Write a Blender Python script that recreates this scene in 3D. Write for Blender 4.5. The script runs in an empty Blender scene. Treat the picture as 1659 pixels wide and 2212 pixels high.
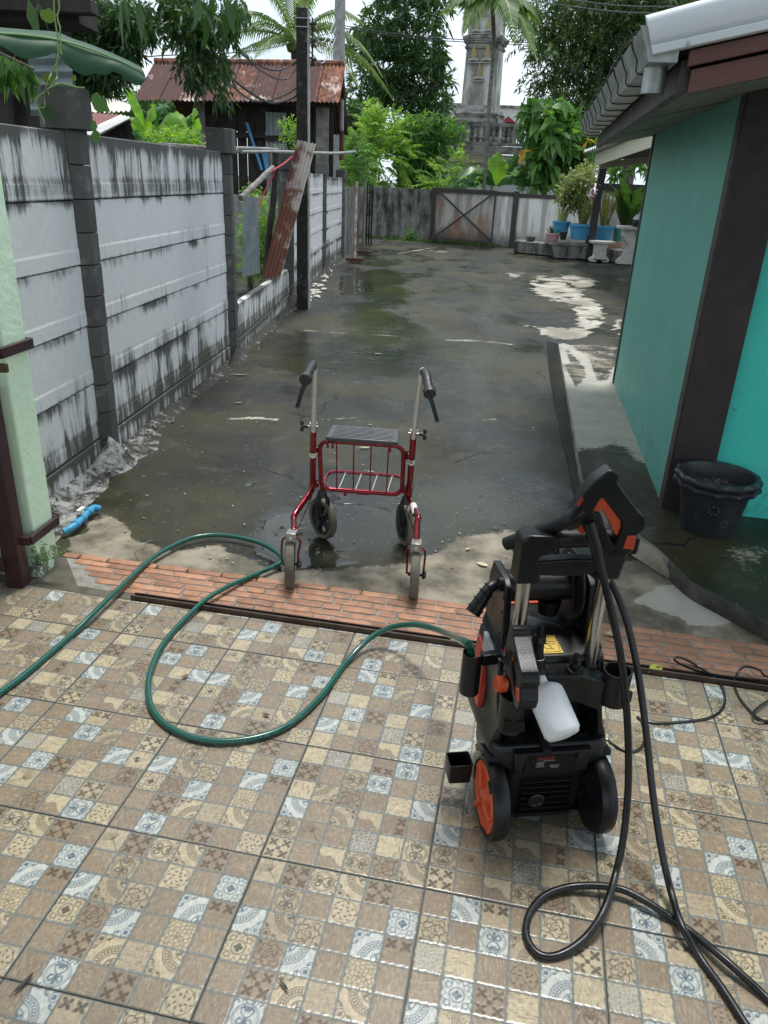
import bpy, bmesh, math, random
import numpy as np
from mathutils import Vector, Matrix, noise
from mathutils.geometry import tessellate_polygon
R_ = math.radians
rnd = random.Random(7)
rng = np.random.default_rng(7)
sc = bpy.context.scene
COL = sc.collection
# ------------------------------------------------------------------ camera, sky, sun, exposure
F_, PITCH, ROLL, CAMH, IW, IH = 1628.0, R_(23.8), R_(2.6), 1.503, 1659.0, 2212.0
_f = Vector((0, math.cos(PITCH), -math.sin(PITCH))); _u = Vector((0, math.sin(PITCH), math.cos(PITCH))); _r = Vector((1, 0, 0))
CR = _r * math.cos(ROLL) + _u * math.sin(ROLL); CU = _u * math.cos(ROLL) - _r * math.sin(ROLL); CF = _f
CAM = Vector((0, 0, CAMH))
cd = bpy.data.cameras.new('camera'); co = bpy.data.objects.new('camera', cd); COL.objects.link(co)
cd.sensor_width = 36; cd.lens = F_ / IH * 36; cd.clip_start = 0.05; cd.clip_end = 2000
co.matrix_world = Matrix(((CR.x, CU.x, -CF.x, 0), (CR.y, CU.y, -CF.y, 0), (CR.z, CU.z, -CF.z, CAMH), (0, 0, 0, 1)))
sc.camera = co
SUN_EL, SUN_AZ = 75, 18          # degrees; azimuth clockwise from +Y
w = bpy.data.worlds.new('World'); sc.world = w; w.use_nodes = True
nt = w.node_tree; nt.nodes.clear()
wo = nt.nodes.new('ShaderNodeOutputWorld'); bg = nt.nodes.new('ShaderNodeBackground')
sk = nt.nodes.new('ShaderNodeTexSky'); sk.sky_type = 'NISHITA'; sk.sun_disc = False
sk.sun_elevation = R_(SUN_EL); sk.sun_rotation = R_(SUN_AZ); sk.air_density = 1.0; sk.dust_density = 2.0
tc = nt.nodes.new('ShaderNodeTexCoord'); mp = nt.nodes.new('ShaderNodeMapping'); mp.inputs['Scale'].default_value = (1, 1, 2.4)
n1 = nt.nodes.new('ShaderNodeTexNoise'); n1.inputs['Scale'].default_value = 3.2; n1.inputs['Detail'].default_value = 5; n1.inputs['Roughness'].default_value = .55
cr = nt.nodes.new('ShaderNodeValToRGB'); cr.color_ramp.elements[0].position = .36; cr.color_ramp.elements[1].position = .62
cr.color_ramp.elements[0].color = (3.9, 4.55, 5.15, 1); cr.color_ramp.elements[1].color = (5.5, 6.05, 6.45, 1)
mx = nt.nodes.new('ShaderNodeMix'); mx.data_type = 'RGBA'; mx.inputs[0].default_value = .88
nt.links.new(tc.outputs['Generated'], mp.inputs['Vector']); nt.links.new(mp.outputs[0], n1.inputs['Vector']); nt.links.new(n1.outputs[0], cr.inputs[0])
nt.links.new(sk.outputs[0], mx.inputs[6]); nt.links.new(cr.outputs[0], mx.inputs[7]); nt.links.new(mx.outputs[2], bg.inputs[0])
bg.inputs[1].default_value = .1
nt.links.new(bg.outputs[0], wo.inputs[0])
sd = bpy.data.lights.new('sun', 'SUN'); sd.energy = 1.5; sd.angle = R_(13); sd.color = (1, .98, .94)
so = bpy.data.objects.new('sun', sd); COL.objects.link(so)
_sd = Vector((math.sin(R_(SUN_AZ)) * math.cos(R_(SUN_EL)), math.cos(R_(SUN_AZ)) * math.cos(R_(SUN_EL)), math.sin(R_(SUN_EL))))
so.rotation_euler = _sd.to_track_quat('Z', 'Y').to_euler(); so.location = (0, 0, 30)
sc.view_settings.view_transform = 'Standard'; sc.view_settings.look = 'None'; sc.view_settings.gamma = 1; sc.view_settings.use_curve_mapping = False
sc.view_settings.exposure = 1.14
# ------------------------------------------------------------------ measuring: rays of the photograph's camera
def ray(x, y): return CF * F_ + CR * (x - IW / 2) - CU * (y - IH / 2)
def G(x, y, z=0.0):
    d = ray(x, y); return CAM + d * ((z - CAMH) / d.z)
def D(x, y, Y):
    d = ray(x, y); return CAM + d * (Y / d.y)
def PL(x, y, P, n):
    d = ray(x, y); return CAM + d * ((Vector(P) - CAM).dot(n) / d.dot(n))
def S(v, Y): return v * (Y * math.cos(PITCH) + 1.0 * math.sin(PITCH) * .5) / F_    # pixels -> metres at depth Y
# ------------------------------------------------------------------ mesh builder
def fr(d, up=None):
    d = Vector(d).normalized(); a = Vector(up) if up else (Vector((0, 0, 1)) if abs(d.z) < .95 else Vector((1, 0, 0)))
    x = a.cross(d).normalized(); y = d.cross(x); return x, y, d
def cat(pts, sub=6, closed=False):
    P = [Vector(p) for p in pts]; n = len(P); out = []
    for i in range(n if closed else n - 1):
        p0 = P[(i - 1) % n] if closed or i > 0 else P[0] * 2 - P[1]
        p1 = P[i]; p2 = P[(i + 1) % n]
        p3 = P[(i + 2) % n] if closed or i + 2 < n else P[-1] * 2 - P[-2]
        for k in range(sub):
            t = k / sub
            out.append(.5 * ((2 * p1) + (p2 - p0) * t + (2 * p0 - 5 * p1 + 4 * p2 - p3) * t * t + (3 * p1 - p0 - 3 * p2 + p3) * t ** 3))
    if not closed: out.append(P[-1])
    return out
class MB:
    def __init__(s): s.v = []; s.f = []; s.m = []
    def add(s, vs, fs, mi=0, M=None):
        b = len(s.v)
        for p in vs: s.v.append(tuple(M @ Vector(p)) if M else tuple(p))
        for f in fs: s.f.append([i + b for i in f]); s.m.append(mi)
        return s
    def box(s, c, d, M=None, mi=0, taper=1.0):
        x, y, z = d[0] / 2, d[1] / 2, d[2] / 2; t = taper; cx, cy, cz = c
        vs = [(-x, -y, -z), (x, -y, -z), (x, y, -z), (-x, y, -z), (-x * t, -y * t, z), (x * t, -y * t, z), (x * t, y * t, z), (-x * t, y * t, z)]
        vs = [(a + cx, b + cy, e + cz) for a, b, e in vs]
        return s.add(vs, [(0, 3, 2, 1), (4, 5, 6, 7), (0, 1, 5, 4), (1, 2, 6, 5), (2, 3, 7, 6), (3, 0, 4, 7)], mi, M)
    def bar(s, a, b, w, h, up=None, mi=0):
        a = Vector(a); b = Vector(b); x, y, d = fr(b - a, up)
        vs = []
        for p in (a, b):
            for i, j in ((-1, -1), (1, -1), (1, 1), (-1, 1)): vs.append(p + x * (i * w / 2) + y * (j * h / 2))
        return s.add(vs, [(0, 3, 2, 1), (4, 5, 6, 7), (0, 1, 5, 4), (1, 2, 6, 5), (2, 3, 7, 6), (3, 0, 4, 7)], mi)
    def hexa(s, P, mi=0): return s.add(P, [(0, 3, 2, 1), (4, 5, 6, 7), (0, 1, 5, 4), (1, 2, 6, 5), (2, 3, 7, 6), (3, 0, 4, 7)], mi)
    def tube(s, pts, r, n=8, mi=0, closed=False, caps=True, M=None):
        P = [Vector(p) for p in pts]; m = len(P); rr = r if isinstance(r, (list, tuple)) else [r] * m
        T = [((P[(i + 1) % m] if closed or i < m - 1 else P[i]) - (P[i - 1] if closed or i > 0 else P[i])) for i in range(m)]
        x, y, d = fr(T[0] if T[0].length > 1e-9 else Vector((0, 0, 1))); vs = []
        for i in range(m):
            t = T[i].normalized() if T[i].length > 1e-9 else d
            x = (x - t * x.dot(t)); x = x.normalized() if x.length > 1e-6 else fr(t)[0]
            y = t.cross(x)
            for k in range(n):
                a = 2 * math.pi * k / n; vs.append(P[i] + (x * math.cos(a) + y * math.sin(a)) * rr[i])
        fs = []
        for i in range(m if closed else m - 1):
            j = (i + 1) % m
            for k in range(n): fs.append((i * n + k, i * n + (k + 1) % n, j * n + (k + 1) % n, j * n + k))
        if caps and not closed: fs += [tuple(range(n - 1, -1, -1)), tuple(range((m - 1) * n, m * n))]
        return s.add(vs, fs, mi, M)
    def lathe(s, prof, n=24, M=None, mi=0, wav=None, caps=True):
        vs = []; fs = []; m = len(prof)
        for i, (r, z) in enumerate(prof):
            for k in range(n):
                a = 2 * math.pi * k / n; q = r * (1 + (wav[i] * math.cos(wav[-1] * a) if wav else 0)); vs.append((q * math.cos(a), q * math.sin(a), z))
        for i in range(m - 1):
            for k in range(n): fs.append((i * n + k, i * n + (k + 1) % n, (i + 1) * n + (k + 1) % n, (i + 1) * n + k))
        if caps: fs += [tuple(range(n - 1, -1, -1)), tuple(range((m - 1) * n, m * n))]
        return s.add(vs, fs, mi, M)
    def prism(s, loops, fn0, fn1, mi=0):
        """outline(s) in 2D (first the outer loop, then holes); fn0, fn1 map a 2D point to the two faces"""
        tri = tessellate_polygon([[Vector((p[0], p[1], 0)) for p in L] for L in loops]); flat = [p for L in loops for p in L]; n = len(flat)
        vs = [fn0(p) for p in flat] + [fn1(p) for p in flat]
        fs = [tuple(t) for t in tri] + [tuple(i + n for i in reversed(t)) for t in tri]; b = 0
        for L in loops:
            k = len(L); fs += [(b + i, b + (i + 1) % k, n + b + (i + 1) % k, n + b + i) for i in range(k)]; b += k
        return s.add(vs, fs, mi)
    def ball(s, c, r, n=10, mi=0, sq=(1, 1, 1)):
        pr = [(math.sin(math.pi * i / n) * r + 1e-5, -math.cos(math.pi * i / n) * r) for i in range(n + 1)]
        return s.lathe(pr, n + 2, Matrix.Translation(c) @ Matrix.Diagonal((*sq, 1)), mi)
    def build(s, name, mats, parent=None, bevel=0, ang=35, smooth=True, seg=2, local=False, fix=True):
        me = bpy.data.meshes.new(name); vs = s.v
        if parent is not None and not local:
            M = PM.get(parent.name, Matrix()).inverted(); vs = [tuple(M @ Vector(p)) for p in vs]
        me.from_pydata(vs, [], s.f)
        for m in (mats if isinstance(mats, (list, tuple)) else [mats]): me.materials.append(m)
        me.polygons.foreach_set('material_index', s.m)
        if fix:
            bm = bmesh.new(); bm.from_mesh(me); bmesh.ops.recalc_face_normals(bm, faces=bm.faces); bm.to_mesh(me); bm.free()
        if smooth: me.shade_smooth(); me.set_sharp_from_angle(angle=R_(ang))
        me.update()
        o = bpy.data.objects.new(name, me); COL.objects.link(o); PM[o.name] = PM.get(parent.name, Matrix()) if parent else Matrix()
        if parent is not None: o.parent = parent
        if bevel:
            b = o.modifiers.new('bevel', 'BEVEL'); b.width = bevel; b.segments = seg; b.limit_method = 'ANGLE'; b.angle_limit = R_(40); b.harden_normals = False
        return o
PM = {}
def tag(o, label=None, cat=None, group=None, kind=None):
    if label: o['label'] = label
    if cat: o['category'] = cat
    if group: o['group'] = group
    if kind: o['kind'] = kind
    return o
def thing(name, label, cat, loc=(0, 0, 0), rz=0, group=None, M=None):
    o = bpy.data.objects.new(name, None); COL.objects.link(o); o.empty_display_size = .1
    M = M or (Matrix.Translation(loc) @ Matrix.Rotation(rz, 4, 'Z')); o.matrix_world = M; PM[o.name] = M.copy()
    return tag(o, label, cat, group)
def dup(o, parent=None):
    c = o.copy(); COL.objects.link(c)
    if parent: c.parent = parent
    for ch in list(o.children): dup(ch, c)
    return c
def npmesh(name, V, Q, mats, parent=None, attrs=None, mi=None, smooth=False, local=False):
    """mesh from numpy arrays of vertices and quads (or triangles); attrs: name -> (domain, type, array)"""
    me = bpy.data.meshes.new(name); V = np.asarray(V, np.float32); Q = np.asarray(Q, np.int32); k = Q.shape[1]
    if parent is not None and not local:
        M = np.array(PM.get(parent.name, Matrix()).inverted()); V = V @ M[:3, :3].T.astype(np.float32) + M[:3, 3].astype(np.float32)
    me.vertices.add(len(V)); me.vertices.foreach_set('co', V.ravel()); me.loops.add(Q.size); me.loops.foreach_set('vertex_index', Q.ravel())
    me.polygons.add(len(Q)); me.polygons.foreach_set('loop_start', np.arange(len(Q), dtype=np.int32) * k)
    if mi is not None: me.polygons.foreach_set('material_index', np.asarray(mi, np.int32))
    me.update(calc_edges=True)
    for m in (mats if isinstance(mats, (list, tuple)) else [mats]): me.materials.append(m)
    for an, (dom, ty, ar) in (attrs or {}).items():
        a = me.attributes.new(an, ty, dom); a.data.foreach_set('color' if 'COLOR' in ty else 'vector' if 'VEC' in ty else 'value', np.asarray(ar, np.float32).ravel())
    if smooth: me.shade_smooth()
    o = bpy.data.objects.new(name, me); COL.objects.link(o); PM[o.name] = PM.get(parent.name, Matrix()) if parent else Matrix()
    if parent is not None: o.parent = parent
    return o
# ------------------------------------------------------------------ materials
class NT:
    def __init__(s, name):
        s.m = bpy.data.materials.new(name); s.m.use_nodes = True; s.t = s.m.node_tree; s.t.nodes.clear()
        s.out = s.t.nodes.new('ShaderNodeOutputMaterial'); s.b = s.t.nodes.new('ShaderNodeBsdfPrincipled'); s.t.links.new(s.b.outputs[0], s.out.inputs[0])
    def put(s, sock, v):
        if isinstance(v, bpy.types.NodeSocket): s.t.links.new(v, sock)
        elif v is not None:
            if isinstance(v, (tuple, list)) and len(v) == 3 and sock.type == 'RGBA': v = (*v, 1)
            sock.default_value = v
    def n(s, ty, ins=None, out=0, **pr):
        nd = s.t.nodes.new('ShaderNode' + ty)
        for k, v in pr.items(): setattr(nd, k, v)
        for k, v in (ins or {}).items(): s.put(nd.inputs[k], v)
        return nd.outputs[out]
    def obj(s): return s.n('TexCoord', out=3)
    def pos(s): return s.n('NewGeometry', out=0)
    def scale(s, v, k): return s.n('Mapping', {'Vector': v, 'Scale': k if isinstance(k, (tuple, list)) else (k, k, k)})
    def noise(s, v, sc=5, det=4, ro=.55, dist=0): return s.n('TexNoise', {'Vector': v, 'Scale': sc, 'Detail': det, 'Roughness': ro, 'Distortion': dist})
    def ramp(s, v, a, b, lo=0., hi=1.): return s.n('MapRange', {0: v, 1: a, 2: b, 3: lo, 4: hi}, interpolation_type='SMOOTHSTEP')
    def mix(s, f, a, b):
        nd = s.t.nodes.new('ShaderNodeMix'); nd.data_type = 'RGBA'; s.put(nd.inputs[0], f); s.put(nd.inputs[6], a); s.put(nd.inputs[7], b); return nd.outputs[2]
    def mul(s, a, b): 
        nd = s.t.nodes.new('ShaderNodeMix'); nd.data_type = 'RGBA'; nd.blend_type = 'MULTIPLY'; nd.inputs[0].default_value = 1; s.put(nd.inputs[6], a); s.put(nd.inputs[7], b); return nd.outputs[2]
    def m2(s, op, a, b=None, c=None, clamp=False):
        nd = s.t.nodes.new('ShaderNodeMath'); nd.operation = op; nd.use_clamp = clamp; s.put(nd.inputs[0], a)
        if b is not None: s.put(nd.inputs[1], b)
        if c is not None: s.put(nd.inputs[2], c)
        return nd.outputs[0]
    def attr(s, name, out=2): return s.n('Attribute', out=out, attribute_name=name)
    def sep(s, v, i): return s.n('SeparateXYZ', {0: v}, out=i)
    def rand(s): return s.n('ObjectInfo', out=5)
    def bump(s, h, st=.3, d=.01): return s.n('Bump', {'Height': h, 'Strength': st, 'Distance': d})
    def fin(s, col, ro=.6, metal=0, nor=None, spec=.5, **kw):
        s.put(s.b.inputs['Base Color'], col); s.put(s.b.inputs['Roughness'], ro); s.put(s.b.inputs['Metallic'], metal); s.put(s.b.inputs['Specular IOR Level'], spec)
        if nor is not None: s.put(s.b.inputs['Normal'], nor)
        for k, v in kw.items(): s.put(s.b.inputs[k.replace('_', ' ')], v)
        return s.m
def simple(name, c, ro=.6, metal=0, c2=None, sc=6, b=0, bs=60, spec=.5, lo=.35, hi=.68, world=False, rv=0, **kw):
    t = NT(name); v = t.pos() if world else t.obj(); col = c
    if c2: col = t.mix(t.ramp(t.noise(v, sc, 6, .6), lo, hi), c, c2)
    if rv: col = t.mul(col, t.n('CombineColor', {0: t.m2('MULTIPLY_ADD', t.rand(), rv, 1 - rv / 2), 1: t.m2('MULTIPLY_ADD', t.rand(), rv, 1 - rv / 2), 2: t.m2('MULTIPLY_ADD', t.rand(), rv, 1 - rv / 2)}))
    r2 = t.ramp(t.noise(v, sc * 2.3, 4), .3, .7, max(.03, ro - .1), min(1, ro + .1))
    return t.fin(col, r2, metal, t.bump(t.noise(v, bs, 4), b, .004) if b else None, spec, **kw)
def srgb(r, g, b): return tuple(((c / 255 + .055) / 1.055) ** 2.4 if c > 10 else c / 255 / 12.92 for c in (r, g, b))
# ------------------------------------------------------------------ shared directions on the ground
TA = R_(10.0)
TT = Vector((math.sin(TA), math.cos(TA), 0)); TR = Vector((math.cos(TA), -math.sin(TA), 0)); T0 = Vector((-.26, 1.322, 0))   # tile grid
def TP(a, b, z=0): return T0 + TR * a + TT * b + Vector((0, 0, z))
EDGE = 1.015                     # where the patio tiles stop at the gate rail
# ------------------------------------------------------------------ numpy drawing of the printed tile motifs (flat print and relief)
NC = 32
_s = np.linspace(0, 1, NC * 3, endpoint=False) + .5 / (NC * 3); UU, VV = np.meshgrid(_s, _s)
def _n2(sc_, seed, sx=1, sy=1):
    r = np.random.default_rng(seed); n = NC * 3; out = np.zeros((n, n)); amp = 1
    for o in range(3):
        k = max(2, int(sc_ * 2 ** o)); g = r.random((int(k * sy) + 3, int(k * sx) + 3)); y = np.linspace(0, g.shape[0] - 1.01, n); x = np.linspace(0, g.shape[1] - 1.01, n)
        yi = y.astype(int); xi = x.astype(int); fy = (y - yi)[:, None]; fx = (x - xi)[None, :]
        out += amp * ((g[yi][:, xi] * (1 - fx) + g[yi][:, xi + 1] * fx) * (1 - fy) + (g[yi + 1][:, xi] * (1 - fx) + g[yi + 1][:, xi + 1] * fx) * fy); amp *= .5
    return out / 1.75
def ring(x, y, r, w_): return np.abs(np.hypot(UU - x, VV - y) - r) < w_ / 2
def disc(x, y, r): return np.hypot(UU - x, VV - y) < r
def stroke(pts, w_):
    m = np.zeros_like(UU, bool)
    P = cat([(p[0], p[1], 0) for p in pts], 5)
    for a, b in zip(P[:-1], P[1:]):
        dx, dy = b.x - a.x, b.y - a.y; L = dx * dx + dy * dy + 1e-9; t = np.clip(((UU - a.x) * dx + (VV - a.y) * dy) / L, 0, 1)
        m |= np.hypot(UU - a.x - t * dx, VV - a.y - t * dy) < w_ / 2
    return m
def petal(x, y, a, L, w_):
    c, s = math.cos(a), math.sin(a); p = (UU - x) * c + (VV - y) * s; q = -(UU - x) * s + (VV - y) * c; t = p / L
    return (t > 0) & (t < 1) & (np.abs(q) < w_ * np.sin(np.pi * np.clip(t, 0, 1)) ** .8)
def flower(x, y, r, n=4, a0=.785, w_=.42):
    m = np.zeros_like(UU, bool)
    for k in range(n): m |= petal(x, y, a0 + 2 * math.pi * k / n, r, r * w_)
    return m
def m_arc():
    m = ring(0, 0, .47, .035) | ring(0, 0, .72, .035); 
    for k in range(9):
        a = (k + .5) * math.pi / 18; m |= ring(.595 * math.cos(a), .595 * math.sin(a), .062, .03)
    m |= ring(.82, .82, .15, .03) | flower(.82, .82, .10, 4, .785, .5)
    m |= ring(0, 0, .30, .04) | flower(.1, .1, .17, 3, .3, .3)
    m |= stroke([(1, .45), (.86, .5), (.82, .6), (.9, .56)], .05) | stroke([(.45, 1), (.5, .86), (.6, .82), (.56, .9)], .05)
    return m
def m_scroll():
    m = ring(.5, .46, .40, .035) | ring(.5, .46, .34, .02)
    for s in (1, -1):
        q = [(.5 + s * a, b) for a, b in ((.02, .15), (.03, .34), (.16, .42), (.22, .3), (.13, .22), (.08, .3))]; m |= stroke(q, .06)
        q = [(.5 + s * a, b) for a, b in ((.03, .45), (.14, .55), (.2, .68), (.1, .74), (.06, .64))]; m |= stroke(q, .055)
        m |= stroke([(.5 + s * .47, .1), (.5 + s * .4, .03), (.5 + s * .32, .1)], .05) | stroke([(.5 + s * .47, .86), (.5 + s * .4, .93), (.5 + s * .33, .86)], .05)
    m |= petal(.5, .62, math.pi / 2, .18, .05) | ring(.5, 1.02, .16, .05) | ring(.5, 1.02, .26, .03) | petal(.5, .5, -math.pi / 2, .3, .035)
    return m
def m_petal():
    m = np.zeros_like(UU, bool)
    for x in (.25, .75):
        for y in (.25, .75): m |= flower(x, y, .23, 4, .785, .27)
    return m | flower(.5, .5, .11) 
def m_half():
    m = flower(.27, .74, .25, 4, .785, .28) | flower(.75, .72, .25, 4, .785, .28); return m
def m_pebble(seed=1):
    r = np.random.default_rng(seed); n = 7; P = [((i + r.random()) / n, (j + r.random()) / n) for i in range(-1, n + 1) for j in range(-1, n + 1)]
    d = np.sort(np.stack([np.hypot(UU - x, VV - y) for x, y in P]), axis=0); return (d[1] - d[0]) < .035
def m_rose():
    x, y = UU - .5, VV - .5; r = np.hypot(x, y); a = np.arctan2(y, x); m = np.zeros_like(UU, bool)
    for k, (rr, n, ph) in enumerate(((.08, 3, 0), (.16, 3, 1), (.25, 5, .4), (.34, 5, 1.2), (.42, 6, .2))):
        q = rr * (1 + .16 * np.cos(n * (a + ph))); m |= (np.abs(r - q) < .022) & (np.cos(n * (a + ph) * .5 + k) > -.75)
    return m | petal(.2, .2, -2.3, .2, .05) | petal(.82, .22, -.8, .2, .05)
def m_dand():
    m = stroke([(.95, .02), (.7, .3), (.55, .5)], .03)
    for k in range(9):
        a = 1.2 + k * .27; m |= stroke([(.55, .5), (.55 + .2 * math.cos(a), .5 + .22 * math.sin(a)), (.5 + .36 * math.cos(a), .5 + .3 * math.sin(a))], .025)
        for q in (.30, .38, .45): m |= disc(.5 + q * math.cos(a + q), .5 + q * .95 * math.sin(a + q), .024)
    return m
def m_square():
    d = np.maximum(np.abs(UU - .5), np.abs(VV - .5)); m = np.abs(d + .06 * np.cos(12 * np.arctan2(VV - .5, UU - .5)) - .4) < .02
    m |= ring(.5, .5, .23, .04) | flower(.5, .5, .17, 4, 0) | flower(.5, .5, .1, 4)
    for x in (.22, .78):
        for y in (.22, .78): m |= ring(x, y, .09, .035)
    return m
def m_leafsq():
    m = ring(.5, .5, .42, .025) 
    for k in range(16):
        a = k * 2.4; q = .07 + .021 * k; m |= petal(.5 + q * math.cos(a), .5 + q * math.sin(a), a + .8, .14, .035)
    return m
MOT = dict(A=m_arc, S=m_scroll, P=m_petal, H=m_half, B=m_pebble, R=m_rose, D=m_dand, Q=m_square, L=m_leafsq)
_cache = {k: f() for k, f in MOT.items()}
BROWN = np.array(srgb(136, 122, 104)); TAN = np.array(srgb(164, 151, 127)); CREAM = np.array(srgb(178, 165, 138)); WHITE = np.array(srgb(184, 187, 180))
INKB = np.array(srgb(90, 106, 116)); INKT = np.array(srgb(92, 86, 74)); INKD = np.array(srgb(94, 80, 66)); GROUT = np.array(srgb(112, 116, 112))
# two printed layouts as on the real tiles; second letter: base b brown, t tan, c cream, w blue on white, h half and half; third: quarter turns
LAY = [
 "Dc0 Pb0 Sc1 Ac2 Pb0 -b0|-b1 St0 -b0 Lc0 -b1 Qw0|Aw1 At2 Rt0 -b1 Aw3 Hb0|Qc0 Rb1 Aw1 -b1 Bc0 -b1|-b0 Pb1 Ac3 -t0 Ac2 -b1|-b1 Sw0 -b0 Pb0 -b1 Lc1",
 "-c0 Bb0 -c1 Hb2 Sw0 -b0|Pb0 -b1 St1 Sw3 -b0 Lt0|-c1 At1 Rb0 -b1 -c0 Aw2|Aw2 -b1 At0 -h0 Hb1 -b1|St2 Db0 -b1 Bb0 -c1 Sc0|Pc0 -b0 -h1 St3 Rb2 At2",
 "-b1 Aw0 Ht0 -b0 Rc1 -b1|Rt0 -b1 Sw2 At3 -b0 Pc0|Bt0 -c0 -b1 Lb0 Aw3 -c1|-b0 Qw0 Pb1 -c0 -b1 Sb0|Aw1 Dc1 -b0 Bb1 Pt0 -b1|-c1 -b0 Rb3 -h0 Sw1 Lc0",
]
def cell_img(code, seed):
    k, b, rt = code[0], code[1], int(code[2]); g1 = _n2(3, seed, 1, 6) if rt % 2 == 0 else _n2(3, seed, 6, 1)
    if k == '-' and b != 'c': pass
    g2 = _n2(10, seed + 50); g3 = _n2(6, seed + 9, 1, 7) if rt % 2 == 0 else _n2(6, seed + 9, 7, 1); st = (np.clip((g3 - .52) * 9, 0, 1) * np.clip((g1 - .40) * 5, 0, 1))[..., None]
    base = dict(b=BROWN, t=TAN, c=CREAM, w=WHITE, h=BROWN)[b] * np.ones((*UU.shape, 3))
    if b == 'h':
        hm = (VV + .45 * UU - .72 + .1 * np.sin(9 * UU)) > 0; base = np.where(hm[..., None], CREAM, base)
    base = base * (0.80 + .40 * g2[..., None]) * (.93 + .14 * np.random.default_rng(seed).random())
    stw = .8 if k == '-' else .4; base = base * (1 - stw * st) + (TAN if b in 'bh' else INKT * 1.5 if b in 'ct' else WHITE * .8) * stw * st
    ink = np.zeros_like(UU)
    if k != '-':
        m = np.rot90(_cache[k], rt).astype(float); ink = m * (.72 + .28 * (g2 > .42)); c = INKB if b == 'w' else INKD if b == 'b' else INKT
        if k == 'B': c = WHITE * .78 if b != 'c' else TAN * .6
        base = base * (1 - ink[..., None]) + c * ink[..., None]
    # wavy pad edge
    e = np.minimum(np.minimum(UU, 1 - UU), np.minimum(VV, 1 - VV)) + .022 * (g1 - .5) + .018 * np.sin(23 * UU + seed) * np.sin(19 * VV + seed * 2)
    gm = np.clip((.052 - e) / .02, 0, 1); base = base * (1 - gm[..., None]) + GROUT * gm[..., None]
    h = -.0006 * gm - .0003 * ink * (k != '-')
    ds = lambda a: a.reshape(NC, 3, NC, 3, -1).mean((1, 3))
    return ds(base), ds(h)[..., 0]
def tile_arrays(li):
    rows = [r.split() for r in LAY[li].split('|')]; n = NC * 6; C = np.zeros((n, n, 3)); Hh = np.zeros((n, n))
    for j in range(6):
        for i in range(6):
            c, h = cell_img(rows[5 - j][i], 100 * li + 10 * j + i + 3); C[j * NC:(j + 1) * NC, i * NC:(i + 1) * NC] = c; Hh[j * NC:(j + 1) * NC, i * NC:(i + 1) * NC] = h
    return C, Hh
TS = .3978
def tile_mesh(li, rows=None, cols=None, rot=0):
    C, Hh = tile_arrays(li)
    C = np.rot90(C, rot); Hh = np.rot90(Hh, rot)
    n = C.shape[0]; r0, r1 = rows or (0, n); C = C[r0:r1]; Hh = Hh[r0:r1]; nr = r1 - r0
    xs = (np.arange(n + 1) / n - .5) * TS; ys = ((np.arange(nr + 1) + r0) / n - .5) * TS
    X, Y = np.meshgrid(xs, ys); Cv = C[np.minimum(np.arange(nr + 1), nr - 1)][:, np.minimum(np.arange(n + 1), n - 1)]; Z = Hh[np.minimum(np.arange(nr + 1), nr - 1)][:, np.minimum(np.arange(n + 1), n - 1)].copy()
    Z[[0, -1]] -= .0012; Z[:, [0, -1]] -= .0012
    V = np.stack([X, Y, Z], -1).reshape(-1, 3); w1 = n + 1
    a = (np.arange(nr)[:, None] * w1 + np.arange(n)[None, :]).ravel(); Q = np.stack([a, a + 1, a + 1 + w1, a + w1], -1)
    # rim going down
    rim = np.concatenate([np.arange(w1), np.arange(1, nr + 1) * w1 + n, (nr * w1 + np.arange(n - 1, -1, -1)), np.arange(nr - 1, 0, -1) * w1])
    V2 = V[rim].copy(); V2[:, 2] = -.009; k = len(rim); b = len(V); ii = np.arange(k); jj = (ii + 1) % k
    Q = np.concatenate([Q, np.stack([rim[ii], b + ii, b + jj, rim[jj]], -1)]); V = np.concatenate([V, V2])
    col = np.concatenate([Cv.reshape(-1, 3), np.tile(GROUT * .4, (k, 1))]); col = np.concatenate([col, np.ones((len(col), 1))], 1)
    return V, Q, col
t = NT('glazed_tile'); v = t.pos(); col = t.attr('print', 0)
g = t.noise(t.scale(v, (260, 60, 60)), 1, 3, .7); wet = t.ramp(t.noise(v, 2.2, 4), .4, .66)
col = t.mul(col, t.mix(t.ramp(g, .3, .72), (.80, .79, .78), (1.1, 1.1, 1.1)))
col = t.mix(t.ramp(t.noise(v, 3.1, 6, .65), .55, .8, 0, .22), col, (.10, .09, .075))
m_tile = t.fin(col, t.mix(wet, (.27,) * 3, (.13,) * 3), 0, t.bump(t.m2('ADD', t.noise(v, 190, 3), t.m2('MULTIPLY', t.noise(v, 5, 2), 1.5)), .12, .002), .5)
m_bed = simple('tile_grout', (.10, .082, .064), .8, c2=(.20, .17, .135), sc=30, b=.4, bs=120)
floor_mb = MB(); P4 = [TP(-2.2, -2.5, -.0075), TP(2.6, -2.5, -.0075), TP(2.6, EDGE, -.0075), TP(-2.2, EDGE, -.0075)]
floor_mb.hexa([p - Vector((0, 0, .05)) for p in P4] + P4)
patio = floor_mb.build('patio_floor', m_bed, smooth=False); tag(patio, kind='structure')
tmesh = {}
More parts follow.
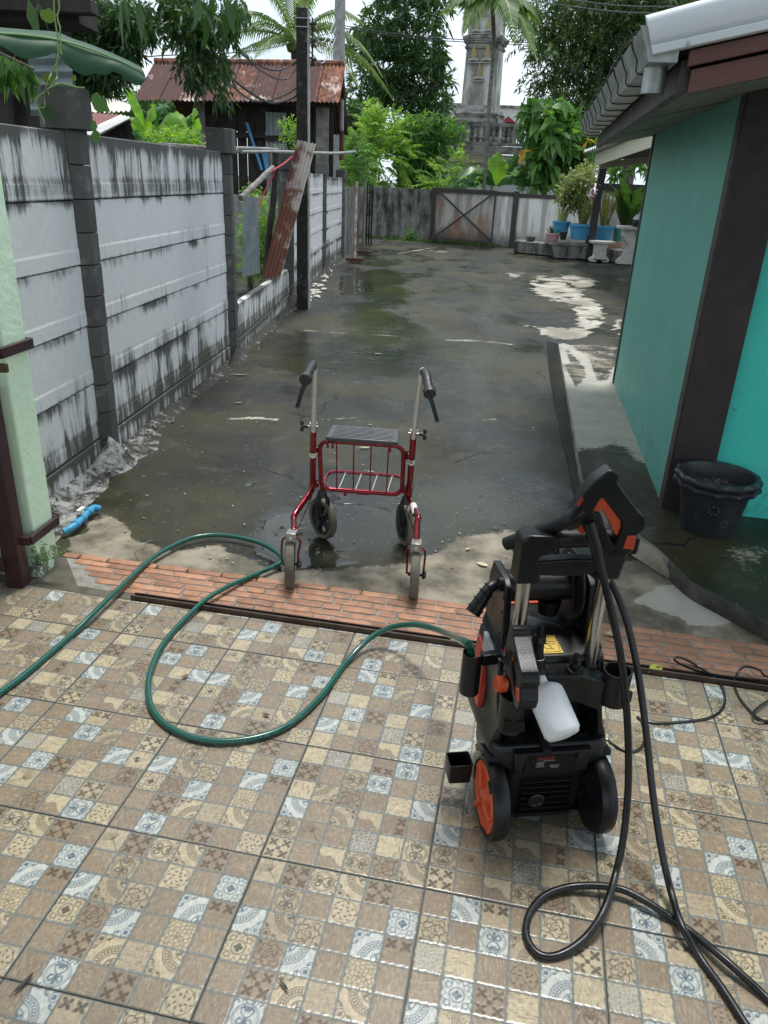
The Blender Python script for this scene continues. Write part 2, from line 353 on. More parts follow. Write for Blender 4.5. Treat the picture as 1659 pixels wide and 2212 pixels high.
def place_tile(i, j):
    li = {(-1, -1): 0, (0, -1): 0, (0, 0): 1, (-1, 0): 0, (-2, 0): 2, (-2, -1): 0, (1, -1): 2, (1, 0): 1}.get((i, j), rnd.choice([0, 0, 1, 1, 2])); cut = j == 2
    key = (li, cut)
    if key not in tmesh:
        V, Q, c = tile_mesh(li, (0, int(NC * 6 * (EDGE - .8 - .004) / TS)) if cut else None)
        o = npmesh('tile', V, Q, m_tile, attrs={'print': ('POINT', 'FLOAT_COLOR', c)}, smooth=True, local=True, parent=patio); tmesh[key] = o
    else:
        o = tmesh[key].copy(); COL.objects.link(o)
    p = TP((i + .5) * .4, (j + .5) * .4); o.location = (p.x + rnd.uniform(-.0006, .0006), p.y, rnd.uniform(-.0006, .0006))
    o.rotation_euler = (rnd.uniform(-.0018, .0018), rnd.uniform(-.0018, .0018), -TA + rnd.uniform(-.002, .002))
for i in range(-6, 6):
    for j in range(-3, 3):
        p = [TP((i + a) * .4, (j + b) * .4) for a in (0, 1) for b in (0, 1)]
        sx = [(IW / 2 + F_ * (q - CAM).dot(CR) / (q - CAM).dot(CF), IH / 2 - F_ * (q - CAM).dot(CU) / (q - CAM).dot(CF)) for q in p if (q - CAM).dot(CF) > .15]
        if not sx or max(x for x, y in sx) < -420 or min(x for x, y in sx) > IW + 700 or min(y for x, y in sx) > IH + 150: continue
        place_tile(i, j)
# ------------------------------------------------------------------ ground outside, in bands that carry stain masks
def to_px(V):
    q = V - np.array(CAM); z = q @ np.array(CF); return IW / 2 + F_ * (q @ np.array(CR)) / z, IH / 2 - F_ * (q @ np.array(CU)) / z
def polysd(px, py, poly):
    """signed distance in pixels, vertically stretched so that far patches keep their outline; inside is positive"""
    P = np.array(poly, float); d = np.full(px.shape, 1e9); ins = np.zeros(px.shape, bool)
    for (x0, y0), (x1, y1) in zip(P, np.roll(P, -1, 0)):
        ex, ey = x1 - x0, y1 - y0; t = np.clip(((px - x0) * ex + (py - y0) * ey) / (ex * ex + ey * ey + 1e-9), 0, 1)
        d = np.minimum(d, np.hypot(px - x0 - t * ex, py - y0 - t * ey)); c = ((y0 > py) != (y1 > py)) & (px < (x1 - x0) * (py - y0) / (y1 - y0 + 1e-12) + x0); ins ^= c
    return np.where(ins, d, -d)
def linesd(px, py, L):
    d = np.full(px.shape, 1e9)
    for (x0, y0), (x1, y1) in zip(L[:-1], L[1:]):
        ex, ey = x1 - x0, y1 - y0; t = np.clip(((px - x0) * ex + (py - y0) * ey) / (ex * ex + ey * ey), 0, 1); d = np.minimum(d, np.hypot(px - x0 - t * ex, py - y0 - t * ey))
    return d
def vnoise(x, y, seed=0):
    r = np.random.default_rng(seed); T = r.random((256, 256)); out = np.zeros_like(x); amp = .5
    for o in range(5):
        xi = np.floor(x).astype(int); yi = np.floor(y).astype(int); fx = x - xi; fy = y - yi; fx = fx * fx * (3 - 2 * fx); fy = fy * fy * (3 - 2 * fy)
        g = lambda a, b: T[(xi + a) % 256, (yi + b) % 256]
        out += amp * ((g(0, 0) * (1 - fx) + g(1, 0) * fx) * (1 - fy) + (g(0, 1) * (1 - fx) + g(1, 1) * fx) * fy); amp *= .5; x = x * 2.03 + 17; y = y * 2.03 + 5
    return out
CREAMP = [[(1145, 600), (1175, 593), (1235, 592), (1275, 600), (1292, 612), (1265, 625), (1255, 640), (1290, 655), (1312, 680), (1300, 702), (1260, 722), (1215, 741), (1190, 737), (1150, 722), (1138, 703), (1180, 697), (1225, 702), (1248, 690), (1246, 675), (1230, 662), (1195, 650), (1165, 640), (1152, 620)],
          [(1068, 590), (1132, 586), (1128, 598), (1100, 604)], [(1325, 690), (1340, 690), (1340, 740), (1320, 720)], [(905, 538), (960, 540), (985, 546), (930, 548)]]
SAND = [(1385, 1278), (1440, 1258), (1500, 1298), (1550, 1338), (1500, 1352), (1440, 1345), (1395, 1322), (1362, 1300)]
TANP = [(60, 1260), (125, 1190), (185, 1120), (240, 1105), (270, 1130), (290, 1165), (340, 1192), (430, 1190), (520, 1222), (600, 1240), (733, 1226), (860, 1222), (940, 1200), (1010, 1165), (1060, 1150), (1110, 1185), (1250, 1215), (1400, 1205), (1470, 1270), (1659, 1385), (1659, 1460), (60, 1300)]
WETP = [[(535, 1160), (560, 1110), (620, 1092), (665, 1100), (680, 1160), (730, 1185), (740, 1215), (600, 1238), (520, 1218)], [(525, 1038), (550, 1040), (548, 1052), (522, 1050)], [(722, 612), (740, 600), (790, 598), (806, 612), (800, 634), (745, 640)]]
SHEEN = [[(690, 1095), (860, 1075), (1000, 1066), (1130, 1050), (1215, 1075), (1180, 1100), (960, 1130), (880, 1180), (720, 1170)], [(600, 760), (760, 738), (900, 745), (1050, 770), (1040, 800), (900, 812), (760, 800), (640, 810)], [(770, 590), (840, 588), (880, 620), (820, 680), (760, 680)]]
def sheet(name, s0, s1, ny, nx, y0, y1, z, mat_, keep=None, edge=None):
    s = np.linspace(s0, s1, nx + 1); Y = y0 * (y1 / y0) ** (np.arange(ny + 1) / ny); SX, YY = np.meshgrid(s, Y); X = SX * (YY + .6); 
    n1 = vnoise(X * 1.1, YY * 1.1, 1); n2 = vnoise(X * 5, YY * 5, 2)
    Z = z + .010 * (n1 - .5) + .003 * (n2 - .5)
    V = np.stack([X, YY, Z], -1).reshape(-1, 3); px, py = to_px(np.stack([X, YY, np.full_like(X, z)], -1).reshape(-1, 3))
    jx = (vnoise(V[:, 0] * 3, V[:, 1] * 3, 3) - .5); jy = (vnoise(V[:, 0] * 3 + 40, V[:, 1] * 3, 4) - .5); sc_ = 260 / (V[:, 1] + .6); j2 = vnoise(V[:, 0] * 1.3, V[:, 1] * 7, 9) - .5; qx = px + jx * sc_ * 1.2 + j2 * sc_ * 2.2; qy = py + jy * sc_ * .5
    sm = lambda d, w_: np.clip(.5 + d / w_, 0, 1)
    cream = np.zeros(len(V))
    for P in CREAMP: cream = np.maximum(cream, sm(polysd(qx, qy, P) - 3, 18) * (1 - .62 * np.clip((n2.ravel() - .50) * 9, 0, 1)))
    sand = np.maximum(sm(polysd(qx, qy, SAND), 14), 0)
    for L, w_ in (([(655, 714), (700, 717), (800, 722), (905, 729)], 1.6), ([(960, 732), (1045, 736), (1110, 744)], 2.6), ([(480, 906), (560, 903), (600, 907)], 3.0), ([(690, 906), (770, 902)], 2), ([(1020, 908), (1075, 905)], 2), ([(860, 548), (945, 533)], 2), ([(830, 560), (900, 640), (990, 690)], 1.2), ([(690, 640), (760, 680)], 1.5)):
        cream = np.maximum(cream, sm(w_ * (.35 + 1.3 * n2.ravel()) - linesd(px, py + jx * sc_ * .08, L), 5) * .62)
    tan_ = sm(polysd(qx, qy, TANP), 26); wet = np.zeros(len(V))
    for P in WETP: wet = np.maximum(wet, sm(polysd(qx, qy, P), 16))
    wet *= np.clip(1.25 - .5 * np.clip((n2.ravel() - .5) * 9, 0, 1), 0, 1)
    sh = np.zeros(len(V))
    for P in SHEEN: sh = np.maximum(sh, sm(polysd(qx, qy, P), 90))
    V[:, 2] -= .006 * wet
    w1 = nx + 1; a = (np.arange(ny)[:, None] * w1 + np.arange(nx)[None, :]).ravel(); Q = np.stack([a, a + 1, a + 1 + w1, a + w1], -1)
    return npmesh(name, V, Q, mat_, attrs={k: ('POINT', 'FLOAT', v_) for k, v_ in dict(cream=cream, sand=sand, tan=tan_, wet=wet, sheen=sh).items()}, smooth=True)
def lane_mat(name, dark=1.0):
    t = NT(name); v = t.pos(); big = t.noise(v, .8, 5, .6); mid = t.noise(v, 4.5, 6, .65); fine = t.noise(v, 45, 4, .7); st = t.noise(t.scale(v, (1.2, .35, 1)), 2.4, 5, .6, .6)
    c = t.mix(t.ramp(big, .38, .62), (.010 * dark, .0105 * dark, .008 * dark), (.034 * dark, .032 * dark, .010 * dark))
    c = t.mix(t.ramp(st, .48, .68, 0, .8), c, (.032 * dark, .032 * dark, .025 * dark))
    c = t.mix(t.ramp(mid, .56, .74, 0, .6), c, (.080, .078, .058)); c = t.mix(t.ramp(fine, .60, .74, 0, .75), c, (.016, .016, .014))
    chip = t.n('TexVoronoi', {'Vector': v, 'Scale': 34}); c = t.mix(t.m2('MULTIPLY', t.ramp(chip, .15, .09), t.ramp(t.noise(v, 6, 3), .45, .6)), c, (.22, .22, .18))
    crk = t.n('TexVoronoi', {'Vector': t.n('VectorMath', {0: v, 1: t.n('VectorMath', {0: t.n('TexNoise', {'Vector': v, 'Scale': 3.5}, out=1), 1: (.35, .35, 0)}, operation='MULTIPLY')}, operation='ADD'), 'Scale': .8}, feature='DISTANCE_TO_EDGE')
    crm = t.m2('MULTIPLY', t.ramp(crk, .007, .002), t.ramp(t.noise(v, 1.3, 2), .5, .58)); c = t.mix(crm, c, (.008, .008, .007))
    hst = t.noise(t.scale(v, (2.0, 12, 1)), 1, 5, .65); jit = t.m2('MULTIPLY_ADD', fine, .65, t.m2('MULTIPLY_ADD', hst, .35, t.m2('MULTIPLY', mid, .6))); edge = lambda a: t.ramp(t.m2('ADD', t.attr(a), t.m2('MULTIPLY_ADD', jit, 1.1, -.88)), .40, .60)
    tn = edge('tan'); c = t.mix(t.m2('MULTIPLY', tn, .9), c, t.mix(t.ramp(mid, .35, .68), (.095, .080, .055), (.34, .295, .22)))
    sa = edge('sand'); c = t.mix(t.m2('MULTIPLY', sa, .92), c, t.mix(mid, (.25, .235, .19), (.50, .475, .41)))
    ce = edge('cream'); c = t.mix(t.m2('MULTIPLY', ce, .95), c, t.mix(t.ramp(t.noise(v, 1.7, 6, .7), .38, .62), (.22, .20, .155), (.46, .43, .36)))
    wet = t.ramp(t.m2('ADD', t.attr('wet'), t.m2('MULTIPLY_ADD', jit, .35, -.28)), .42, .58)
    c = t.mix(t.m2('MULTIPLY', wet, .6), c, (.028, .028, .022))
    dry = t.m2('MAXIMUM', t.m2('MAXIMUM', ce, sa), t.m2('MULTIPLY', tn, .75))
    r = t.ramp(t.m2('SUBTRACT', t.noise(t.scale(v, (1, .55, 1)), 1.15, 6, .62), t.m2('MULTIPLY', t.attr('sheen'), .26)), .36, .60, .17, .72); r = t.m2('MAXIMUM', r, t.m2('MULTIPLY', dry, .8)); r = t.m2('MULTIPLY', r, t.m2('MULTIPLY_ADD', wet, -.86, 1))
    bs = t.m2('MULTIPLY_ADD', wet, -.93, 1.0)
    h = t.m2('ADD', t.m2('MULTIPLY', fine, .6), t.m2('ADD', t.m2('MULTIPLY', mid, 1.2), t.m2('MULTIPLY', crm, -2)))
    b = t.n('Bump', {'Height': h, 'Strength': t.m2('MULTIPLY', bs, .55), 'Distance': .006})
    return t.fin(c, r, 0, b, .42)
m_lane = lane_mat('wet_mossy_concrete')
LZ = -.018
lane = sheet('lane', -.78, .74, 420, 330, 2.22, 27, LZ, m_lane); tag(lane, kind='structure')
m_far = simple('earth', (.07, .065, .045), .9, c2=(.05, .07, .03), sc=.4, world=True)
gr = MB(); gr.box((0, 150, -.25), (700, 700, .1)); tag(gr.build('ground', m_far, smooth=False), kind='structure')
# ------------------------------------------------------------------ brick strip between rail and lane, steel gate rail
m_brick = simple('red_brick', (.40, .195, .11), .6, c2=(.27, .15, .10), sc=26, b=.5, bs=90, rv=.5, lo=.4, hi=.7, world=True)
m_mort = simple('brick_mortar', (.17, .155, .13), .85, c2=(.30, .285, .25), sc=18, b=.5, bs=110, world=True)
BS0, BS1 = 1.055, 1.322
mb = MB(); q = [TP(-1.10, BS0 - .02, -.0046), TP(2.4, BS0 - .02, -.0046), TP(2.4, BS1 + .012, -.0046), TP(-1.37, BS1 - .06, -.0046)]; mb.hexa([p - Vector((0, 0, .06)) for p in q] + q)
strip = mb.build('brick_strip', m_mort, smooth=False); tag(strip, kind='structure')
NB = 6; bw = (BS1 - BS0) / NB; nbk = 0; bmeshes = []
for k in range(5):
    L = [.128, .135, .12, .068, .14][k]; mb = MB(); nx_ = 7; top = []
    def pe(x, y): return (x * L / 2 + rnd.uniform(-.0025, .0025), y * (bw - .0085) / 2 + rnd.uniform(-.002, .002))
    out = [pe(-1 + 2 * i / 5, -1) for i in range(6)] + [pe(1, 0)] + [pe(1 - 2 * i / 5, 1) for i in range(6)] + [pe(-1, 0)]
    n = len(out); vs = [(x, y, -.012) for x, y in out] + [(x, y, -.0012) for x, y in out] + [(x * .965, y * .86, .0012 + rnd.uniform(-.0006, .0006)) for x, y in out]
    fs = [(i, (i + 1) % n, n + (i + 1) % n, n + i) for i in range(n)] + [(n + i, n + (i + 1) % n, 2 * n + (i + 1) % n, 2 * n + i) for i in range(n)] + [tuple(range(2 * n, 3 * n))]
    mb.add(vs, fs); o = mb.build('brick', m_brick, parent=strip, local=True, ang=60); bmeshes.append((o, L))
first = {i: True for i in range(5)}
for k in range(NB):
    x = -1.04 - .06 * k + rnd.uniform(0, .05)
    while x < 2.2:
        i = rnd.choice([0, 0, 1, 2, 4, 4, 1, 3]); L = bmeshes[i][1]; x += L / 2 + .005
        if first[i]: o = bmeshes[i][0]; first[i] = False
        else: o = bmeshes[i][0].copy(); COL.objects.link(o)
        p = TP(x, BS0 + bw * (k + .5) - .012 * max(0, -x) * (k / NB), -.0015 + rnd.uniform(-.0012, .001)); o.location = p; o.rotation_euler = (0, 0, -TA + rnd.uniform(-.012, .012) + (math.pi if rnd.random() < .5 else 0)); x += L / 2 + .004
m_rail = simple('rusted_rail_steel', (.060, .042, .035), .55, metal=.4, c2=(.10, .07, .05), sc=14, b=.4, bs=120)
m_mud = simple('muddy_cement', (.055, .052, .030), .7, c2=(.11, .10, .075), sc=9, b=.6, bs=70)
mb = MB(); r0, r1 = -.88, 2.5
for dy, z, w_, h in ((EDGE + .006, .004, .008, .026), (EDGE + .022, -.004, .026, .006), (EDGE + .038, .001, .006, .018)): mb.bar(TP(r0, dy, z), TP(r1, dy, z), w_, h)
tag(mb.build('gate_rail', m_rail, bevel=.001), 'rusty sliding gate rail set along the edge of the patterned tiles', 'gate rail')
mb = MB(); q = [TP(-2.0, EDGE - .0, -.002), TP(-.86, EDGE + .002, -.004), TP(-.86, BS0 + .0, -.005), TP(-1.13, BS0 + .01, -.005), TP(-1.3, BS1 - .06, -.005), TP(-2.0, BS1, -.004)]
mb.prism([[(p.x, p.y) for p in q]], lambda p: Vector((p[0], p[1], -.004)), lambda p: Vector((p[0], p[1], -.05)))
tag(mb.build('threshold', m_mud, smooth=False), kind='structure')
# ------------------------------------------------------------------ raised apron along the house, wet gutter beside it
AZ = .06
m_apron = lane_mat('apron_concrete', .9); m_kerb = simple('kerb_concrete', (.20, .19, .16), .8, c2=(.09, .085, .07), sc=7, b=.4, bs=40, world=True); m_face = simple('black_mould_edge', (.018, .017, .014), .7, c2=(.06, .055, .042), sc=9, b=.5, bs=50, world=True)
EDGEPX = [(1206, 740), (1228, 862), (1263, 1049), (1310, 1105), (1385, 1159), (1420, 1185), (1488, 1250), (1556, 1288), (1659, 1342), (1760, 1392), (2000, 1500)]
E3 = [G(x, y, AZ - .05 * math.exp(-i * 1.0) if i < 3 else AZ) for i, (x, y) in enumerate(EDGEPX)]
def apron_sheet():
    E = cat(E3, 10); nx = 90; V = []
    for p in reversed(E):
        q = p + TR * 2.6
        for k in range(nx + 1):
            a = (k / nx) ** 1.5; v_ = p.lerp(q, a); v_.z = p.z + .004 * (noise.noise(v_ * 4)) if k else p.z; V.append(v_)
    ny = len(E) - 1; V = np.array(V); px, py = to_px(V); w1 = nx + 1
    # vertical face down to the lane, leaning out at the near end where a cement fillet joins it
    base = []
    for i, p in enumerate(reversed(E)): base.append(Vector((p.x, p.y, LZ - .03)))
    b = len(V); V = np.concatenate([V, np.array(base)]); a = (np.arange(ny)[:, None] * w1 + np.arange(nx)[None, :]).ravel(); Q = np.stack([a, a + 1, a + 1 + w1, a + w1], -1)
    i = np.arange(ny); Q = np.concatenate([Q, np.stack([b + i, i * w1, (i + 1) * w1, b + i + 1], -1)]); px, py = to_px(V)
    jx = 30 * (vnoise(V[:, 0] * 4, V[:, 1] * 4, 3) - .5); sm = lambda d, w_: np.clip(.5 + d / w_, 0, 1)
    pale = sm(polysd(px + jx, py + jx, [(1190, 745), (1330, 690), (1345, 800), (1440, 1010), (1395, 1005), (1330, 965), (1245, 985), (1215, 880)]), 40)
    dk = sm(polysd(px + jx, py + jx, [(1230, 760), (1262, 800), (1240, 830), (1225, 800)]), 15); dk = np.maximum(dk, sm(polysd(px + jx, py + jx, [(1228, 740), (1270, 735), (1335, 745), (1320, 800), (1290, 815), (1270, 770)]), 20))
    tn = sm(polysd(px + jx * 1.5, py + jx, [(1560, 1165), (1659, 1160), (1659, 1240), (1600, 1230), (1560, 1200)]), 90) * .55
    z0 = np.zeros(len(V))
    return npmesh('house_apron', V, Q, [m_apron, m_face, m_kerb], mi=[0] * (ny * nx) + [1 if i_ < .46 * ny else 2 for i_ in range(ny)], attrs={k: ('POINT', 'FLOAT', v_) for k, v_ in dict(cream=z0, sand=pale * (1 - dk) * .80, tan=tn + .5 * pale, wet=z0, sheen=z0).items()}, smooth=False)
tag(apron_sheet(), kind='structure')
# cement fillet against the near apron face
mb = MB(); A = [G(x, y, z) for x, y, z in ((1345, 1130, .055), (1385, 1160, .058), (1423, 1187, .058), (1468, 1226, .056), (1493, 1247, .048), (1518, 1268, .032), (1545, 1296, .008), (1575, 1332, -.016))]; B = [G(x, y, LZ + .003) for x, y in ((1280, 1140), (1318, 1166), (1350, 1190), (1390, 1216), (1430, 1242), (1475, 1266), (1522, 1298), (1575, 1334))]
A = cat(A, 5); B = cat(B, 5); n = len(A); mb.add([p + Vector((.01, .01, 0)) for p in A] + B + [p + Vector((.03, .03, -.1)) for p in A], [(i, i + 1, n + i + 1, n + i) for i in range(n - 1)] + [(2 * n + i, 2 * n + i + 1, i + 1, i) for i in range(n - 1)])
m_fil = simple('cement_fillet', (.24, .22, .165), .8, c2=(.12, .105, .07), sc=8, b=.6, bs=60, world=True)
tag(mb.build('apron_fillet', m_fil, ang=60), kind='structure')
# gutter strip
t = NT('wet_pebbly_gutter'); v = t.pos(); vo = t.n('TexNoise', {'Vector': v, 'Scale': 42, 'Detail': 3, 'Roughness': .6}); mos = t.noise(v, 4, 4)
m_gut = t.fin(t.mix(t.ramp(mos, .4, .65), (.022, .023, .02), (.045, .045, .022)), .12, 0, t.bump(vo, 1, .09), .5)
mb = MB(); L = [G(x, y, LZ) for x, y in ((1181, 738), (1186, 800), (1208, 920), (1238, 1060), (1250, 1120))]; Rr = [G(x, y, LZ) for x, y in ((1206, 745), (1226, 870), (1244, 960), (1264, 1052), (1300, 1115))]
L = cat(L, 8); Rr = cat(Rr, 8); n = len(L); Z = Vector((0, 0, .0115))
mb.add([p + Z for p in L] + [p + Z for p in Rr], [(i, i + 1, n + i + 1, n + i) for i in range(n - 1)])
tag(mb.build('gutter', m_gut), kind='structure')
# ------------------------------------------------------------------ left boundary wall: octagonal block pillars and precast panels
PB = [Vector((-1.83, .9, 0)), Vector((-1.615, 4.06, 0)), Vector((-1.43, 6.65, 0)), Vector((-1.355, 9.95, 0)), Vector((-1.285, 13.72, 0)), Vector((-1.145, 16.40, 0))]
t = NT('stained_precast_panel'); v = t.pos(); h = t.attr('h'); z = t.sep(v, 2)
stk = t.m2('ADD', t.m2('MULTIPLY', t.noise(t.scale(v, (24, 24, 1.6)), 1, 8, .72, .9), .5), t.m2('MULTIPLY', t.noise(t.scale(v, (6, 6, .9)), 1, 6, .65, .8), .5)); fin = t.noise(v, 28, 5, .7); blot = t.noise(v, 2.2, 5, .6)
zz = t.n('ValToRGB', {0: t.m2('DIVIDE', z, 1.8)}); rp = zz.node.color_ramp; rp.interpolation = 'LINEAR'
for i, (p, c) in enumerate(((0, .62), (.10, .46), (.24, .20), (.3, .02), (.60, .0), (.735, .02), (.765, .36), (.85, .36), (.93, .66))):
    e = rp.elements[i] if i < 2 else rp.elements.new(p); e.position = p; e.color = (c, c, c, 1)
top = t.ramp(h, .62, 1.0); lip = t.ramp(h, .27, .24); jl = t.ramp(h, .06, .0); near = t.m2('MULTIPLY', t.ramp(h, .40, .262), t.ramp(h, .24, .262))
mk = t.m2('ADD', t.m2('MULTIPLY', t.ramp(stk, .42, .64), t.m2('MULTIPLY_ADD', zz, 1.3, .62)), t.m2('MULTIPLY', zz, 1.35)); mk = t.m2('ADD', mk, t.m2('MULTIPLY', t.m2('POWER', top, 1.5), t.ramp(t.noise(t.scale(v, (2.5, 2.5, 1)), 1, 4), .34, .66, .2, 1.0))); mk = t.m2('ADD', mk, t.m2('MULTIPLY', lip, .30))
mk = t.m2('ADD', mk, t.m2('ADD', t.m2('MULTIPLY', jl, .55), t.m2('MULTIPLY', near, .36))); mk = t.m2('ADD', mk, t.m2('MULTIPLY_ADD', blot, 1.3, -.60)); mk = t.m2('ADD', mk, t.m2('MULTIPLY_ADD', fin, .5, -.25))
mk = t.ramp(mk, .62, 1.42)
white = t.mix(fin, (.56, .56, .555), (.77, .77, .765)); dark = t.mix(t.ramp(z, .5, .15), (.035, .034, .031), (.050, .046, .030)); dark = t.mix(t.ramp(z, 1.30, 1.38), dark, (.048, .048, .047))
m_panel = t.fin(t.mix(t.m2('MULTIPLY', mk, .93), white, dark), .8, 0, t.bump(t.m2('ADD', fin, t.m2('MULTIPLY', t.noise(t.scale(v, (4, 4, 40)), 1, 3), .5)), .35, .004), .3)
m_blk = simple('grey_pillar_block', (.085, .083, .079), .85, c2=(.24, .24, .235), sc=6, b=.6, bs=90, lo=.56, hi=.76, rv=.35, world=True)
t = NT('rough_cement'); v = t.pos(); nn = t.noise(v, 11, 8, .7)
m_rough = t.fin(t.mix(t.ramp(t.m2('ADD', nn, t.ramp(t.sep(v, 1), 5.5, 3.5, -.10, .04)), .44, .64), (.050, .048, .042), (.36, .36, .345)), .9, 0, t.bump(t.noise(v, 26, 7, .75), .8, .014), .2)
wall = thing('boundary_wall', 'tall grey and white concrete panel wall with stained panels between block pillars', 'wall', PB[1])
PW = .155
def octo(w_, d_, ch=.045): a, b = w_ / 2, d_ / 2; return [(-a + ch, -b), (a - ch, -b), (a, -b + ch), (a, b - ch), (a - ch, b), (-a + ch, b), (-a, b - ch), (-a, -b + ch)]
for i, p in enumerate(PB):
    if i == 0: continue
    d = (PB[min(i + 1, 5)] - PB[i - 1]).normalized(); nrm = Vector((d.y, -d.x, 0)); nb = 11; zt = [0, 1.66, 1.64, 1.56, 1.53, 1.46][i]; nb = 11
    zb = np.linspace(-.05, zt, nb + 1)
    pil = None; mbp = MB(); mbp.box((p.x, p.y, zt / 2 - .03), (.06, .06, zt)); pil = mbp.build('pillar', m_blk, parent=wall, smooth=False)
    for k in range(nb):
        mb = MB(); z0, z1 = zb[k] + .002, zb[k + 1] - .002; jx = rnd.uniform(-.004, .004); oc = octo(PW, PW + .02)
        fn = lambda q, zq, jx=jx: p + d * (q[1] + jx) + nrm * q[0] + Vector((0, 0, zq))
        mb.prism([oc], lambda q: fn(q, z0), lambda q: fn(q, z1)); mb.build('block', m_blk, parent=pil, bevel=.004, smooth=False)
    mb = MB(); a_, b_ = .115, .115
    oc = octo(.215, .215, .05); fn = lambda q, zq: p + d * q[1] + nrm * q[0] + Vector((0, 0, zq)); mb.prism([oc], lambda q: fn(q, zt - .001), lambda q: fn((q[0] * .97, q[1] * .97), zt + .175))
    o = mb.build('cap', m_blk, parent=pil, bevel=.005, smooth=False)
def panel(a, b, z0, z1, side=.028, nx=24):
    d = (b - a).normalized(); nrm = Vector((d.y, -d.x, 0)); L = (b - a).length; mb = MB(); prof = [(-.03, z0), (side - .012, z0), (side, z0 + .006), (side, z0 + (z1 - z0) * .235), (side - .0028, z0 + (z1 - z0) * .275), (side - .0028, z1 - .006), (side - .012, z1), (-.03, z1)]
    n = len(prof); vs = []
    for e in (a, b):
        for q, zq in prof: vs.append(e + nrm * q + Vector((0, 0, zq)))
    fs = [(i, (i + 1) % n, n + (i + 1) % n, n + i) for i in range(n)] + [tuple(range(n)), tuple(range(2 * n - 1, n - 1, -1))]
    o = mb.add(vs, fs).build('panel', m_panel, parent=wall, smooth=False); at = o.data.attributes.new('h', 'FLOAT', 'POINT')
    at.data.foreach_set('value', [(zq - z0) / (z1 - z0) for e in (0, 1) for q, zq in prof]); return o
for i in range(5):
    d = (PB[i + 1] - PB[i]).normalized(); a = PB[i] + d * (PW / 2 - .012); b = PB[i + 1] - d * (PW / 2 - .012); zt = [1.66, 1.65, .46, 1.53, 1.50][i]
    sc_ = [1, 1, 1, .93, .91][i]
    zs_ = [.12 * sc_ + .306 * sc_ * k for k in range(6)]
    for k in range(5):
        if i == 2 and k > 0: break
        panel(a, b, zs_[k] + .0015, zs_[k + 1] - .0015)
    panel(a, b, -.1, zs_[0] - .0015, .036)
# cement footing spilled along the wall and heaps at the pillar feet
def heap(name, c, rx, ry, hz, seed, mat_, parent=None, n=26, pw=1.4):
    V = []; F = []
    for i in range(n + 1):
        for j in range(n + 1):
            x, y = -1 + 2 * i / n, -1 + 2 * j / n; q = max(0, 1 - math.hypot(x, y)) ** pw; q *= .75 + .35 * noise.noise((x * 1.6 + seed, y * 1.6, 1)); q += .05 * noise.noise((x * 6 + seed, y * 6, 4)) * min(1, q * 6)
            V.append((c[0] + x * rx, c[1] + y * ry, c[2] + max(0, q) * hz - .012))
    for i in range(n):
        for j in range(n): k = i * (n + 1) + j; F.append((k, k + n + 1, k + n + 2, k + 1))
    return MB().add(V, F).build(name, mat_, parent=parent, ang=180)
heap('cement_mound', (-1.53, 3.93, LZ), .15, .22, .24, 3, m_rough, wall); heap('cement_mound', (-1.34, 6.55, LZ), .12, .3, .18, 9, m_rough, wall); heap('cement_mound', (-1.27, 9.86, LZ), .14, .4, .26, 12, m_rough, wall); heap('cement_mound', (-1.22, 13.65, LZ), .14, .5, .2, 14, m_rough, wall)
mb = MB()
for k in range(170):
    y = 2.75 + 1.9 * rnd.random() ** 1.2 if k < 130 else rnd.uniform(4.6, 10); x = np.interp(y, [q.y for q in PB], [q.x for q in PB]) + .05 + abs(rnd.gauss(0, .10)); s_ = rnd.uniform(.003, .011); M_ = Matrix.Translation((x, y, LZ + .03 * max(0, 1 - (x + 1.55) / .25) + .004)) @ Matrix.Rotation(rnd.random() * 6, 4, (rnd.random(), rnd.random(), 1)); mb.box((0, 0, 0), (s_ * 2, s_ * rnd.uniform(1, 1.8), s_ * rnd.uniform(.8, 1.4)), M_, taper=rnd.uniform(.5, .9))
tag(mb.build('rubble', simple('cement_crumb', (.26, .255, .24), .9, c2=(.12, .118, .105), sc=30, b=.6, bs=90, world=True), smooth=False), 'crumbs of broken cement along the foot of the panel wall', 'rubble', kind='stuff')
V = []; F = []; ns, nk = 150, 8
for i in range(ns + 1):
    y = 2.62 + (16.2 - 2.62) * (i / ns) ** 1.5; wx = np.interp(y, [q.y for q in PB], [q.x for q in PB]); wd = np.interp(y, [2.6, 4, 5, 9.9, 16], [.27, .24, .13, .13, .2]) * (1 + .5 * noise.noise((0, y * 2.5, 3)))
    for k in range(nk + 1):
        a = k / nk; V.append((wx + .02 + a * wd, y, LZ - .006 + (.040 * (1 - a) ** 1.3) * (1 + .8 * noise.noise((a * 4, y * 2.5, 7))) + .003 * noise.noise((a * 9, y * 9, 2))))
for i in range(ns):
    for k in range(nk): q = i * (nk + 1) + k; F.append((q, q + 1, q + nk + 2, q + nk + 1))
MB().add(V, F).build('footing', m_rough, parent=wall, ang=180)
# far end of the wall: dark plastered slab and lapped boards
t = NT('mouldy_render'); v = t.pos(); a = t.noise(t.scale(v, (5, 5, .9)), 1, 6, .65); b_ = t.noise(v, 3, 6, .65)
m_mould = t.fin(t.mix(t.ramp(t.m2('ADD', a, t.m2('MULTIPLY', b_, .6)), .62, .98), (.035, .034, .030), (.26, .255, .235)), .85, 0, t.bump(b_, .4, .02), .3)
mb = MB(); a = PB[5] + Vector((.02, .1, 0)); b = Vector((-.93, 19.6, 0)); mb.bar(a + Vector((-.03, 0, .6)), b + Vector((-.03, 0, .58)), .08, 1.45, up=(0, 0, 1)); mb.build('end_slab', m_mould, parent=wall, smooth=False)
